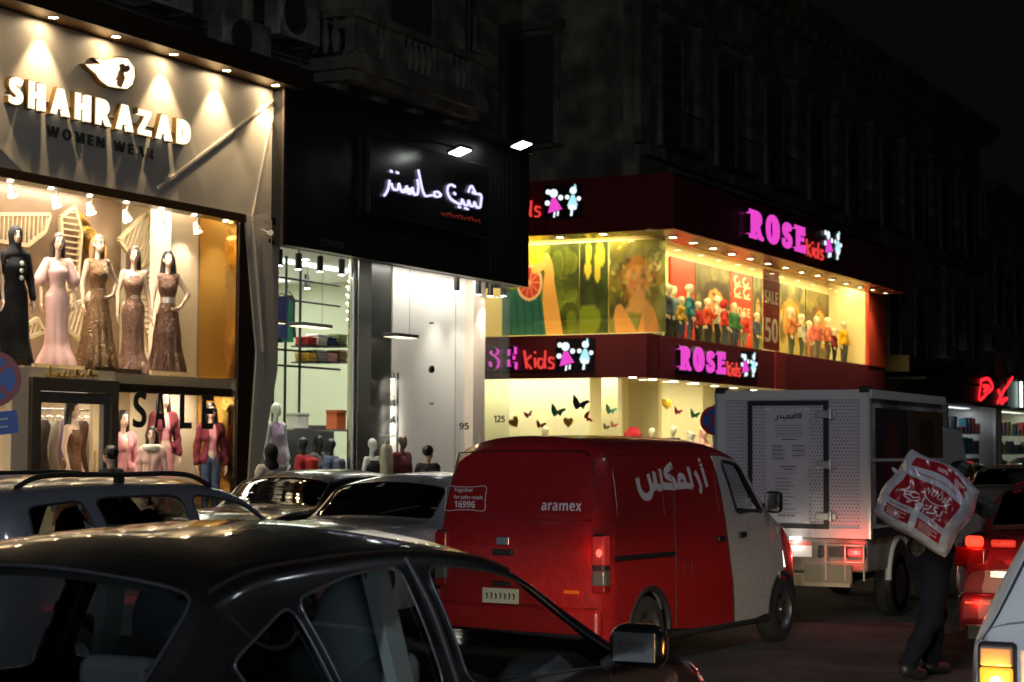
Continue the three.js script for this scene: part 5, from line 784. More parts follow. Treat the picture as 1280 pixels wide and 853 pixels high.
  part('dress', gown([[2.1, 0.12, 0.1], [1.9, 0.22, 0.18], [1.6, 0.2, 0.18], [1.0, 0.5, 0.45]], 10, 0.08, 60, 24), cloth([0.5, 0.03, 0.05]), d); part('pole', rod([0, 0, 0], [0, 1.3, 0], 0.02), MAT.chrome, d); part('base', cyl(0.22, 0.2, 0.03, 0, 0.015, 0, 24), MAT.chrome, d);
  for (const [l, u, v, c] of [['pink soft toy on the ground floor shelf', 878, 545, [0.7, 0.35, 0.3]], ['white soft toy on the ground floor shelf', 862, 547, [0.75, 0.7, 0.6]]]) { const p = onX(u, v, FAC - 1.1), t = thing('soft_toy', l, 'toy', [FAC - 1.1, p.y - 0.35, -p.s], facing); part('body', fleshOut([[[0, 0.14, 0, 0.13], [0, 0.24, 0, 0.1]], [[0, 0.36, 0.02, 0.11], [0, 0.38, 0.02, 0.11]], [[-0.08, 0.47, 0, 0.04], [0.08, 0.47, 0, 0.04]], [[-0.1, 0.22, 0.05, 0.05], [-0.17, 0.14, 0.1, 0.045]], [[0.1, 0.22, 0.05, 0.05], [0.17, 0.14, 0.1, 0.045]], [[-0.07, 0.07, 0.08, 0.06], [-0.1, 0.06, 0.2, 0.055]], [[0.07, 0.07, 0.08, 0.06], [0.1, 0.06, 0.2, 0.055]]], 0.02), cloth(c), t); part('eyes', [ball(0.016, -0.04, 0.4, 0.125), ball(0.016, 0.04, 0.4, 0.125)], MAT.black, t); part('shelf', span(-0.3, 0.3, -0.04, -0.003, -0.35, 0.35), MAT.white, t); }
}
// ---------------------------------------------------------------- old buildings over and beyond the shops
const stone = M([0.3, 0.26, 0.2], { map: T.plaster, roughness: 0.9, bumpMap: T.soft, bumpScale: 0.03 }), stoneDark = M([0.29, 0.255, 0.205], { map: T.plaster, roughness: 0.9, bumpMap: T.soft, bumpScale: 0.03 }), shutterMat = M([0.05, 0.045, 0.035], { roughness: 0.75 }), darkGlass = M([0.012, 0.013, 0.015], { roughness: 0.12 });
function shuttered(parent, x, y0, y1, s, w, axis = 'x') { // tall window: surround, leaf pair with louvres
  const T_ = (g) => axis === 'x' ? g.translate(x, 0, -s) : g.rotateY(-PI / 2).translate(s, 0, x), h = y1 - y0;
  const o = part('window', T_(merge([box(0.12, h + 0.3, 0.14, 0.03, (y0 + y1) / 2, w / 2 + 0.07), box(0.12, h + 0.3, 0.14, 0.03, (y0 + y1) / 2, -w / 2 - 0.07), box(0.2, 0.2, w + 0.5, 0.07, y1 + 0.22, 0), box(0.24, 0.1, w + 0.4, 0.08, y0 - 0.06, 0)])), stone, parent);
  for (const e of [-1, 1]) { const l = part('shutter', T_(box(0.05, h, w / 2 - 0.02, 0.015, (y0 + y1) / 2, e * w / 4)), shutterMat, o), g = []; for (let k = 0; k < 16; k++) g.push(box(0.02, h / 20, w / 2 - 0.14, 0.048, y0 + (k + 0.8) * h / 16.6, e * w / 4, 0, 0, 0.5)); part('louvres', T_(merge(g)), shutterMat, l); }
}
function condenser(label, x, y, s, w = 0.8, h = 0.56, tone = 1) {
  const t = thing('air_conditioner', label, 'air conditioner', [x, y, -s], 0, 'air conditioning units on the old fronts');
  part('casing', rbox(0.3, h, w, 0, h / 2, 0, 0.025), M([0.42 * tone, 0.41 * tone, 0.38 * tone], { map: T.grime, roughness: 0.6 }), t);
  const f = part('fan_grille', new THREE.TorusGeometry(h * 0.4, 0.014, 6, 24).rotateY(PI / 2).translate(0.16, h / 2, w * 0.14), MAT.darkPlastic, t); for (let k = 1; k < 5; k++) part('grille_ring', new THREE.TorusGeometry(h * 0.4 * k / 5, 0.006, 5, 20).rotateY(PI / 2).translate(0.162, h / 2, w * 0.14), MAT.darkPlastic, f);
  part('fan', cyl(h * 0.37, h * 0.37, 0.01, 0, 0, 0, 20).rotateZ(PI / 2).translate(0.153, h / 2, w * 0.14), M([0.03, 0.03, 0.03]), t); for (const e of [-1, 1]) part('bracket', box(0.4, 0.04, 0.04, -0.08, -0.022, e * w * 0.35), MAT.steel, t);
}
{ // block over the first two shops
  const b = thing('old_building', 'dark old stone building with a carved balcony over the dress and shoe shops', 'building');
  const X = FAC - 0.45, s0 = 6, s1 = S_R - 0.1;
  part('front_wall', span(X - 0.4, X, 7.3, 17, s0, s1), stone, b); part('side_wall', span(-30, X - 0.4, 7.3, 17, s1 - 0.4, s1), stone, b); part('roof', span(-30, X, 17, 17.3, s0, s1), stoneDark, b); part('lower_side_wall', span(-30, FAC - 6.15, 0, 7.3, s1 - 0.4, s1), stoneDark, b); part('upper_side_wall', span(FAC - 6.15, FAC - 2.9, 5.4, 7.3, s1 - 0.4, s1), stoneDark, b); part('rear_wall', span(-30, -29.7, 0, 17, s0, s1), stoneDark, b); part('end_wall', span(-30, X, 0, 17, s0 - 0.3, s0), stoneDark, b);
  part('string_course', [span(X, X + 0.18, 7.62, 7.78, s0, s1), span(X, X + 0.1, 7.5, 7.62, s0, s1)], stone, b);
  for (let k = 0; k < 5; k++) part('course_joint', span(X, X + 0.012, 8.1 + k * 0.62, 8.68 + k * 0.62, s1 - 0.9 - (k % 2) * 0.25, s1), stone, b);
  for (const s of [10.5, 14, 17.5, 21, 24.9]) shuttered(b, X, 8.3, 10.9, s, 1.15);
  shuttered(b, X, 8.0, 10.9, 29.3, 1.5);
  part('drain_pipe', rod([X + 0.12, 7.5, -(s1 - 1.4)], [X + 0.12, 16, -(s1 - 1.4)], 0.06), MAT.darkPlastic, b);
  // balcony on brackets with a stone balustrade
  const XB = FAC + 0.55, a = onX(444, 100, XB), c = onX(605, 150, XB), yb = (a.y + c.y) / 2, yt = onX(441, 8, XB).y, S0 = a.s - 0.05, S1 = c.s - 0.02;
  const bal = part('balcony', [span(X, XB + 0.06, yb + 0.16, yb + 0.36, S0 - 0.08, S1 + 0.08), span(X, XB - 0.06, yb, yb + 0.16, S0 + 0.05, S1 - 0.05)], stone, b);
  for (let k = 0; k < 4; k++) { const s = lerp(S0 + 0.35, S1 - 0.35, k / 3); part('bracket', facade(prism([[0, 0], [0.32, 0], [0.32, 0.36], [0, 0.36]], 0.01), 0).rotateY(0).translate(X + 0.4, yb - 0.45, -s + 0.16), stoneDark, bal); part('bracket_scroll', [cyl(0.17, 0.17, 0.3, 0, 0, 0, 16).rotateX(PI / 2).translate(X + 0.35, yb - 0.15, -s), cyl(0.12, 0.12, 0.3, 0, 0, 0, 16).rotateX(PI / 2).translate(X + 0.15, yb - 0.38, -s), box(0.6, 0.3, 0.28, X + 0.3, yb - 0.12, -s)], stoneDark, bal); }
  part('rail', [rspan(XB - 0.2, XB + 0.06, yt - 0.14, yt, S0 - 0.06, S1 + 0.06, 0.03), rspan(X, XB - 0.2, yt - 0.14, yt, S0 - 0.06, S0 + 0.2, 0.03), rspan(X, XB - 0.2, yt - 0.14, yt, S1 - 0.2, S1 + 0.06, 0.03)], stone, bal);
  part('base_rail', rspan(XB - 0.2, XB + 0.03, yb + 0.36, yb + 0.46, S0 - 0.04, S1 + 0.04, 0.02), stone, bal);
  const B0 = yb + 0.46, B1 = yt - 0.14, vase = lathe([[0.05, 0], [0.055, 0.03], [0.04, 0.06], [0.075, 0.2], [0.07, 0.3], [0.035, 0.46], [0.04, 0.52], [0.055, 0.54], [0.055, 0.58]].map(([r, y]) => [r, y / 0.58 * (B1 - B0)]), 12);
  const blocks = [[0, 0.16], [0.24, 0.36], [0.60, 0.74], [0.88, 1]]; // solid panels
  for (const [p, q] of blocks) part('pedestal', rspan(XB - 0.18, XB + 0.01, B0, B1, lerp(S0, S1, p), lerp(S0, S1, q), 0.02), stone, bal);
  const run = (p, q, n) => { for (let k = 0; k < n; k++) part('baluster', vase, stone, bal).position.set(XB - 0.09, B0, -lerp(lerp(S0, S1, p), lerp(S0, S1, q), (k + 0.5) / n)); };
  run(0.16, 0.24, 2); run(0.36, 0.6, 5); run(0.74, 0.88, 3);
  for (let k = 0; k < 3; k++) part('baluster', vase, stone, bal).position.set(X + 0.2 + k * 0.2, B0, -(S0 + 0.09));
  for (let k = 0; k < 3; k++) part('cable', tube([[X + 0.2, 7.9 + k * 0.1, -12], [X + 0.35, 7.7 + k * 0.12, -19], [X + 0.2, 7.95 + k * 0.07, -26.4]], 0.012, 30, 5), MAT.black, b);
  const q1 = onX(306, 84, FAC + 0.1), q2 = onX(372, 62, FAC + 0.1), q3 = onX(205, 40, FAC);
  condenser('grimy air conditioner on the wall above the dress shop canopy', FAC + 0.0, q1.y + 0.1, q1.s, 1.25, 0.62); condenser('air conditioner beside the stone balcony', FAC + 0.0, q2.y + 0.14, q2.s, 1.15, 0.75); condenser('air conditioner high above the sign board', FAC - 0.05, q3.y + 0.35, q3.s, 1.1, 0.7);
}
{ // block over the children's shop
  const b = thing('corner_building', 'dark corner building with pilasters and a heavy cornice over the childrens shop', 'building');
  const X = FAC - 0.3, s0 = RS + 0.3, s1 = 72, yc = 13.2;
  part('front_wall', span(X - 0.4, X, yTop - 0.2, yc, s0, s1), stone, b); part('side_wall', span(-30, X - 0.4, yTop - 0.2, yc, s0, s0 + 0.4), stone, b); part('roof', span(-30, X, yc + 0.7, yc + 0.9, s0, s1), stoneDark, b); part('lower_side_wall', span(-30, -22.55, 0, yTop, s0, s0 + 0.4), stoneDark, b); part('rear_wall', span(-30, -29.7, 0, yc + 0.7, s0 + 0.4, s1), stoneDark, b);
  part('cornice', [span(X, X + 0.5, yc + 0.2, yc + 0.4, s0 - 0.5, s1 + 0.3), span(X, X + 0.7, yc + 0.4, yc + 0.7, s0 - 0.7, s1 + 0.3), span(X - 0.4, X + 0.15, yc, yc + 0.2, s0, s1), span(-30, X, yc + 0.4, yc + 0.7, s0 - 0.7, s0 + 0.4), span(-30, X, yc, yc + 0.4, s0 - 0.4, s0 + 0.4)], stone, b);
  for (let s = s0 + 0.4; s < s1; s += 0.8) part('dentil', span(X + 0.05, X + 0.42, yc + 0.0, yc + 0.195, s, s + 0.34), stone, b);
  part('string_course', [span(X, X + 0.25, 8.35, 8.6, s0, s1), span(X, X + 0.16, 11.9, 12.1, s0, s1)], stone, b);
  const n = 9, w = (s1 - s0) / n;
  for (let k = 0; k <= n; k++) { const p = part('pilaster', [span(X, X + 0.16, 8.6, 11.9, s0 + k * w - 0.3, s0 + k * w + 0.3)], stone, b); part('capital', span(X, X + 0.24, 11.5, 11.88, s0 + k * w - 0.38, s0 + k * w + 0.38), stone, p); part('pedestal', span(X, X + 0.22, 8.602, 9.0, s0 + k * w - 0.36, s0 + k * w + 0.36), stone, p); }
  for (let k = 0; k < n; k++) {
    const s = s0 + (k + 0.5) * w; shuttered(b, X, 8.75, 11.3, s, 1.2);
    const ir = part('balconette', [span(X, X + 0.5, 8.6, 8.68, s - 0.95, s + 0.95), span(X + 0.46, X + 0.49, 9.5, 9.54, s - 0.93, s + 0.93)], MAT.black, b); for (let q = 0; q < 12; q++) part('iron_bar', rod([X + 0.475, 8.68, -(s - 0.9 + q * 0.163)], [X + 0.475, 9.5, -(s - 0.9 + q * 0.163)], 0.012, 5), MAT.black, ir);
  }
  for (const x of [-19.5, -22.5, -25.5]) shuttered(b, -(s0), 8.75, 11.3, x, 1.2, 'z');
  part('ground_wall', [span(X - 0.4, X, 0, yTop - 0.2, SEND + 0.02, 66)], stoneDark, b);
  for (const s of [60, 63.2]) shuttered(b, X, 4.6, 6.8, s, 1.2);
  part('shop_shutter', span(X, X + 0.05, 0.12, 3.2, 58.8, 65.6), M([0.06, 0.06, 0.065], { roughness: 0.5, metalness: 0.4 }), b);
  for (let k = 0; k < 12; k++) part('shutter_rib', span(X + 0.05, X + 0.075, 0.3 + k * 0.24, 0.38 + k * 0.24, 58.8, 65.6), M([0.07, 0.07, 0.075], { roughness: 0.5, metalness: 0.4 }), b);
  const aw = part('awning', facade(prism([[58.6, 4.0], [65.8, 4.0], [65.8, 4.06], [58.6, 4.06]], 1.4), X), M([0.02, 0.02, 0.02], { roughness: 0.8 }), b); aw.geometry.translate(0, 0, 0);
}
{ // farther shops
  const b = thing('far_building', 'dim far building with two lit shops at street level', 'building');
  const X = FAC - 0.1;
  part('front_wall', span(X - 0.4, X, 4.6, 11.6, 72.05, 110), stoneDark, b); part('cornice', span(X - 0.4, X + 0.4, 11.6, 11.95, 72.05, 110), stoneDark, b); part('over_shop_wall', span(X - 0.4, X, 4.6, 8.2, 66, 72), stoneDark, b); part('rear_wall', span(-30, -29.7, 0, 11.6, 66, 110), stoneDark, b); part('far_side_wall', span(-30, X, 0, 11.6, 109.7, 110), stoneDark, b);
  for (let s = 74; s < 104; s += 3.4) shuttered(b, X, 6.6, 8.9, s, 1.2);
  for (const s of [67.5, 70.3]) shuttered(b, X, 5.1, 7.1, s, 1.1);
  part('shop_fascia', span(X, X + 0.3, 3.45, 4.6, 66, 73.6), M([0.012, 0.012, 0.013], { roughness: 0.4 }), b); part('shop_fascia', span(X, X + 0.3, 3.45, 4.6, 74, 84), M([0.03, 0.03, 0.035], { roughness: 0.4 }), b);
  for (const [s0, s1, c, k] of [[66.2, 73.4, [0.86, 0.95, 1], 5], [74.4, 83, [0.9, 1, 0.72], 7]]) {
    part('shop_wall', [span(X - 3, X - 2.9, 0, 3.5, s0, s1), span(X - 3, X, 0, 3.5, s0 - 0.2, s0), span(X - 3, X, 0, 3.5, s1, s1 + 0.2), span(X - 3, X, 3.4, 3.5, s0, s1)], MAT.white, b);
    part('shop_pane', span(X - 0.06, X - 0.05, 0.5, 3.4, s0, s1), MAT.pane, b); part('shop_riser', span(X - 0.1, X, 0, 0.5, s0, s1), MAT.black, b);
    part('lamp_panel', span(X - 1.2, X - 0.9, 3.38, 3.395, s0 + 0.3, s1 - 0.3), glow(c, 3), b); areaLight(s1 - s0 - 0.6, 0.3, [X - 1.05, 3.37, -(s0 + s1) / 2], [X - 1.05, 0, -(s0 + s1) / 2], c, k, b).rotation.set(-PI / 2, 0, PI / 2);
    const gm = [M([0.4, 0.04, 0.05]), M([0.05, 0.06, 0.1]), M([0.5, 0.4, 0.1]), M([0.05, 0.25, 0.3]), M([0.6, 0.6, 0.62]), M([0.3, 0.1, 0.3])];
    for (let r = 0; r < 3; r++) { part('shelf', span(X - 0.9, X - 0.4, 0.9 + r * 0.75, 0.93 + r * 0.75, s0 + 0.4, s1 - 0.4), MAT.steel, b); for (let q = 0; q < 11; q++) { const s = s0 + 0.6 + q * (s1 - s0 - 1.2) / 10.5, h = rnd(0.2, 0.6), w = rnd(0.25, 0.5); part('goods', rspan(X - 0.8, X - 0.5, 0.932 + r * 0.75, 0.932 + r * 0.75 + h, s, s + w, 0.02), gm[rnd(6) | 0], b); } }
  }
  // red neon shapes on the black fascia and a white tube
  const red = glow([1, 0.02, 0.03], 1.6), P = (u, v) => { const q = onX(u, v, X + 0.34); return [q.s, q.y]; };
  const sg = part('neon_sign', facade(prism([P(1220, 506), P(1262, 508), P(1262, 510), P(1220, 508)], 0.02), X + 0.31), MAT.black, b);
  for (const st of [[[1226, 476], [1236, 474], [1241, 484], [1234, 492], [1224, 499], [1226, 478]], [[1229, 482], [1237, 484], [1230, 490]], [[1247, 504], [1253, 492], [1262, 478], [1266, 472]], [[1250, 502], [1259, 498], [1252, 505]], [[1248, 488], [1252, 496]]]) part('neon_stroke', facade(prism(ribbonShape(st.map(([u, v]) => P(u, v)), 0.11, 0.09, 20), 0.04), X + 0.33), red, sg);
  { const q = onX(1277, 500, X + 0.4), t = part('neon_tube', rod([X + 0.4, 3.5, -q.s], [X + 0.4, 4.5, -q.s], 0.05), glow([0.8, 1, 0.9], 4), b); }
  for (const [l, u, v] of [['air conditioner over the far shop with red neon', 1207, 436], ['dark air conditioner above the red neon sign', 1238, 437], ['air conditioner on the wall by the awning', 1182, 446]]) { const q = onX(u, v, X + 0.2); condenser(l, X + 0.2, q.y, q.s, 0.9, 0.6, 0.9); }
  const g = onX(1165, 470, FAC - 0.05); const aw = thing('shop_awning', 'black awning with a yellow end beside the childrens shop', 'awning', [FAC - 0.2, onX(1150, 470).y, -61]); part('canvas', facade(prism([[-2.6, 0], [2.6, 0], [2.6, 0.45], [-2.6, 0.45]], 0.9), -0.05), M([0.012, 0.012, 0.012], { roughness: 0.7 }), aw); part('end_board', span(-0.05, 0.86, 0, 0.5, -2.66, -2.605), M([0.1, 0.06, 0.01], { roughness: 0.6 }), aw);
}
{ // the side of the street behind the camera: a plain block that closes the view in reflections
  const b = thing('near_building', 'dark plastered building on the near side of the street', 'building');
  part('front_wall', span(9, 9.4, 0, 14, -40, 60), stoneDark, b); part('roof', span(9, 18, 14, 14.3, -40, 60), stoneDark, b);
  { // a lit shop window at street level behind the camera
    const c = [0.8, 0.9, 1], s0 = -15, s1 = -3.5; part('shop_window_frame', [span(8.9, 9, 0.13, 0.6, s0 - 0.2, s1 + 0.2), span(8.9, 9, 3.3, 3.9, s0 - 0.2, s1 + 0.2), span(8.9, 9, 0.6, 3.3, s0 - 0.2, s0), span(8.9, 9, 0.6, 3.3, s1, s1 + 0.2)], MAT.black, b);
    part('lit_window', span(8.955, 8.985, 0.6, 3.3, s0, s1), glow(c, 1.5), b);
    const l = areaLight(s1 - s0, 2.7, [8.94, 1.95, -(s0 + s1) / 2], [0, 1.95, -(s0 + s1) / 2], c, 5, b);
  }
  for (let k = 0; k < 12; k++) { const s = -30 + k * 7; const w = part('window', box(0.1, 2.2, 1.3, 8.97, 7.5, -s), shutterMat, b); part('sill', box(0.2, 0.1, 1.6, 8.9, 6.35, -s), stone, w); }
}
// ---------------------------------------------------------------- road signs and street lamps
function noStopping(label, u, v, X, plateToo) {
  const q = onX(u, v, X), t = thing('traffic_sign', label, 'traffic sign', [X, 0.12, -q.s], 0.62, plateToo ? undefined : undefined), y = q.y - 0.12;
  part('post', rod([0, 0, -0.03], [0, y + 0.33, -0.03], 0.03), MAT.steel, t);
  part('disc', cyl(0.295, 0.295, 0.012, 0, 0, 0, 36).rotateX(PI / 2).translate(0, y, 0), M([0.015, 0.13, 0.55], { roughness: 0.35 }), t);
  const rm = M([0.42, 0.025, 0.035], { roughness: 0.35 });
  part('border', new THREE.RingGeometry(0.235, 0.297, 40).translate(0, y, 0.009), rm, t);
  for (const e of [-1, 1]) part('bar', box(0.05, 0.47, 0.004, 0, 0, 0.01, 0, 0, e * PI / 4).translate(0, y, 0.001 + 0.002 * (e + 1)), rm, t);
  if (plateToo) { const p = part('plate', box(0.5, 0.24, 0.01, 0, 0, 0, 0, 0, 0.12).translate(0.02, y - 0.47, 0), M([0.015, 0.13, 0.55], { roughness: 0.35 }), t); for (let k = 0; k < 2; k++) part('plate_mark', box(0.3, 0.018, 0.002, 0, 0, 0, 0, 0, 0.12).translate(0.02, y - 0.43 - k * 0.08, 0.007), MAT.white, p); }
}
noStopping('round blue no stopping sign with red cross and a blue plate below', -10, 474, -13.9, true);
noStopping('round blue no stopping sign half hidden behind the white truck box', 893, 526, -13.9, false);
function streetLamp(label, x, s, power, tone) {
  const t = thing('street_lamp', label, 'street lamp', [x, 0.13, -s], 0, 'street lamps on the near pavement');
  part('pole', lathe([[0.13, 0], [0.13, 0.5], [0.085, 0.6], [0.06, 8.2], [0.0, 8.25]], 16), MAT.grey, t); part('arm', tube([[0, 8.1, 0], [-0.5, 8.5, 0], [-1.6, 8.7, 0]], 0.045, 20, 8), MAT.grey, t);
  part('head', rbox(0.75, 0.1, 0.32, -1.9, 8.72, 0, 0.04), MAT.grey, t); part('lamp', box(0.6, 0.012, 0.24, -1.9, 8.66, 0), glow(tone, 20), t);
  const l = areaLight(0.6, 0.24, [-1.9, 8.64, 0], [-1.9, 0, 0], tone, power, t); l.rotation.set(-PI / 2, 0, 0); l.quaternion.setFromUnitVectors(V(0, 0, -1), V(-0.3, -0.8, -0.5).normalize());
}
streetLamp('tall grey street lamp with a white lamp head behind the camera', 1.6, -7, 3300, [0.82, 0.9, 1]);
streetLamp('tall grey street lamp with a white lamp head beside the queue of cars', 2.6, 17, 260, [0.82, 0.9, 1]);
// ---------------------------------------------------------------- vehicles
function pchip(xs, ys) {
  const n = xs.length, d = [], m = [];
  for (let i = 0; i < n - 1; i++) d.push((ys[i + 1] - ys[i]) / (xs[i + 1] - xs[i]));
  for (let i = 0; i < n; i++) m.push(i === 0 ? d[0] : i === n - 1 ? d[n - 2] : d[i - 1] * d[i] <= 0 ? 0 : 2 * d[i - 1] * d[i] / (d[i - 1] + d[i]));
  return (x) => { x = clamp(x, xs[0], xs[n - 1]); let i = 0; while (i < n - 2 && x > xs[i + 1]) i++; const h = xs[i + 1] - xs[i], t = (x - xs[i]) / h, t2 = t * t, t3 = t2 * t; return (2 * t3 - 3 * t2 + 1) * ys[i] + (t3 - 2 * t2 + t) * h * m[i] + (-2 * t3 + 3 * t2) * ys[i + 1] + (t3 - t2) * h * m[i + 1]; };
}
// body surface from stations [d, ytop, yedge, wedge, ybelt, wbelt, ybulge, wbulge, ysill, wsill]; q runs from 0 at the middle of the roof to +-4 at the sills
function carSurface(keys, o = {}) {
  const xs = keys.map((k) => k[0]), F = keys[0].slice(1).map((_, i) => pchip(xs, keys.map((k) => k[i + 1]))), h = o.round ?? 0.1;
  const curve = (d, a) => {
    const [yt, ye, we, yb, wb, yu, wu, ys, ws] = F.map((f) => f(d));
    if (a <= 1) return [we * a, yt - (yt - ye) * Math.pow(a, o.crown ?? 2.4)];
    if (a <= 2) { const t = a - 1, bow = (o.bow ?? 0.02) * 4 * t * (1 - t) * clamp((ye - yb) / 0.3, 0, 1); return [lerp(we, wb, t) + bow, lerp(ye, yb, t)]; }
    if (a <= 3) return [lerp(wb, wu, a - 2), lerp(yb, yu, a - 2)];
    return [lerp(wu, ws, a - 3), lerp(yu, ys, Math.min(a, 4) - 3)];
  };
  const S = (d, q) => {
    const a = Math.abs(q), sgn = q < 0 ? -1 : 1; let x = 0, y = 0;
    for (const [e, w] of [[-h, 0.25], [0, 0.5], [h, 0.25]]) { const b = a + e, c = curve(d, Math.min(Math.abs(b), 4)); x += w * (b < 0 ? -c[0] : c[0]); y += w * c[1]; }
    const dd = d + (o.rake ? o.rake(y) * (1 - smooth(d / 1.3)) : 0);
    return [sgn * x, y, -dd];
  };
  S.q = (d, y, side = 1) => { const [, ye, , yb, , yu, , ys] = F.map((f) => f(d)); return side * (y > yb ? 2 - (y - yb) / Math.max(0.01, ye - yb) : y > yu ? 3 - (y - yu) / (yb - yu) : 4 - (y - ys) / (yu - ys)); };
  S.off = (hh) => (d, q) => { const e = 2e-3, p = S(d, q), a = S(d + e, q), b = S(d, q + e), da = V(a[0] - p[0], a[1] - p[1], a[2] - p[2]), db = V(b[0] - p[0], b[1] - p[1], b[2] - p[2]), n = da.cross(db).normalize(); if (n.y * 0.6 + n.x * Math.sign(q || 1) * (Math.abs(q) > 0.6 ? 1 : 0) < 0) n.negate(); return [p[0] + n.x * hh, p[1] + n.y * hh, p[2] + n.z * hh]; };
  S.L = xs[xs.length - 1]; S.F = F; return S;
}
const mirrorP = (p) => p.map(([a, b]) => [a, -b]);
const dense = (p, n = 6) => p.flatMap((a, i) => { const b = p[(i + 1) % p.length]; return Array.from({ length: n }, (_, k) => [lerp(a[0], b[0], k / n), lerp(a[1], b[1], k / n)]); });
function roundPoly(p, f = 0.18) { const out = []; p.forEach((b, i) => { const a = p[(i + p.length - 1) % p.length], c = p[(i + 1) % p.length], P = [lerp(b[0], a[0], f), lerp(b[1], a[1], f)], Q = [lerp(b[0], c[0], f), lerp(b[1], c[1], f)]; for (let k = 0; k <= 4; k++) { const t = k / 4; out.push([lerp(lerp(P[0], b[0], t), lerp(b[0], Q[0], t), t), lerp(lerp(P[1], b[1], t), lerp(b[1], Q[1], t), t)]); } }); return out; }
const trimTube = (S, poly, r, h = 0.004, closed = true) => { const f = S.off(h); return tube((closed ? dense(poly, 3) : poly).map(([a, b]) => f(a, b)), r, poly.length * 6, 6, closed); };
const carGlass = M([0.78, 0.82, 0.82], { transmission: 1, thickness: 0, roughness: 0.02, ior: 1.52 }), deepGlass = M([0.06, 0.065, 0.07], { transmission: 1, thickness: 0, roughness: 0.02, ior: 1.6 }), tintGlass = M([0.2, 0.22, 0.22], { transmission: 1, thickness: 0, roughness: 0.02, ior: 1.52 });
const paintNoise = noiseTex(512, 12, 6, 131, 0.8, 1, 0.9);
const paint = (c, o = {}) => M(c, { roughness: 0.34, clearcoat: 1, clearcoatRoughness: 0.08, roughnessMap: paintNoise, bumpMap: T.soft, bumpScale: 0.0018, ...o });
const seatMat = M([0.05, 0.055, 0.06], { roughness: 0.7, bumpMap: weave, bumpScale: 0.0006 }), trimGrey = M([0.18, 0.2, 0.2], { roughness: 0.6 });
function wheel(parent, x, y, z, r = 0.31, w = 0.2, rimTone = 0.4) {
  const o = new THREE.Group(); o.name = 'wheel'; o.position.set(x, y, z); parent.add(o); const e = Math.sign(x);
  part('tyre', lathe([[r * 0.62, -w / 2], [r * 0.9, -w / 2], [r * 0.98, -w / 2 + 0.02], [r, -w / 2 + 0.05], [r, w / 2 - 0.05], [r * 0.98, w / 2 - 0.02], [r * 0.9, w / 2], [r * 0.62, w / 2]], 32).rotateZ(-PI / 2), MAT.rubber, o);
  const rm = M([rimTone, rimTone, rimTone], { metalness: 0.8, roughness: 0.4 });
  part('rim', lathe([[r * 0.63, w * 0.5], [r * 0.6, w * 0.4], [r * 0.5, w * 0.2], [r * 0.3, w * 0.26], [r * 0.12, w * 0.34], [0.001, w * 0.35]], 28).rotateZ(-PI / 2).scale(e, 1, 1), rm, o);
  for (let k = 0; k < 6; k++) part('spoke_slot', cyl(r * 0.07, r * 0.07, 0.02, 0, 0, 0, 8).rotateZ(PI / 2).translate(e * w * 0.24, r * 0.41 * Math.cos(k * PI / 3), r * 0.41 * Math.sin(k * PI / 3)), MAT.black, o);
  part('hub', cyl(r * 0.1, r * 0.08, 0.03, 0, 0, 0, 12).rotateZ(-PI / 2).translate(e * w * 0.36, 0, 0), MAT.steel, o);
  return o;
}
const seatShape = () => merge([rbox(0.5, 0.16, 0.5, 0, 0.36, 0, 0.06), rbox(0.48, 0.62, 0.14, 0, 0.72, 0.28, 0.06).translate(0, 0, 0)]);
function seats(parent, rows, m = seatMat, head = true) {
  for (const [x, d, y0, k] of rows) { const sm = d > 2 ? m : seatMat, s = part('seat', seatShape().scale(1, k ?? 1, 1).translate(x, y0, -d), sm, parent); if (head) part('headrest', (d > 2 ? ball(0.15, 0, 0, 0, 1.0, 1.35, 0.5, 20).translate(x, y0 + 1.06 * (k ?? 1), -(d - 0.29)) : rbox(0.26, 0.17, 0.09, x, y0 + 1.13 * (k ?? 1), -(d - 0.3), 0.04)), sm, s); }
}
function archPoly(S, d0, r, y0, side) { return Array.from({ length: 19 }, (_, i) => { const a = PI * i / 18, d = d0 - Math.cos(a) * r, y = y0 + Math.sin(a) * r; return [d, S.q(d, Math.max(y, S.F[7](d) - 0.0), side)]; }); }
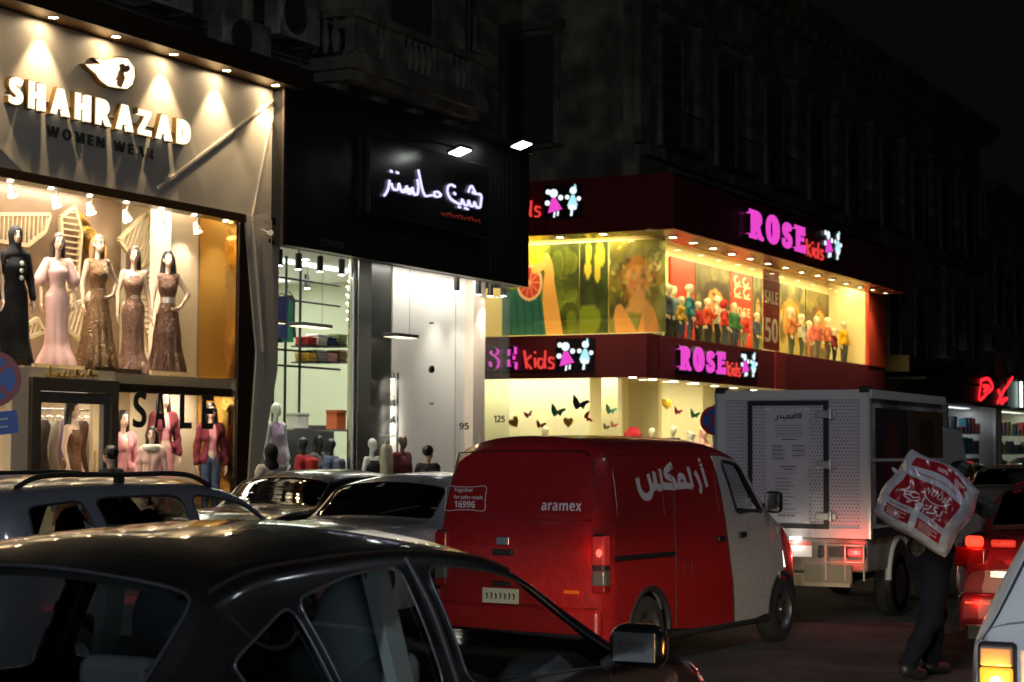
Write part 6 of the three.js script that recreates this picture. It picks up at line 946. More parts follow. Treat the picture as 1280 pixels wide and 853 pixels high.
// generic car; spec.windows: side windows (right side, in d and q); spec.front / spec.back: screens
function makeCar(name, label, spec, pos, yaw) {
  const t = thing(name, label, 'car', pos, -yaw), S = carSurface(spec.keys, spec), L = S.L, cell = spec.cell ?? 0.09, cb = spec.cb ?? 0.12;
  const sideW = spec.windows.map((w) => roundPoly(w, 0.16)), holes = [...sideW, ...sideW.map(mirrorP), roundPoly(spec.back, 0.12), roundPoly(spec.front, 0.12)];
  const d0 = spec.keys[0][0];
  part('body', patch(keyhole([[d0, -2], [L, -2], [L, 2], [d0, 2]], holes), S, cell, cb, true), spec.paint, t);
  for (const side of [1, -1]) {
    const arches = spec.wheels.map((w) => archPoly(S, w, spec.arch ?? 0.36, spec.wr ?? 0.31, side)), edge = [[d0, 2 * side]];
    edge.push([L, 2 * side], [L, 4 * side]); for (const a of arches.slice().reverse()) edge.push(...a.slice().reverse()); edge.push([d0, 4 * side]);
    part('side_panel', patch(edge, S, cell, cb, true), spec.paint, t);
    for (const a of arches) part('wheel_arch', tube(a.map(([d, q]) => S.off(-0.01)(d, q)), 0.025, 30, 6), MAT.darkPlastic, t);
    for (const d of spec.seams ?? []) part('door_seam', tube(Array.from({ length: 9 }, (_, k) => S.off(0.0)(d + 0.0 * k, side * lerp(2, 3.85, k / 8))), 0.004, 24, 5), MAT.black, t);
    for (const d of spec.handles ?? []) { const p = S.off(0.02)(d, side * 2.25); part('door_handle', rbox(0.035, 0.035, 0.17, p[0], p[1], p[2], 0.015), spec.handleMat ?? spec.paint, t); }
    part('sill', tube(Array.from({ length: 12 }, (_, k) => S.off(-0.01)(lerp(spec.wheels[0] + 0.42, spec.wheels[1] - 0.42, k / 11), 3.97 * side)), 0.03, 20, 6), MAT.darkPlastic, t);
  }
  for (const e of [d0, L]) { // end caps
    const ring = []; for (let k = -40; k <= 40; k++) { const p = S(e, k / 10); ring.push(new THREE.Vector2(p[0], p[1])); }
    const z = S(e, 0)[2], g = new THREE.ShapeGeometry(new THREE.Shape(ring)); const pa = g.attributes.position; for (let i = 0; i < pa.count; i++) { let bz = 0; const p = S(e, S.q(e, pa.getY(i))); pa.setZ(i, p[2]); } g.computeVertexNormals();
    part('end_panel', g, e === d0 ? spec.rearMat ?? spec.paint : spec.paint, t);
  }
  sideW.forEach((w, i) => [w, mirrorP(w)].forEach((p) => { const o = part('side_window', patch(p, S.off(-0.006), cell, cb, true), spec.sideGlass?.[i] ?? carGlass, t); part('window_trim', trimTube(S, p, spec.trimR ?? 0.008), spec.trimMat ?? MAT.darkPlastic, o); }));
  for (const [n, p, gm] of [['rear_window', spec.back, spec.backGlass ?? carGlass], ['windscreen', spec.front, carGlass]]) { const r = roundPoly(p, 0.12), o = part(n, patch(r, S.off(-0.005), cell, cb, true), gm, t); part('seal', trimTube(S, r, spec.sealR ?? 0.006, 0.001), MAT.darkPlastic, o); }
  part('floor_pan', box(spec.W * 0.86, 0.12, L - d0 - 0.5, 0, 0.27, -(L + d0) / 2), MAT.black, t);
  for (const d of spec.wheels) for (const s of [-1, 1]) wheel(t, s * (spec.W / 2 - 0.12), spec.wr ?? 0.31, -d, spec.wr ?? 0.31, 0.2, spec.rim ?? 0.4);
  if (spec.seats !== false) seats(t, spec.seatRows ?? [[-0.36, spec.wheels[0] + 1.65, 0.1, 0.95], [0.36, spec.wheels[0] + 1.65, 0.1, 0.95], [-0.36, spec.wheels[0] + 0.65, 0.1, 0.85], [0.36, spec.wheels[0] + 0.65, 0.1, 0.85]], spec.seatTone ?? seatMat);
  { const dd = spec.dash ?? spec.wheels[1] - 0.75; part('dashboard', rbox(spec.W * 0.8, 0.26, 0.4, 0, 0.86, -dd, 0.08), MAT.darkPlastic, t); const sw = part('steering_wheel', new THREE.TorusGeometry(0.18, 0.016, 8, 24).rotateX(0.35).translate(-0.36, 0.93, -(dd - 0.32)), MAT.black, t); part('column', rod([-0.36, 0.92, -(dd - 0.32)], [-0.36, 0.85, -dd], 0.03), MAT.black, sw); }
  if (spec.mirror) for (const s of [-1, 1]) { const p = S.off(0.02)(spec.mirror, s * 1.9), m = part('door_mirror', rbox(0.22, 0.16, 0.13, p[0] + s * 0.12, p[1] + 0.08, p[2], 0.06), spec.paint, t); part('mirror_glass', rbox(0.165, 0.105, 0.006, p[0] + s * 0.125, p[1] + 0.08, p[2] + 0.062, 0.002), MAT.chrome, m); part('stalk', rod([p[0] - s * 0.02, p[1], p[2]], [p[0] + s * 0.06, p[1] + 0.05, p[2]], 0.025), MAT.darkPlastic, m); }
  t.S = S; return t;
}
const K = (k) => k; // stations are written out below
// --- near black saloon
const sedanKeys = [
  [0.00, 0.78, 0.75, 0.62, 0.68, 0.68, 0.52, 0.72, 0.32, 0.68], [0.05, 0.97, 0.94, 0.66, 0.86, 0.73, 0.62, 0.77, 0.27, 0.73], [0.16, 1.02, 1.0, 0.70, 0.96, 0.77, 0.68, 0.81, 0.24, 0.78], [0.5, 1.06, 1.04, 0.72, 1.0, 0.80, 0.7, 0.835, 0.22, 0.81], [0.8, 1.085, 1.055, 0.735, 1.0, 0.812, 0.7, 0.845, 0.21, 0.82], [1.0, 1.225, 1.175, 0.705, 0.995, 0.818, 0.7, 0.848, 0.205, 0.823], [1.24, 1.425, 1.36, 0.67, 0.985, 0.82, 0.7, 0.85, 0.2, 0.825],
  [1.6, 1.5, 1.415, 0.62, 0.975, 0.822, 0.7, 0.85, 0.2, 0.83], [2.2, 1.515, 1.43, 0.605, 0.96, 0.822, 0.7, 0.85, 0.2, 0.83], [2.8, 1.48, 1.39, 0.6, 0.945, 0.82, 0.7, 0.848, 0.2, 0.83], [3.1, 1.405, 1.325, 0.61, 0.94, 0.815, 0.7, 0.845, 0.2, 0.825], [3.45, 1.22, 1.15, 0.67, 0.935, 0.81, 0.7, 0.84, 0.21, 0.82], [3.78, 1.03, 0.995, 0.735, 0.925, 0.80, 0.68, 0.835, 0.22, 0.81], [4.12, 0.985, 0.95, 0.75, 0.9, 0.795, 0.66, 0.83, 0.23, 0.8], [4.5, 0.89, 0.86, 0.725, 0.81, 0.765, 0.6, 0.8, 0.25, 0.77], [4.74, 0.74, 0.71, 0.64, 0.67, 0.68, 0.5, 0.72, 0.28, 0.69], [4.82, 0.6, 0.58, 0.55, 0.54, 0.6, 0.44, 0.63, 0.32, 0.6]];
const sedanWin = [[[2.42, 1.94], [3.66, 1.88], [3.6, 1.5], [3.1, 1.13], [2.42, 1.1]], [[1.72, 1.95], [2.26, 1.94], [2.26, 1.1], [1.95, 1.13], [1.62, 1.22]], [[1.26, 1.75], [1.68, 1.95], [1.58, 1.24], [1.2, 1.45]]];
const sedanBack = [[0.84, -0.93], [0.84, 0.93], [1.22, 0.955], [1.22, -0.955]], sedanFront = [[3.12, -0.86], [3.12, 0.86], [3.74, 0.86], [3.74, -0.86]];
function tailLamp(parent, x, y, z, w, h, d, on, turn = 0, n = 'tail_light') {
  const o = part(n, rbox(w, h, d, 0, 0, 0, 0.03).rotateY(turn).translate(x, y, z), on ? glow([1, 0.035, 0.015], on) : M([0.3, 0.01, 0.01], { roughness: 0.15, clearcoat: 1 }), parent);
  if (on) { const l = new THREE.PointLight(col([1, 0.05, 0.02]), on * 0.025); l.position.set(x, y, z + d / 2 + 0.03); l.shadow.radius = 2; l.castShadow = true; parent.add(l); }
  return o;
}
{
  const t = makeCar('black_saloon', 'black saloon car with dusty roof, foremost in the queue behind the red van', { W: 1.7, keys: sedanKeys, crown: 1.85, windows: sedanWin, back: sedanBack, front: sedanFront, wheels: [0.85, 3.55], paint: paint([0.009, 0.0087, 0.0088], { map: T.grime, roughness: 0.35, clearcoatRoughness: 0.05 }), trimMat: M([0.12, 0.13, 0.15], { metalness: 0.7, roughness: 0.3 }), trimR: 0.0045, cell: 0.05, cb: 0.07, seams: [1.5, 2.34, 3.5], handles: [1.85, 2.75], dash: 3.5, mirror: 3.46, seatTone: M([0.2, 0.24, 0.26], { roughness: 0.6 }), sideGlass: [carGlass, carGlass, tintGlass], seatRows: [[-0.37, 2.7, 0.1, 0.97], [0.37, 2.7, 0.1, 0.97], [-0.36, 1.55, 0.1, 0.88], [0.36, 1.55, 0.1, 0.88]] }, [-3.72, 0, -3.0], rad(0.5));
  const S = t.S;
  for (const s of [-1, 1]) {
    part('roof_ditch', tube(Array.from({ length: 14 }, (_, k) => S.off(0.002)(lerp(1.24, 3.1, k / 13), s * 0.98)), 0.006, 40, 6), MAT.black, t);
    part('pillar_trim', tube([[2.34, 1.05], [2.345, 1.4], [2.35, 1.95]].map(([d, q]) => S.off(0.004)(d, s * q)), 0.014, 12, 6), MAT.black, t);
    part('inner_pillar', bar([s * 0.62, 0.9, -2.36], [s * 0.52, 1.38, -2.3], 0.1, 0.04), M([0.32, 0.36, 0.35], { roughness: 0.6 }), t);
    tailLamp(t, s * 0.66, 0.86, -0.09, 0.28, 0.16, 0.14, 0);
    const hl = part('headlight', patch([[4.4, s * 1.1], [4.7, s * 1.0], [4.72, s * 1.9], [4.42, s * 2.1]], S.off(0.006), 0.05, 0.1, true), M([0.7, 0.7, 0.7], { roughness: 0.08, clearcoat: 1 }), t);
    const l = new THREE.SpotLight(col([1, 0.8, 0.52]), 60, 0, 0.75, 0.7); l.position.set(s * 0.6, 0.66, -4.92); l.target.position.set(s * 0.5, 0.45, -12); l.shadow.radius = 0.5; l.castShadow = true; t.add(l, l.target); part('headlight_hood', box(0.5, 0.012, 0.2, s * 0.6, 0.672, -4.98), MAT.black, t); part('headlight_glow', ball(0.05, s * 0.6, 0.66, -4.8, 1, 0.8, 0.5, 12), glow([1, 0.9, 0.7], 3), hl);
  }
  part('trunk_seam', tube(Array.from({ length: 13 }, (_, k) => S.off(0.001)(0.77, lerp(-1, 1, k / 12))), 0.005, 30, 5), MAT.black, t);
  part('headliner', patch([[1.26, -0.9], [3.05, -0.9], [3.05, 0.9], [1.26, 0.9]], S.off(-0.05), 0.2, 0.2), M([0.16, 0.165, 0.165], { roughness: 0.9 }), t);
  part('rear_shelf', box(1.3, 0.03, 0.45, 0, 0.985, -1.12), MAT.darkPlastic, t);
  part('parcel_speaker', cyl(0.1, 0.1, 0.02, 0.4, 1.006, -1.1, 20), M([0.08, 0.08, 0.09]), t);
  part('rear_mirror', rbox(0.22, 0.07, 0.03, 0, 1.27, -3.12, 0.02), MAT.black, t);
  part('door_card', [box(0.03, 0.45, 1.2, 0.72, 0.7, -2.95), box(0.03, 0.45, 1.2, -0.72, 0.7, -2.95)], MAT.darkPlastic, t);
  part('number_plate', box(0.5, 0.14, 0.01, 0, 0.62, -0.005), MAT.white, t);
}
// --- wagon, parked cars behind
const wagonKeys = [
  [0.0, 0.9, 0.86, 0.66, 0.72, 0.7, 0.52, 0.74, 0.32, 0.7], [0.06, 1.2, 1.14, 0.66, 0.9, 0.76, 0.64, 0.8, 0.27, 0.76], [0.2, 1.46, 1.39, 0.61, 0.97, 0.8, 0.7, 0.84, 0.23, 0.8], [0.45, 1.53, 1.45, 0.6, 0.98, 0.82, 0.7, 0.85, 0.21, 0.82], [1.4, 1.56, 1.475, 0.605, 0.965, 0.825, 0.7, 0.855, 0.2, 0.83], [2.3, 1.545, 1.465, 0.605, 0.95, 0.825, 0.7, 0.855, 0.2, 0.83], [2.85, 1.47, 1.39, 0.615, 0.94, 0.82, 0.7, 0.85, 0.2, 0.825], [3.3, 1.2, 1.14, 0.68, 0.935, 0.81, 0.7, 0.845, 0.21, 0.82], [3.6, 1.03, 0.995, 0.735, 0.92, 0.8, 0.68, 0.835, 0.22, 0.81], [4.0, 0.93, 0.89, 0.72, 0.84, 0.77, 0.6, 0.81, 0.24, 0.78], [4.3, 0.74, 0.7, 0.62, 0.66, 0.67, 0.5, 0.71, 0.28, 0.68], [4.37, 0.6, 0.58, 0.55, 0.54, 0.6, 0.44, 0.63, 0.32, 0.6]];
const wagonWin = [[[2.22, 1.93], [3.42, 1.86], [3.36, 1.5], [2.85, 1.15], [2.22, 1.12]], [[1.25, 1.93], [2.1, 1.93], [2.1, 1.12], [1.15, 1.14]], [[0.45, 1.75], [1.12, 1.92], [1.03, 1.16], [0.5, 1.2]]];
{
  const t = makeCar('estate_car', 'blue grey estate car with black roof rails in front of the dress shop', { W: 1.72, keys: wagonKeys, windows: wagonWin, back: [[0.09, -0.8], [0.09, 0.8], [0.21, 0.78], [0.21, -0.78]], front: [[2.9, -0.86], [2.9, 0.86], [3.56, 0.86], [3.56, -0.86]], wheels: [0.75, 3.35], paint: paint([0.15, 0.16, 0.185], { metalness: 0.2 }), seams: [1.2, 2.16, 3.3], handles: [1.4, 2.5], mirror: 3.2, sideGlass: [carGlass, tintGlass, tintGlass] }, [-9.05, 0, -9.15], rad(1));
  for (const s of [-1, 1]) { const rl = part('roof_rail', tube([[0.55, 0.86], [0.75, 0.82], [1.6, 0.82], [2.4, 0.82], [2.62, 0.86]].map(([d, q], i) => t.S.off(i === 0 || i === 4 ? 0.005 : 0.055)(d, s * q)), 0.018, 40, 8), MAT.black, t); part('rail_foot', rbox(0.03, 0.06, 0.1, ...t.S.off(0.02)(1.6, s * 0.82), 0.01), MAT.black, rl); }
  for (const s of [-1, 1]) tailLamp(t, s * 0.68, 1.0, -0.06, 0.16, 0.36, 0.12, 0);
  const h = part('headliner', patch([[0.4, -0.9], [2.8, -0.9], [2.8, 0.9], [0.4, 0.9]], t.S.off(-0.05), 0.3, 0.3), trimGrey, t);
}
const hatchKeys = sedanKeys.map((k) => k.slice()); // rounded saloon again, a little taller
{
  const mk = (name, label, c, x, s, yaw, o = {}) => { const t = makeCar(name, label, { W: 1.7, keys: sedanKeys.map((k) => { const q = k.slice(); for (const i of [1, 2, 4, 6, 8]) q[i] *= o.tall ?? 1; return q; }), windows: sedanWin, back: sedanBack, front: sedanFront, wheels: [0.85, 3.55], paint: paint(c, o.paint), seams: [1.5, 2.34, 3.5], handles: [1.85, 2.75], mirror: 3.46, backGlass: deepGlass, sideGlass: [deepGlass, deepGlass, deepGlass] }, [x, 0, -s], rad(yaw)); for (const q of [-1, 1]) { tailLamp(t, q * 0.66, 0.86 * (o.tall ?? 1), -0.09, 0.28, 0.16, 0.14, o.lit ?? 0); } part('number_plate', box(0.42, 0.13, 0.01, 0, 0.7, -0.004), MAT.white, t); part('headliner', patch([[1.26, -0.9], [3.05, -0.9], [3.05, 0.9], [1.26, 0.9]], t.S.off(-0.05), 0.3, 0.3), trimGrey, t); return t; };
  const b = mk('dark_saloon', 'black saloon car with an aerial parked at the kerb by the grey pier', [0.006, 0.006, 0.007], -12.98, 18.3, 1, { tall: 0.985 });
  part('aerial', rod([0, 1.44, -1.4], [0, 1.6, -1.28], 0.006), MAT.black, b);
  const sv = mk('silver_saloon', 'silver saloon car between the parked black saloon and the red van', [0.42, 0.43, 0.45], -9.75, 15.3, 2, { tall: 1.0, paint: { metalness: 0.4 } });
  part('wiper', rod([0.1, 1.12, -0.84], [0.5, 1.2, -0.94], 0.008), MAT.black, sv);
  // red car on the right, braking
  const r = mk('red_saloon', 'red saloon car with lit tail lights ahead of the man with the sack', [0.22, 0.012, 0.014], -3.12, 15.7, 0, { tall: 1.04 });
  for (const s of [-1, 1]) { tailLamp(r, s * 0.62, 1.02, -0.03, 0.15, 0.09, 0.06, 3.2, 0, 'brake_light'); tailLamp(r, s * 0.38, 1.01, -0.005, 0.2, 0.06, 0.04, 0.8, 0, 'brake_light'); tailLamp(r, s * 0.58, 0.53, 0.06, 0.2, 0.022, 0.03, 3, 0, 'bumper_light'); }
  for (let k = 0; k < 3; k++) part('badge', rbox(0.06, 0.03, 0.006, -0.3 + k * 0.07, 0.78, 0.004, 0.003), MAT.chrome, r);
  part('emblem', rbox(0.14, 0.06, 0.01, -0.42, 0.76, 0.002, 0.01), MAT.chrome, r);
  part('bumper', rbox(1.5, 0.26, 0.14, 0, 0.48, 0.0, 0.06), r.children[0].material, r);
  // farther queue
  mk('dark_hatchback', 'dark car in the queue beyond the truck', [0.012, 0.012, 0.015], -5.2, 31, 0, { lit: 0.8 }); mk('grey_saloon', 'grey car in the far queue beside the lit shops', [0.15, 0.15, 0.16], -8.6, 38, 0, { lit: 0.8 }); mk('beige_saloon', 'beige car parked at the far kerb by the lit shops', [0.36, 0.3, 0.18], -12.4, 48, 0); mk('maroon_saloon', 'maroon car between the red saloon and the far queue', [0.1, 0.012, 0.012], -2.9, 24.5, 0, { lit: 1.2 });
}
// --- white estate at the right edge
{
  const wk = wagonKeys.map((k) => { const q = k.slice(); for (const i of [1, 2]) q[i] = lerp(q[i], 0.9, q[i] > 1 ? 0.1 : 0); return q; }); 
  wk[0] = [0.0, 0.92, 0.9, 0.74, 0.8, 0.78, 0.52, 0.79, 0.3, 0.76]; wk[1] = [0.05, 1.0, 0.97, 0.74, 0.88, 0.8, 0.64, 0.815, 0.26, 0.79]; wk.splice(2, 0, [0.12, 1.12, 1.07, 0.7, 0.92, 0.81, 0.66, 0.825, 0.25, 0.8]); wk[3] = [0.36, 1.4, 1.33, 0.61, 0.96, 0.815, 0.7, 0.84, 0.23, 0.81]; wk[4] = [0.6, 1.46, 1.39, 0.595, 0.97, 0.82, 0.7, 0.85, 0.21, 0.82];
  for (const k of wk) for (const i of [1, 2, 4, 6]) k[i] *= 1.15;
  const t = makeCar('white_estate', 'white car with a lit amber and red tail light, just beside the near kerb', { W: 1.66, keys: wk, windows: wagonWin.map((w) => w.map(([d, q]) => [d + 0.12, q])), back: [[0.14, -0.76], [0.14, 0.76], [0.36, 0.74], [0.36, -0.74]], front: [[2.9, -0.86], [2.9, 0.86], [3.56, 0.86], [3.56, -0.86]], wheels: [0.8, 3.35], paint: paint([0.8, 0.81, 0.82], { roughness: 0.4, clearcoat: 0.6 }), seams: [1.3, 2.2, 3.3], handles: [1.5, 2.6], backGlass: tintGlass, mirror: 3.2, cell: 0.05, cb: 0.07 }, [-0.88, 0, -6.98], rad(0));
  for (const s of [-1, 1]) {
    const x = s * 0.7, h = part('tail_light_frame', rbox(0.14, 0.36, 0.05, x, 0.89, 0.0, 0.02), MAT.darkPlastic, t);
    part('reversing_lens', rbox(0.118, 0.07, 0.03, x, 1.02, 0.018, 0.01), M([0.4, 0.3, 0.22], { roughness: 0.15 }), h);
    part('amber_light', rbox(0.118, 0.12, 0.03, x, 0.92, 0.018, 0.01), s < 0 ? glow([1, 0.42, 0.02], 1.5) : M([0.6, 0.2, 0.01], { roughness: 0.15 }), h); if (s < 0) part('amber_bulb', ball(0.025, x, 0.93, 0.027, 1, 1, 0.5, 10), glow([1, 0.75, 0.25], 5), h);
    part('red_light', rbox(0.118, 0.12, 0.03, x, 0.79, 0.018, 0.01), s < 0 ? glow([0.8, 0.03, 0.01], 0.55) : M([0.4, 0.01, 0.01], { roughness: 0.15 }), h);
    if (s < 0) { const l = new THREE.PointLight(col([1, 0.4, 0.05]), 0.5); l.position.set(x, 0.92, 0.07); l.castShadow = true; t.add(l); }
  }
  part('bumper', rbox(1.66, 0.2, 0.16, 0, 0.45, 0.02, 0.05), MAT.darkPlastic, t); part('number_plate', box(0.42, 0.13, 0.01, 0, 0.62, 0.012), MAT.white, t);
  part('hatch_seam', tube([[0.04, -1.3], [0.06, -1.02], [0.3, -0.95], [0.55, -0.9]].map(([d, q]) => t.S.off(0.002)(d, q)), 0.004, 20, 5), MAT.black, t);
  part('body_crease', tube(Array.from({ length: 10 }, (_, k) => t.S.off(0.001)(0.055, lerp(-1.6, 1.6, k / 9))), 0.004, 24, 5), MAT.grey, t);
}
// --- red delivery van
// flat lettering laid on a curved surface: each glyph a piece of that surface, a few millimetres proud
function surfaceText(text, f, a0, b0, width, height, m, parent, o = {}) {
  const shapes = font.generateShapes(text, 1), bb = [1e9, 1e9, -1e9, -1e9], polys = shapes.map((s) => { const e = s.extractPoints(4), c = (p) => p.map((v) => [v.x, v.y]); for (const v of e.shape) { bb[0] = Math.min(bb[0], v.x); bb[1] = Math.min(bb[1], v.y); bb[2] = Math.max(bb[2], v.x); bb[3] = Math.max(bb[3], v.y); } return [c(e.shape), e.holes.map(c)]; });
  const kx = width / (bb[2] - bb[0]), ky = height / (bb[3] - bb[1]), mp = (p) => p.map(([x, y]) => [a0 + (x - bb[0]) * kx, b0 + (y - bb[1]) * ky]);
  for (const [s, h] of polys) part(o.name ?? 'letter', patch(h.length ? keyhole(mp(s), h.map(mp)) : mp(s), f, o.cell ?? 0.1, o.cell ?? 0.1), m, parent);
}
{
  const keys = [[0.0, 1.79, 1.65, 0.62, 1.1, 0.745, 0.7, 0.755, 0.26, 0.745], [0.035, 1.835, 1.695, 0.655, 1.12, 0.782, 0.7, 0.79, 0.235, 0.78], [0.12, 1.86, 1.72, 0.685, 1.13, 0.80, 0.7, 0.81, 0.22, 0.795], [1.0, 1.872, 1.735, 0.69, 1.13, 0.80, 0.7, 0.81, 0.21, 0.8], [2.2, 1.86, 1.725, 0.69, 1.13, 0.80, 0.7, 0.81, 0.21, 0.8], [2.5, 1.825, 1.69, 0.688, 1.13, 0.8, 0.7, 0.81, 0.21, 0.8], [2.76, 1.70, 1.57, 0.69, 1.13, 0.798, 0.7, 0.81, 0.21, 0.8], [3.0, 1.45, 1.36, 0.70, 1.12, 0.795, 0.7, 0.81, 0.21, 0.8], [3.26, 1.19, 1.14, 0.73, 1.09, 0.785, 0.69, 0.8, 0.22, 0.79], [3.5, 1.06, 1.02, 0.72, 0.97, 0.77, 0.65, 0.79, 0.23, 0.78], [3.7, 0.88, 0.84, 0.68, 0.8, 0.74, 0.58, 0.76, 0.25, 0.75], [3.82, 0.68, 0.66, 0.6, 0.62, 0.66, 0.48, 0.68, 0.3, 0.66]];
  const rake = (y) => Math.max(0, y - 1.0) * 0.1, S = carSurface(keys, { rake, bow: 0.015, crown: 3 });
  const t = thing('delivery_van', 'red delivery van with white front door and white lettering', 'van', [-6.09 - 0.8 * Math.cos(rad(4.9)), 0, -(13.65 + 0.8 * Math.sin(rad(4.9)))], -rad(4.9));
  const dustTex = noiseTex(512, 40, 5, 401, [0.9, 0.89, 0.89], [1, 1, 1], 0.9, true);
  const red = paint([0.36, 0.013, 0.015], { map: dustTex, roughness: 0.4, clearcoat: 0.8, clearcoatRoughness: 0.1 }), wht = paint([0.5, 0.49, 0.48], { map: dustTex, roughness: 0.45, clearcoat: 0.6, clearcoatRoughness: 0.12 });
  const ws = [[2.62, -0.84], [2.62, 0.84], [3.22, 0.84], [3.22, -0.84]], wd = [0.72, 3.38], C = 0.08, CB = 0.1;
  part('roof_and_bonnet', patch(keyhole([[0, -1], [3.82, -1], [3.82, 1], [0, 1]], [roundPoly(ws, 0.1)]), S, C, CB, true), red, t);
  const wsg = part('windscreen', patch(roundPoly(ws, 0.1), S.off(-0.005), C, CB, true), carGlass, t); part('seal', trimTube(S, roundPoly(ws, 0.1), 0.01, 0.001), MAT.darkPlastic, wsg);
  for (const e of [1, -1]) {
    const Q = (d, y) => [d, S.q(d, y, e)], ar = archPoly(S, wd[0], 0.35, 0.29, e), af = archPoly(S, wd[1], 0.34, 0.29, e), B = [[2.055, e], Q(2.075, 1.5), Q(2.11, 1.2), Q(2.2, 0.8), Q(2.27, 0.53), [2.3, 4 * e]], G = 0.006;
    const topI = af.findIndex(([d]) => d > 3.4), front = [[3.02, e], [3.2, 1.5 * e], Q(3.29, 1.1), Q(3.36, 0.85)];
    part('rear_side', patch([[0, e], ...B.map(([d, q]) => [d - G, q]), ...ar.slice().reverse(), [0, 4 * e]], S, C, CB, true), red, t);
    const win = [Q(2.2, 1.655), Q(2.56, 1.61), Q(2.93, 1.19), Q(2.36, 1.2)], wr = roundPoly(win, 0.14);
    const door = part('front_door', patch(keyhole([...B, ...af.slice(0, topI).map((p) => p), ...front.slice().reverse().map(([d, q]) => [d - G, q])], [wr]), S, C, CB, true), wht, t);
    const gl = part('door_window', patch(wr, S.off(-0.006), C, CB, true), carGlass, door); part('window_seal', trimTube(S, wr, 0.016), MAT.darkPlastic, gl);
    part('nose_side', patch([...front, ...af.slice(topI), [3.82, 4 * e], [3.82, e]], S, C, CB, true), red, t);
    for (const a of [ar, af]) part('wheel_arch', tube(a.map(([d, q]) => S.off(-0.015)(d, q)), 0.028, 30, 6), MAT.darkPlastic, t);
    part('door_seam', tube(B.map(([d, q]) => S.off(0.001)(d - 0.003, q)), 0.005, 40, 5), MAT.black, t); part('rain_gutter', tube(Array.from({ length: 12 }, (_, k) => S.off(0.003)(lerp(0.08, 2.5, k / 11), e * 1.02)), 0.008, 40, 6), red, t); part('fuel_flap', trimTube(S, roundPoly([Q(1.3, 0.84), Q(1.46, 0.84), Q(1.46, 0.7), Q(1.3, 0.7)], 0.2), 0.003, 0), MAT.black, t); for (const y of [1.02, 0.62]) { const p = S.off(0.004)(...Q(3.26, y)); part('door_hinge', rbox(0.02, 0.07, 0.03, p[0], p[1], p[2], 0.006), MAT.grey, t); } part('mud_flap', box(0.2, 0.2, 0.015, e * 0.66, 0.22, -0.33), MAT.rubber, t);
    // pressed panels, sliding door seam and rail, handles
    for (const [a, b] of [[0.17, 0.99], [1.2, 2.02]]) part('pressed_line', trimTube(S, roundPoly([Q(a, 1.62), Q(b, 1.6), Q(b, 1.19), Q(a, 1.2)], 0.1), 0.007, -0.002), red, t);
    part('door_seam', tube([1.72, 1.4, 1.1, 0.8, 0.5, 0.3].map((y) => S.off(-0.001)(...Q(1.15 + (1.7 - y) * 0.02, y))), 0.006, 30, 5), MAT.black, t);
    part('sliding_rail', tube([0.1, 0.35, 0.6, 0.85, 1.12].map((d) => S.off(0.0)(...Q(d, 0.9))), 0.022, 20, 6), MAT.black, t);
    for (const [d, y, m] of [[2.0, 0.99, MAT.black], [2.44, 1.01, MAT.black]]) { const p = S.off(0.015)(...Q(d, y)); part('door_handle', rbox(0.03, 0.05, 0.12, p[0], p[1], p[2], 0.012), m, t); }
    const pm = S.off(0.06)(...Q(3.02, 1.26)), mi = part('door_mirror', rbox(0.17, 0.2, 0.1, pm[0] + e * 0.05, pm[1], pm[2], 0.05), MAT.black, t); part('mirror_glass', rbox(0.13, 0.16, 0.006, pm[0] + e * 0.055, pm[1], pm[2] + 0.052, 0.002), MAT.chrome, mi); part('mirror_arm', rod([pm[0] - e * 0.07, pm[1] - 0.04, pm[2]], [pm[0] + e * 0.03, pm[1], pm[2]], 0.02), MAT.black, mi);
    part('sill', tube(Array.from({ length: 10 }, (_, k) => S.off(-0.01)(lerp(1.1, 3.0, k / 9), 3.97 * e)), 0.03, 20, 6), MAT.darkPlastic, t);
    // brand script on the side: traced strokes
    if (e > 0) {
      const W = (x, y) => { const d = lerp(0.545, 1.85, (x - 712) / (940 - 712)) , yy = 1.36 + (275 - y) * 0.00262; return Q(d, yy); };
      for (const [st, w0, w1] of [[[[716, 212], [718, 245], [728, 266], [744, 270], [756, 252], [752, 200]], 0.085, 0.075], [[[752, 236], [768, 240], [772, 195], [775, 240], [790, 240], [793, 185]], 0.075, 0.07], [[[790, 238], [812, 240], [834, 240], [832, 222], [808, 204], [812, 192], [836, 172]], 0.075, 0.07], [[[836, 240], [852, 240], [866, 236], [866, 214], [852, 210], [848, 236]], 0.07, 0.065], [[[886, 178], [888, 210], [890, 246]], 0.07, 0.065], [[[862, 238], [889, 243]], 0.07, 0.06], [[[906, 196], [914, 222], [917, 250], [911, 264]], 0.075, 0.06], [[[931, 170], [934, 205], [938, 246]], 0.07, 0.065], [[[926, 160], [934, 156]], 0.04, 0.04]]) {
        const P = st.map(([x, y]) => W(x, y)).map(([d, q]) => [d, q * 0.6]); part('script_stroke', patch(ribbonShape(P, w0 * 0.82, w1 * 0.8, 26).map(([a, b]) => [a, b / 0.6]), S.off(0.003), 0.08, 0.1, true), M([0.72, 0.7, 0.68], { roughness: 0.5 }), t);
      }
    }
    for (const d of wd) wheel(t, e * 0.7, 0.29, -d, 0.29, 0.18, 0.16);
  }
  // rear face
  const ring = []; for (let k = -40; k <= 40; k++) { const p = S(0, k / 10); ring.push([p[0], p[1]]); }
  const R = (h) => (x, y) => [x, y, -rake(y) + h + 0.03 * Math.max(0, 1 - Math.pow(Math.abs(x) / 0.72, 4)) * Math.max(0, 1 - Math.pow(Math.abs(y - 1.02) / 0.75, 4)) - 0.02 * smooth(1 - Math.abs(y - 1.2) / 0.02) * 0.4];
  part('tailgate', patch(ring, R(0), 0.06, 0.05), red, t);
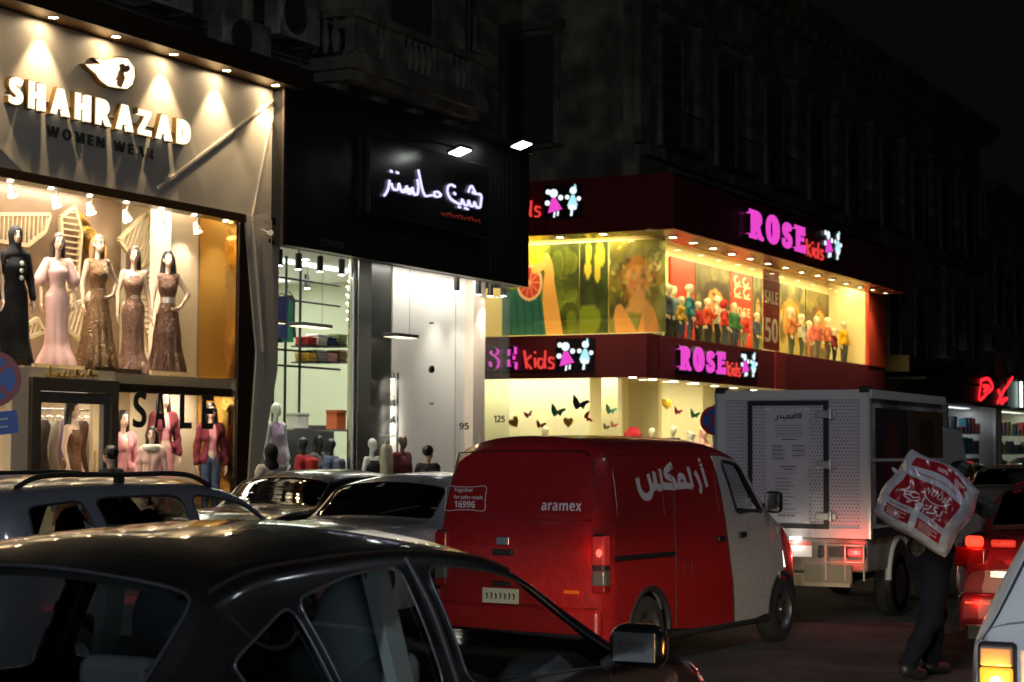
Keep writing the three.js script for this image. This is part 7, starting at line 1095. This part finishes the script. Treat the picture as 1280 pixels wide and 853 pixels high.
  const line = (pts, r = 0.006, m = MAT.black, h = 0) => part('seam', tube(pts.map(([x, y]) => R(h)(x, y)), r, pts.length * 8, 5), m, t), X = (l) => l + 0.8;
  line([[-0.62, 1.72], [-0.3, 1.735], [0, 1.74], [0.3, 1.735], [0.6, 1.715], [0.66, 1.5], [0.7, 1.2], [0.62, 0.56]], 0.005); line([[-0.62, 1.72], [-0.67, 1.5], [-0.71, 1.2], [-0.68, 0.56]], 0.005); line([[-0.7, 0.52], [0, 0.515], [0.7, 0.52]], 0.007);
  line([[-0.7, 1.19], [0, 1.2], [0.66, 1.19]], 0.012, red, -0.004);
  part('bumper', rbox(1.52, 0.24, 0.12, 0, 0.4, 0.0, 0.05), red, t); part('bumper_pad', rbox(1.3, 0.05, 0.03, 0, 0.29, 0.06, 0.012), MAT.darkPlastic, t);
  const pl = part('number_plate', rbox(0.34, 0.12, 0.012, X(-0.94), 0.585, 0.05, 0.004), M([0.7, 0.68, 0.55], { roughness: 0.4 }), t);
  for (let k = 0; k < 7; k++) part('plate_figure', prism(ribbonShape([[X(-0.94) - 0.13 + k * 0.042, 0.605], [X(-0.94) - 0.12 + k * 0.042, 0.58 + 0.02 * (k % 2)], [X(-0.94) - 0.128 + k * 0.042, 0.56]], 0.013, 0.01, 8), 0.003).translate(0, 0, 0.056), MAT.black, pl);
  part('plate_lamp', rbox(0.16, 0.04, 0.05, X(-0.94), 0.68, 0.045, 0.01), MAT.darkPlastic, t);
  { const e = R(0.012)(X(-0.93), 1.02); part('emblem', rbox(0.12, 0.07, 0.016, e[0], e[1], e[2], 0.02), MAT.chrome, t); const h = R(0.01)(X(-0.93), 0.93); part('tailgate_handle', rbox(0.2, 0.05, 0.03, h[0], h[1], h[2], 0.015), MAT.darkPlastic, t); }
  const white = M([0.74, 0.72, 0.7], { roughness: 0.5 });
  surfaceText('aramex', R(0.004), X(-0.592), 1.27, 0.36, 0.062, white, t); surfaceText('Together', R(0.004), X(-1.44), 1.395, 0.19, 0.04, white, t, { name: 'small_letter' }); surfaceText('for safer roads', R(0.004), X(-1.44), 1.345, 0.29, 0.032, white, t, { name: 'small_letter' }); surfaceText('16996', R(0.004), X(-1.43), 1.275, 0.21, 0.055, white, t);
  part('sticker_frame', tube([[-1.525, 1.255], [-1.525, 1.44], [-1.125, 1.445], [-1.125, 1.26]].flatMap(([l, y], i, A) => { const n = A[(i + 1) % 4]; return [0, 0.33, 0.66].map((k) => R(0.002)(X(lerp(l, n[0], k)), lerp(y, n[1], k))); }), 0.0035, 80, 5, true), white, t);
  for (const s of [-1, 1]) {
    const hs = part('tail_light', rbox(0.12, 0.46, 0.1, s * 0.735, 0.865, -0.02, 0.03), MAT.darkPlastic, t);
    part('brake_lens', rbox(0.125, 0.25, 0.104, s * 0.737, 0.965, -0.019, 0.03), s > 0 ? glow([0.9, 0.02, 0.015], 0.3) : M([0.35, 0.01, 0.01], { roughness: 0.12 }), hs); part('clear_lens', rbox(0.125, 0.145, 0.104, s * 0.737, 0.755, -0.019, 0.03), M([0.11, 0.105, 0.1], { roughness: 0.12 }), hs); part('lower_lens', rbox(0.125, 0.07, 0.104, s * 0.737, 0.672, -0.019, 0.02), M([0.25, 0.01, 0.01], { roughness: 0.12 }), hs);
    if (s > 0) { part('bulb', ball(0.035, s * 0.745, 0.95, 0.022, 1, 1.2, 0.5, 12), glow([1, 0.12, 0.08], 2), hs); const l = new THREE.PointLight(col([1, 0.05, 0.03]), 0.1); l.position.set(s * 0.76, 0.96, 0.09); l.castShadow = true; t.add(l); }
    const l = new THREE.SpotLight(col([1, 0.84, 0.6]), 1.6, 0, 0.5, 0.8); l.position.set(s * 0.55, 0.72, -3.9); l.target.position.set(s * 0.4, 0.4, -9); l.castShadow = true; l.shadow.radius = 3; t.add(l, l.target); part('headlight', rbox(0.26, 0.17, 0.1, s * 0.55, 0.74, -3.76, 0.04), glow([1, 0.88, 0.68], 2), t);
  }
  part('reflector', rbox(0.14, 0.03, 0.012, 0.5, 0.64, 0.03, 0.005), M([0.7, 0.12, 0.02], { roughness: 0.1 }), t);
  part('load_bulkhead', box(1.3, 1.35, 0.03, 0, 1.0, -2.06), MAT.grey, t); part('floor_pan', box(1.4, 0.1, 3.3, 0, 0.3, -1.9), MAT.black, t); part('dashboard', rbox(1.35, 0.25, 0.35, 0, 0.98, -3.1, 0.08), MAT.darkPlastic, t); seats(t, [[-0.36, 2.55, 0.25, 0.98], [0.36, 2.55, 0.25, 0.98]]);
  part('front_panel', (() => { const rg = []; for (let k = -40; k <= 40; k++) { const p = S(3.82, k / 10); rg.push([p[0], p[1]]); } return patch(rg, (x, y) => [x, y, -3.82], 0.2, 0.2, true); })(), red, t);
}
// --- small box truck ahead of the van
{
  const W = 1.66, t = thing('box_truck', 'small white box truck with a dotted rear door and a printed menu', 'truck', [-5.6 - W / 2, 0, -19.1], 0), y0 = 0.86, y1 = 2.38, Lb = 3.0, hw = W / 2;
  const dots = canvasTex(512, 512, (g, w, h) => { g.fillStyle = '#b9b4bd'; g.fillRect(0, 0, w, h); for (let j = 0; j < 16; j++) for (let i = 0; i < 16; i++) { g.fillStyle = (i + j) % 5 ? '#5b4a66' : '#7a4450'; g.beginPath(); g.ellipse((i + (j % 2) / 2) * 32 + 8, j * 32 + 16, 6.5, 6.5, 0, 0, 7); g.fill(); } }, { repeat: [1.75, 1.75] });
  const panelM = M([1, 1, 1], { map: dots, roughness: 0.5 }), frameM = M([0.52, 0.51, 0.5], { roughness: 0.45 }), bodyM = M([0.5, 0.5, 0.5], { map: T.grime, roughness: 0.5 }), alu = M([0.55, 0.55, 0.56], { metalness: 0.8, roughness: 0.4 });
  part('cargo_box', box(W - 0.04, y1 - y0 - 0.02, Lb - 0.04, 0, (y0 + y1) / 2, -Lb / 2 - 0.02), bodyM, t);
  part('rear_panel', box(W - 0.2, y1 - y0 - 0.2, 0.02, 0, (y0 + y1) / 2, -0.012), panelM, t);
  part('rear_frame', [box(W, 0.1, 0.06, 0, y1 - 0.05, -0.02), box(W, 0.1, 0.06, 0, y0 + 0.05, -0.02), box(0.1, y1 - y0 - 0.2, 0.06, hw - 0.05, (y0 + y1) / 2, -0.02), box(0.1, y1 - y0 - 0.2, 0.06, -hw + 0.05, (y0 + y1) / 2, -0.02)], frameM, t);
  for (const s of [-1, 1]) { part('corner_trim', box(0.025, y1 - y0, 0.025, s * hw, (y0 + y1) / 2, -0.0), alu, t); part('corner_cap', rbox(0.12, 0.07, 0.1, s * (hw - 0.05), y1 + 0.0, -0.03, 0.02), MAT.black, t); part('top_rail', box(0.05, 0.09, Lb, s * hw, y1 - 0.045, -Lb / 2), frameM, t); part('bottom_rail', box(0.05, 0.1, Lb, s * hw, y0 + 0.05, -Lb / 2), MAT.darkPlastic, t); }
  const dx0 = -6.9 + 5.6 + hw, dx1 = -6.03 + 5.6 + hw, dy0 = 0.95, dy1 = 2.27, gask = part('door', box(dx1 - dx0 - 0.08, dy1 - dy0 - 0.08, 0.025, (dx0 + dx1) / 2, (dy0 + dy1) / 2, 0.008), panelM, t);
  part('door_gasket', [box(dx1 - dx0, 0.05, 0.04, (dx0 + dx1) / 2, dy1 - 0.025, 0.012), box(dx1 - dx0, 0.05, 0.04, (dx0 + dx1) / 2, dy0 + 0.025, 0.012), box(0.05, dy1 - dy0 - 0.1, 0.04, dx0 + 0.025, (dy0 + dy1) / 2, 0.012), box(0.05, dy1 - dy0 - 0.1, 0.04, dx1 - 0.025, (dy0 + dy1) / 2, 0.012)], MAT.black, gask);
  for (const y of [2.13, 1.61, 1.08]) { const h = part('hinge', rbox(0.22, 0.075, 0.035, dx1 - 0.02, y, 0.045, 0.01), alu, gask); part('hinge_pin', cyl(0.022, 0.022, 0.1, dx1 + 0.03, y, 0.055, 10), alu, h); }
  const menu = canvasTex(384, 960, (g, w, h) => { // printed sheet
    g.fillStyle = '#b6b3bb'; g.fillRect(0, 0, w, h); g.strokeStyle = '#2b2730'; g.fillStyle = '#2b2730'; g.lineCap = 'round'; g.lineJoin = 'round';
    g.fillRect(w * 0.72, 50, 42, 42); g.fillStyle = '#b6b3bb'; g.fillRect(w * 0.72 + 8, 62, 26, 6); g.fillRect(w * 0.72 + 8, 76, 26, 6); g.fillStyle = '#2b2730';
    g.lineWidth = 11; g.beginPath(); g.moveTo(262, 88); g.lineTo(262, 48); g.moveTo(262, 88); g.quadraticCurveTo(232, 92, 236, 70); g.quadraticCurveTo(262, 62, 262, 84); g.moveTo(236, 88); g.lineTo(204, 88); g.arc(204, 78, 12, 1.6, 7.5); g.moveTo(190, 88); g.lineTo(160, 88); g.lineTo(160, 72); g.moveTo(158, 88); g.lineTo(132, 88); g.lineTo(134, 66); g.moveTo(110, 70); g.quadraticCurveTo(112, 104, 84, 108); g.stroke(); g.fillRect(156, 104, 10, 9); g.fillRect(172, 104, 10, 9);
    const row = (x, y, ww, lw = 5) => { g.lineWidth = lw; let p = x; while (p < x + ww) { const l = rnd(8, 26); g.beginPath(); g.moveTo(p, y + rnd(-1, 1)); g.lineTo(Math.min(p + l, x + ww), y + rnd(-1, 1)); g.stroke(); p += l + 7; } };
    for (let k = 0; k < 5; k++) row(90, 150 + k * 22, 230, 4); row(150, 265, 120, 7);
    for (let k = 0; k < 4; k++) { row(60, 320 + k * 34, 90 + 10 * (k % 2), 7); row(60, 336 + k * 34, 120, 3); if (k < 3) { row(240, 320 + k * 38, 100, 7); row(240, 338 + k * 38, 120, 3); } }
    row(130, 490, 140, 7); row(160, 512, 80, 7); row(70, 545, 240, 3); for (let k = 0; k < 8; k++) row(90, 590 + k * 30, 110 + 50 * ((k * 7) % 3) / 2, 5); row(140, 842, 120, 5); g.lineWidth = 2; g.beginPath(); g.moveTo(60, 868); g.lineTo(320, 868); g.stroke(); g.font = 'bold 30px sans-serif'; g.fillText('0100 32 03', 110, 905);
  });
  const mq = [onS(958, 580, 19.1).x, onS(1013, 580, 19.1).x].map((x) => x + 5.6 + hw), sheet = thing('menu_sheet', 'white printed menu pasted on the truck door', 'notice', [-5.6 - hw + (mq[0] + mq[1]) / 2, 1.6, -19.1 + 0.026]);
  { const g = new THREE.BoxGeometry(mq[1] - mq[0], 1.2, 0.003); part('paper', g, M([1, 1, 1], { map: menu, roughness: 0.7 }), sheet); for (const [a, b] of [[-1, 1], [1, 1], [-1, -1], [1, -1]]) part('tape', box(0.05, 0.03, 0.002, a * (mq[1] - mq[0] - 0.05) / 2, b * 0.585, 0.003), M([0.6, 0.58, 0.5], { roughness: 0.4 }), sheet); }
  // posters along the right side
  const pm = (c, a) => canvasTex(256, 256, (g, w, h) => { g.fillStyle = c; g.fillRect(0, 0, w, h); g.fillStyle = a; g.beginPath(); g.ellipse(w / 2, h * 0.3, w * 0.22, h * 0.2, 0, 0, 7); g.fill(); g.fillRect(w * 0.3, h * 0.45, w * 0.4, h * 0.35); g.fillStyle = '#d9c9a8'; g.font = 'bold 26px sans-serif'; g.textAlign = 'center'; g.fillRect(w * 0.25, h * 0.86, w * 0.5, 6); g.fillRect(w * 0.33, h * 0.92, w * 0.34, 5); });
  [['#2c2a33', '#5a2226', 0.2, 1.35, 1.0, 2.2], ['#57432a', '#3a2a1a', 1.45, 1.6, 1.4, 2.2], ['#35313f', '#4a4556', 1.45, 1.6, 1.0, 1.36], ['#7a2c20', '#b0503a', 0.2, 1.35, 0.96, 0.99]].forEach(([c, a, d, w, ya, yb], k) => { if (k === 3) return; part('side_print', box(0.008, yb - ya, w - 0.12, hw - 0.012, (ya + yb) / 2, -d - w / 2).rotateY(0), M([0.7, 0.7, 0.7], { map: pm(c, a), roughness: 0.5 }), t).geometry.attributes.uv.set(new THREE.BoxGeometry(1, 1, 1).attributes.uv.array); });
  part('side_rail', [box(0.012, 0.03, Lb, hw - 0.008, 1.66, -Lb / 2), box(0.012, 0.03, Lb, hw - 0.008, 0.96, -Lb / 2)], frameM, t);
  // lower body, wheels, rear lights, plate
  part('lower_body', rbox(W - 0.06, 0.34, Lb + 0.05, 0, 0.685, -Lb / 2 - 0.02, 0.03), M([0.45, 0.44, 0.42], { map: T.grime, roughness: 0.5 }), t);
  for (const s of [-1, 1]) part('wheel_well', cyl(0.43, 0.43, 0.06, 0, 0, 0, 28).rotateZ(PI / 2).translate(s * (hw - 0.05), 0.4, -1.2), MAT.black, t);
  for (const s of [-1, 1]) part('mudguard', tube(Array.from({ length: 13 }, (_, k) => [s * (hw - 0.03), 0.4 + Math.sin(k / 12 * PI) * 0.44, -1.2 + Math.cos(k / 12 * PI) * 0.44]), 0.035, 30, 8), M([0.55, 0.54, 0.52], { roughness: 0.45 }), t);
  for (const d of [1.2, 4.0]) for (const s of [-1, 1]) wheel(t, s * (hw - 0.12), 0.34, -d, 0.34, 0.2, 0.12);
  part('chassis', box(0.9, 0.14, 5, 0, 0.45, -2.5), MAT.black, t); part('rear_bumper', box(1.3, 0.12, 0.1, 0, 0.43, 0.06), M([0.35, 0.3, 0.22], { roughness: 0.6, metalness: 0.5 }), t); part('tow_frame', box(0.5, 0.18, 0.04, 0.42, 0.5, 0.1), M([0.2, 0.17, 0.12], { roughness: 0.6 }), t);
  const plx = -6.37 + 5.6 + hw, pp = part('number_plate', rbox(0.34, 0.16, 0.012, plx, 0.74, 0.04, 0.004), M([0.75, 0.72, 0.7], { roughness: 0.4 }), t); part('plate_band', box(0.34, 0.045, 0.004, plx, 0.8, 0.048), M([0.5, 0.1, 0.08]), pp); part('plate_lamp', box(0.12, 0.03, 0.03, plx, 0.85, 0.06), glow([1, 0.95, 0.85], 4), t); { const l = new THREE.PointLight(col([1, 0.95, 0.85]), 0.12); l.position.set(plx, 0.83, 0.1); l.castShadow = true; t.add(l); }
  part('latch', rbox(0.06, 0.12, 0.03, plx + 0.26, 0.72, 0.04, 0.015), MAT.black, t);
  for (const s of [-1, 1]) { const x = s * 0.6, h = part('tail_light_housing', box(0.38, 0.1, 0.05, x, 0.72, 0.03), MAT.black, t); part('brake_light', rbox(0.15, 0.07, 0.03, x + s * 0.09, 0.72, 0.062, 0.02), s > 0 ? glow([1, 0.03, 0.03], 2.2) : M([0.3, 0.01, 0.01]), h); part('guard', [rod([x - 0.2, 0.8, 0.12], [x + 0.2, 0.8, 0.12], 0.01), rod([x - 0.2, 0.62, 0.12], [x + 0.2, 0.62, 0.12], 0.01), rod([x - 0.2, 0.44, 0.12], [x - 0.2, 0.8, 0.12], 0.01), rod([x + 0.2, 0.44, 0.12], [x + 0.2, 0.8, 0.12], 0.01), rod([x, 0.44, 0.12], [x, 0.8, 0.12], 0.008)], M([0.4, 0.36, 0.28], { roughness: 0.5 }), h); if (s > 0) { const l = new THREE.PointLight(col([1, 0.05, 0.04]), 0.7); l.position.set(x + 0.09, 0.72, 0.13); l.castShadow = true; t.add(l); } }
  // cab
  part('cab', (() => { const g = prism([[0.0, 0.45], [0.0, 1.95], [0.15, 2.05], [1.0, 2.02], [1.45, 1.35], [1.9, 1.15], [1.98, 0.9], [1.98, 0.4], [1.3, 0.4], [0.6, 0.4]], W - 0.2, 0.05); return g.rotateY(PI / 2).translate(-hw + 0.1, 0, -Lb - 0.1); })(), M([0.6, 0.6, 0.6], { roughness: 0.35, clearcoat: 1 }), t);
  for (const s of [-1, 1]) part('cab_window', prism([[0.2, 1.3], [0.2, 1.85], [0.95, 1.85], [1.3, 1.35]], 0.02).rotateY(PI / 2).translate(s * (hw - 0.1 + 0.03) - 0.01, 0, -Lb - 0.1), darkGlass, t);
}
// ---------------------------------------------------------------- people
const placeBones = (list, f) => list.map((seg) => seg.map(([x, y, z, r]) => [...f(x, y, z), r]));
function walker(name, label, x, s, turn, h, o) {
  const t = thing(name, label, 'person', [x, o.y ?? 0.15, -s], turn, 'people on the far pavement'); t.scale.setScalar(h / 1.76);
  part('body', GEO.adultBody, o.skin ?? MAT.skin, t);
  for (const [n, g, m] of o.wear) part(n, GEO[g], m, t);
  part('eyes', GEO.eyes, MAT.hairDark, t); part('lips', GEO.lips, MAT.lips, t); if (o.hair) part('hair', GEO[o.hair], MAT.hairDark, t); for (const g of GEO.shoe) part('shoe', g, MAT.black, t);
  return t;
}
{
  const q = onX(338, 590, -15.1), a = walker('person', 'person in a black head scarf and pale grey coat walking by the grey pier', -15.1, q.s, facing + 2.6, 1.66, { wear: [['coat', 'jacket', cloth([0.3, 0.28, 0.27])], ['trousers', 'trousers', cloth([0.02, 0.02, 0.025])], ['head_scarf', 'veil', cloth([0.012, 0.012, 0.014])]] });
  const r = onX(137, 590, -15.2); walker('person', 'person with short dark hair standing before the dress shop door', -15.2, r.s, facing + PI, 1.62, { wear: [['jacket', 'jacket', cloth([0.03, 0.03, 0.04])], ['trousers', 'trousers', cloth([0.03, 0.03, 0.035])]], hair: 'hairShort' });
  const w = onX(535, 590, -15.2); walker('person', 'person in dark clothes walking past the white wall panel', -15.2, w.s, facing + 1.5, 1.66, { wear: [['jacket', 'jacket', cloth([0.02, 0.02, 0.025])], ['trousers', 'trousers', cloth([0.02, 0.02, 0.03])]], hair: 'hairShort' });
}
{ // man stooping under a sack, walking away to the right
  const base = onX(1168, 845, -3.75), px = -3.9, ps = 14.9;
  const t = thing('person', 'man in a patterned shirt and dark jeans bent under a white sack', 'person', [px, 0, -ps], PI * 0.5 + rad(90 + 20)); // local +z is forward
  t.rotation.y = rad(180 - 32);
  const C = 0.018, hip = 0.93, torso = [[[-0.075, hip, 0, 0.105], [0.075, hip, 0, 0.105]], [[0, hip + 0.05, 0.01, 0.125], [0, 1.2, 0.15, 0.125]], [[0, 1.2, 0.15, 0.125], [0, 1.32, 0.23, 0.12]], [[-0.15, 1.36, 0.25, 0.06], [0.15, 1.36, 0.25, 0.06]]];
  const legs = [[[0.09, 0.9, 0, 0.095], [0.1, 0.5, 0.16, 0.068]], [[0.1, 0.5, 0.16, 0.068], [0.11, 0.1, 0.12, 0.045]], [[-0.09, 0.9, 0, 0.095], [-0.11, 0.48, -0.08, 0.068]], [[-0.11, 0.48, -0.08, 0.068], [-0.12, 0.13, -0.33, 0.045]]];
  const feet = [[[0.11, 0.055, 0.09, 0.042], [0.12, 0.04, 0.28, 0.036]], [[-0.12, 0.09, -0.36, 0.042], [-0.12, 0.04, -0.2, 0.038]]];
  const arms = [[[0.17, 1.37, 0.25, 0.06], [0.34, 1.3, 0.32, 0.045]], [[0.34, 1.3, 0.32, 0.045], [0.26, 1.47, 0.12, 0.032]], [[-0.17, 1.37, 0.25, 0.06], [-0.34, 1.3, 0.3, 0.045]], [[-0.34, 1.3, 0.3, 0.045], [-0.27, 1.46, 0.1, 0.032]]];
  const neck = [[[0, 1.38, 0.25, 0.05], [0, 1.46, 0.32, 0.05]]];
  part('body', [fleshOut([...torso, ...legs, ...arms, ...neck], C), headGeometry(0, 0, 0).rotateX(0.35).translate(0, 1.54, 0.36), fleshOut(handBones(1, [0.26, 1.48, 0.1], [-0.25, 0.75, -0.6]), 0.0065, 0.008), fleshOut(handBones(-1, [-0.27, 1.47, 0.08], [0.25, 0.75, -0.6]), 0.0065, 0.008), fleshOut(feet, 0.014)], MAT.skin, t);
  const pat = canvasTex(256, 256, (g, w, h) => { g.fillStyle = '#4d4c52'; g.fillRect(0, 0, w, h); g.strokeStyle = '#8d8c90'; g.lineWidth = 4; for (let i = 0; i < 9; i++) { g.beginPath(); for (let k = 0; k <= 16; k++) g.lineTo(i * 32 + 10 * Math.sin(k * 1.7 + i), k * 16); g.stroke(); g.beginPath(); for (let k = 0; k <= 16; k++) g.lineTo(k * 16, i * 32 + 10 * Math.sin(k * 2.1 + i * 2)); g.stroke(); } }, { repeat: [3, 3] });
  part('shirt', fleshOut([...torso.slice(1), ...arms], 0.014, 0.03, 0.02, 0.009), M([0.28, 0.28, 0.28], { map: pat, roughness: 0.9 }), t); part('jeans', fleshOut([torso[0], ...legs], 0.014, 0.03, 0.022, 0.01), cloth([0.005, 0.006, 0.012]), t); part('belt_hem', fleshOut([[[-0.09, 0.99, 0.02, 0.105], [0.09, 0.99, 0.02, 0.105]]], C, 0.03, 0.022), cloth([0.01, 0.01, 0.012]), t);
  for (const f of feet) part('shoe', fleshOut([f], 0.014, 0.02, 0.012), MAT.black, t); part('hair', (() => GEO.hairShort.clone().translate(0, -1.63, -0.01).rotateX(0.35).translate(0, 1.54, 0.36))(), MAT.hairDark, t);
  // sack across the back
  const print = canvasTex(1024, 900, (g, w, h) => {
    g.fillStyle = '#c9c6cf'; g.fillRect(0, 0, w, h); for (let i = 0; i < 500; i++) { g.globalAlpha = 0.12; g.fillStyle = i % 2 ? '#ffffff' : '#8f8c9a'; g.fillRect(rnd(w), rnd(h), rnd(4, 60), 2); } g.globalAlpha = 1;
    const R = '#a3182a'; g.fillStyle = R; g.beginPath(); g.moveTo(150, 60); g.quadraticCurveTo(520, -10, 890, 80); g.lineTo(900, 190); g.quadraticCurveTo(520, 110, 150, 170); g.fill(); g.fillRect(150, 280, 730, 330); g.fillRect(150, 680, 320, 110); g.fillRect(560, 680, 330, 110);
    g.fillStyle = '#e6dede'; g.textAlign = 'center'; g.font = 'bold 96px serif'; g.fillText('NOOR', 590, 395); g.font = 'bold 60px sans-serif'; g.fillText('100%', 520, 120); g.fillRect(700, 90, 150, 14); g.fillRect(700, 114, 120, 10); g.lineCap = 'round';
    g.strokeStyle = '#e6dede'; g.lineWidth = 12; g.beginPath(); g.arc(600, 270, 190, 0.45, 2.7); g.stroke();
    g.lineWidth = 17; for (const st of [[[760, 470], [770, 520], [735, 545], [700, 510]], [[690, 470], [660, 480], [665, 515], [700, 510], [690, 550], [640, 575]], [[620, 490], [615, 545], [570, 560]], [[420, 440], [350, 430], [330, 480], [400, 500], [450, 470]], [[450, 520], [400, 540], [300, 520], [270, 470], [330, 440]], [[790, 445], [796, 452]], [[500, 460], [520, 520], [470, 560]]]) { g.beginPath(); st.forEach(([x, y], i) => i ? g.lineTo(x, y) : g.moveTo(x, y)); g.stroke(); }
    g.fillStyle = '#e8e4ea'; g.fillRect(478, 520, 70, 330); g.fillStyle = R; g.font = 'bold 46px sans-serif'; g.fillText('noor', 720, 655); g.fillStyle = '#e6dede'; for (let k = 0; k < 4; k++) { g.fillRect(180, 700 + k * 22, 240 - (k % 2) * 60, 8); g.fillRect(590, 700 + k * 22, 250 - (k % 2) * 70, 8); }
    g.fillStyle = R; g.fillRect(180, 212, 600, 9); g.fillRect(180, 640, 250, 9);
  });
  const cq = onX(1160, 627, -3.79), sk = thing('sack', 'bulging white plastic sack with red print on the stooping man', 'sack', [-3.79, cq.y, -cq.s]);
  const w = 0.66, h = 0.62, d = 0.36, n = 48, geoSide = (front) => { // pillow halves
    const g = new THREE.PlaneGeometry(w, h, n, n), p = g.attributes.position; for (let i = 0; i < p.count; i++) { const a = p.getX(i) / (w / 2), b = p.getY(i) / (h / 2), k = Math.pow(Math.max(0, (1 - Math.pow(Math.abs(a), 3.2)) * (1 - Math.pow(Math.abs(b), 3.2))), 0.42), wr = 0.016 * Math.sin(6 * a + 4 * b) * Math.sin(5 * b - 3 * a) + 0.009 * Math.sin(17 * a + 6 * b * b) * Math.sin(11 * b + 5 * a) + 0.005 * Math.abs(Math.sin(14 * (a + b) + 3 * a * b)) - 0.01 * Math.exp(-30 * (a - 0.08) * (a - 0.08)); p.setXYZ(i, p.getX(i) * (1 - 0.09 * b * b + 0.05 * (b < 0 ? -b : 0)) + 0.012 * Math.sin(5 * b), p.getY(i) * (1 - 0.1 * a * a) + 0.014 * Math.sin(4 * a + 1), front * (d / 2 * k + wr * (k > 0.05 ? 1 : 0))); } g.computeVertexNormals(); return g; };
  const plastic = { roughness: 0.32, clearcoat: 0.5, clearcoatRoughness: 0.2 };
  part('printed_front', geoSide(1), M([1, 1, 1], { map: print, ...plastic }), sk); part('back', geoSide(-1), M([0.58, 0.57, 0.6], plastic), sk);
  for (const [a, b] of [[-1, 0.25]]) part('tied_corner', rod([a * w * 0.47, b * h * 0.42, 0], [a * w * 0.54, b * h * 0.5, 0.02], 0.022, 8, 0.01), M([0.58, 0.57, 0.6], plastic), sk);
  const dir = V(EYE.x + 3.79, EYE.y - cq.y, cq.s).normalize(); sk.rotation.order = 'YXZ'; sk.rotation.y = Math.atan2(dir.x, dir.z) - 0.12; sk.rotation.x = -0.1; sk.rotation.z = -rad(31);
}
scene.traverse((o) => { if (o.isLight && o.castShadow === false && !o.isRectAreaLight) o.castShadow = true; });
renderer.render(scene, camera);
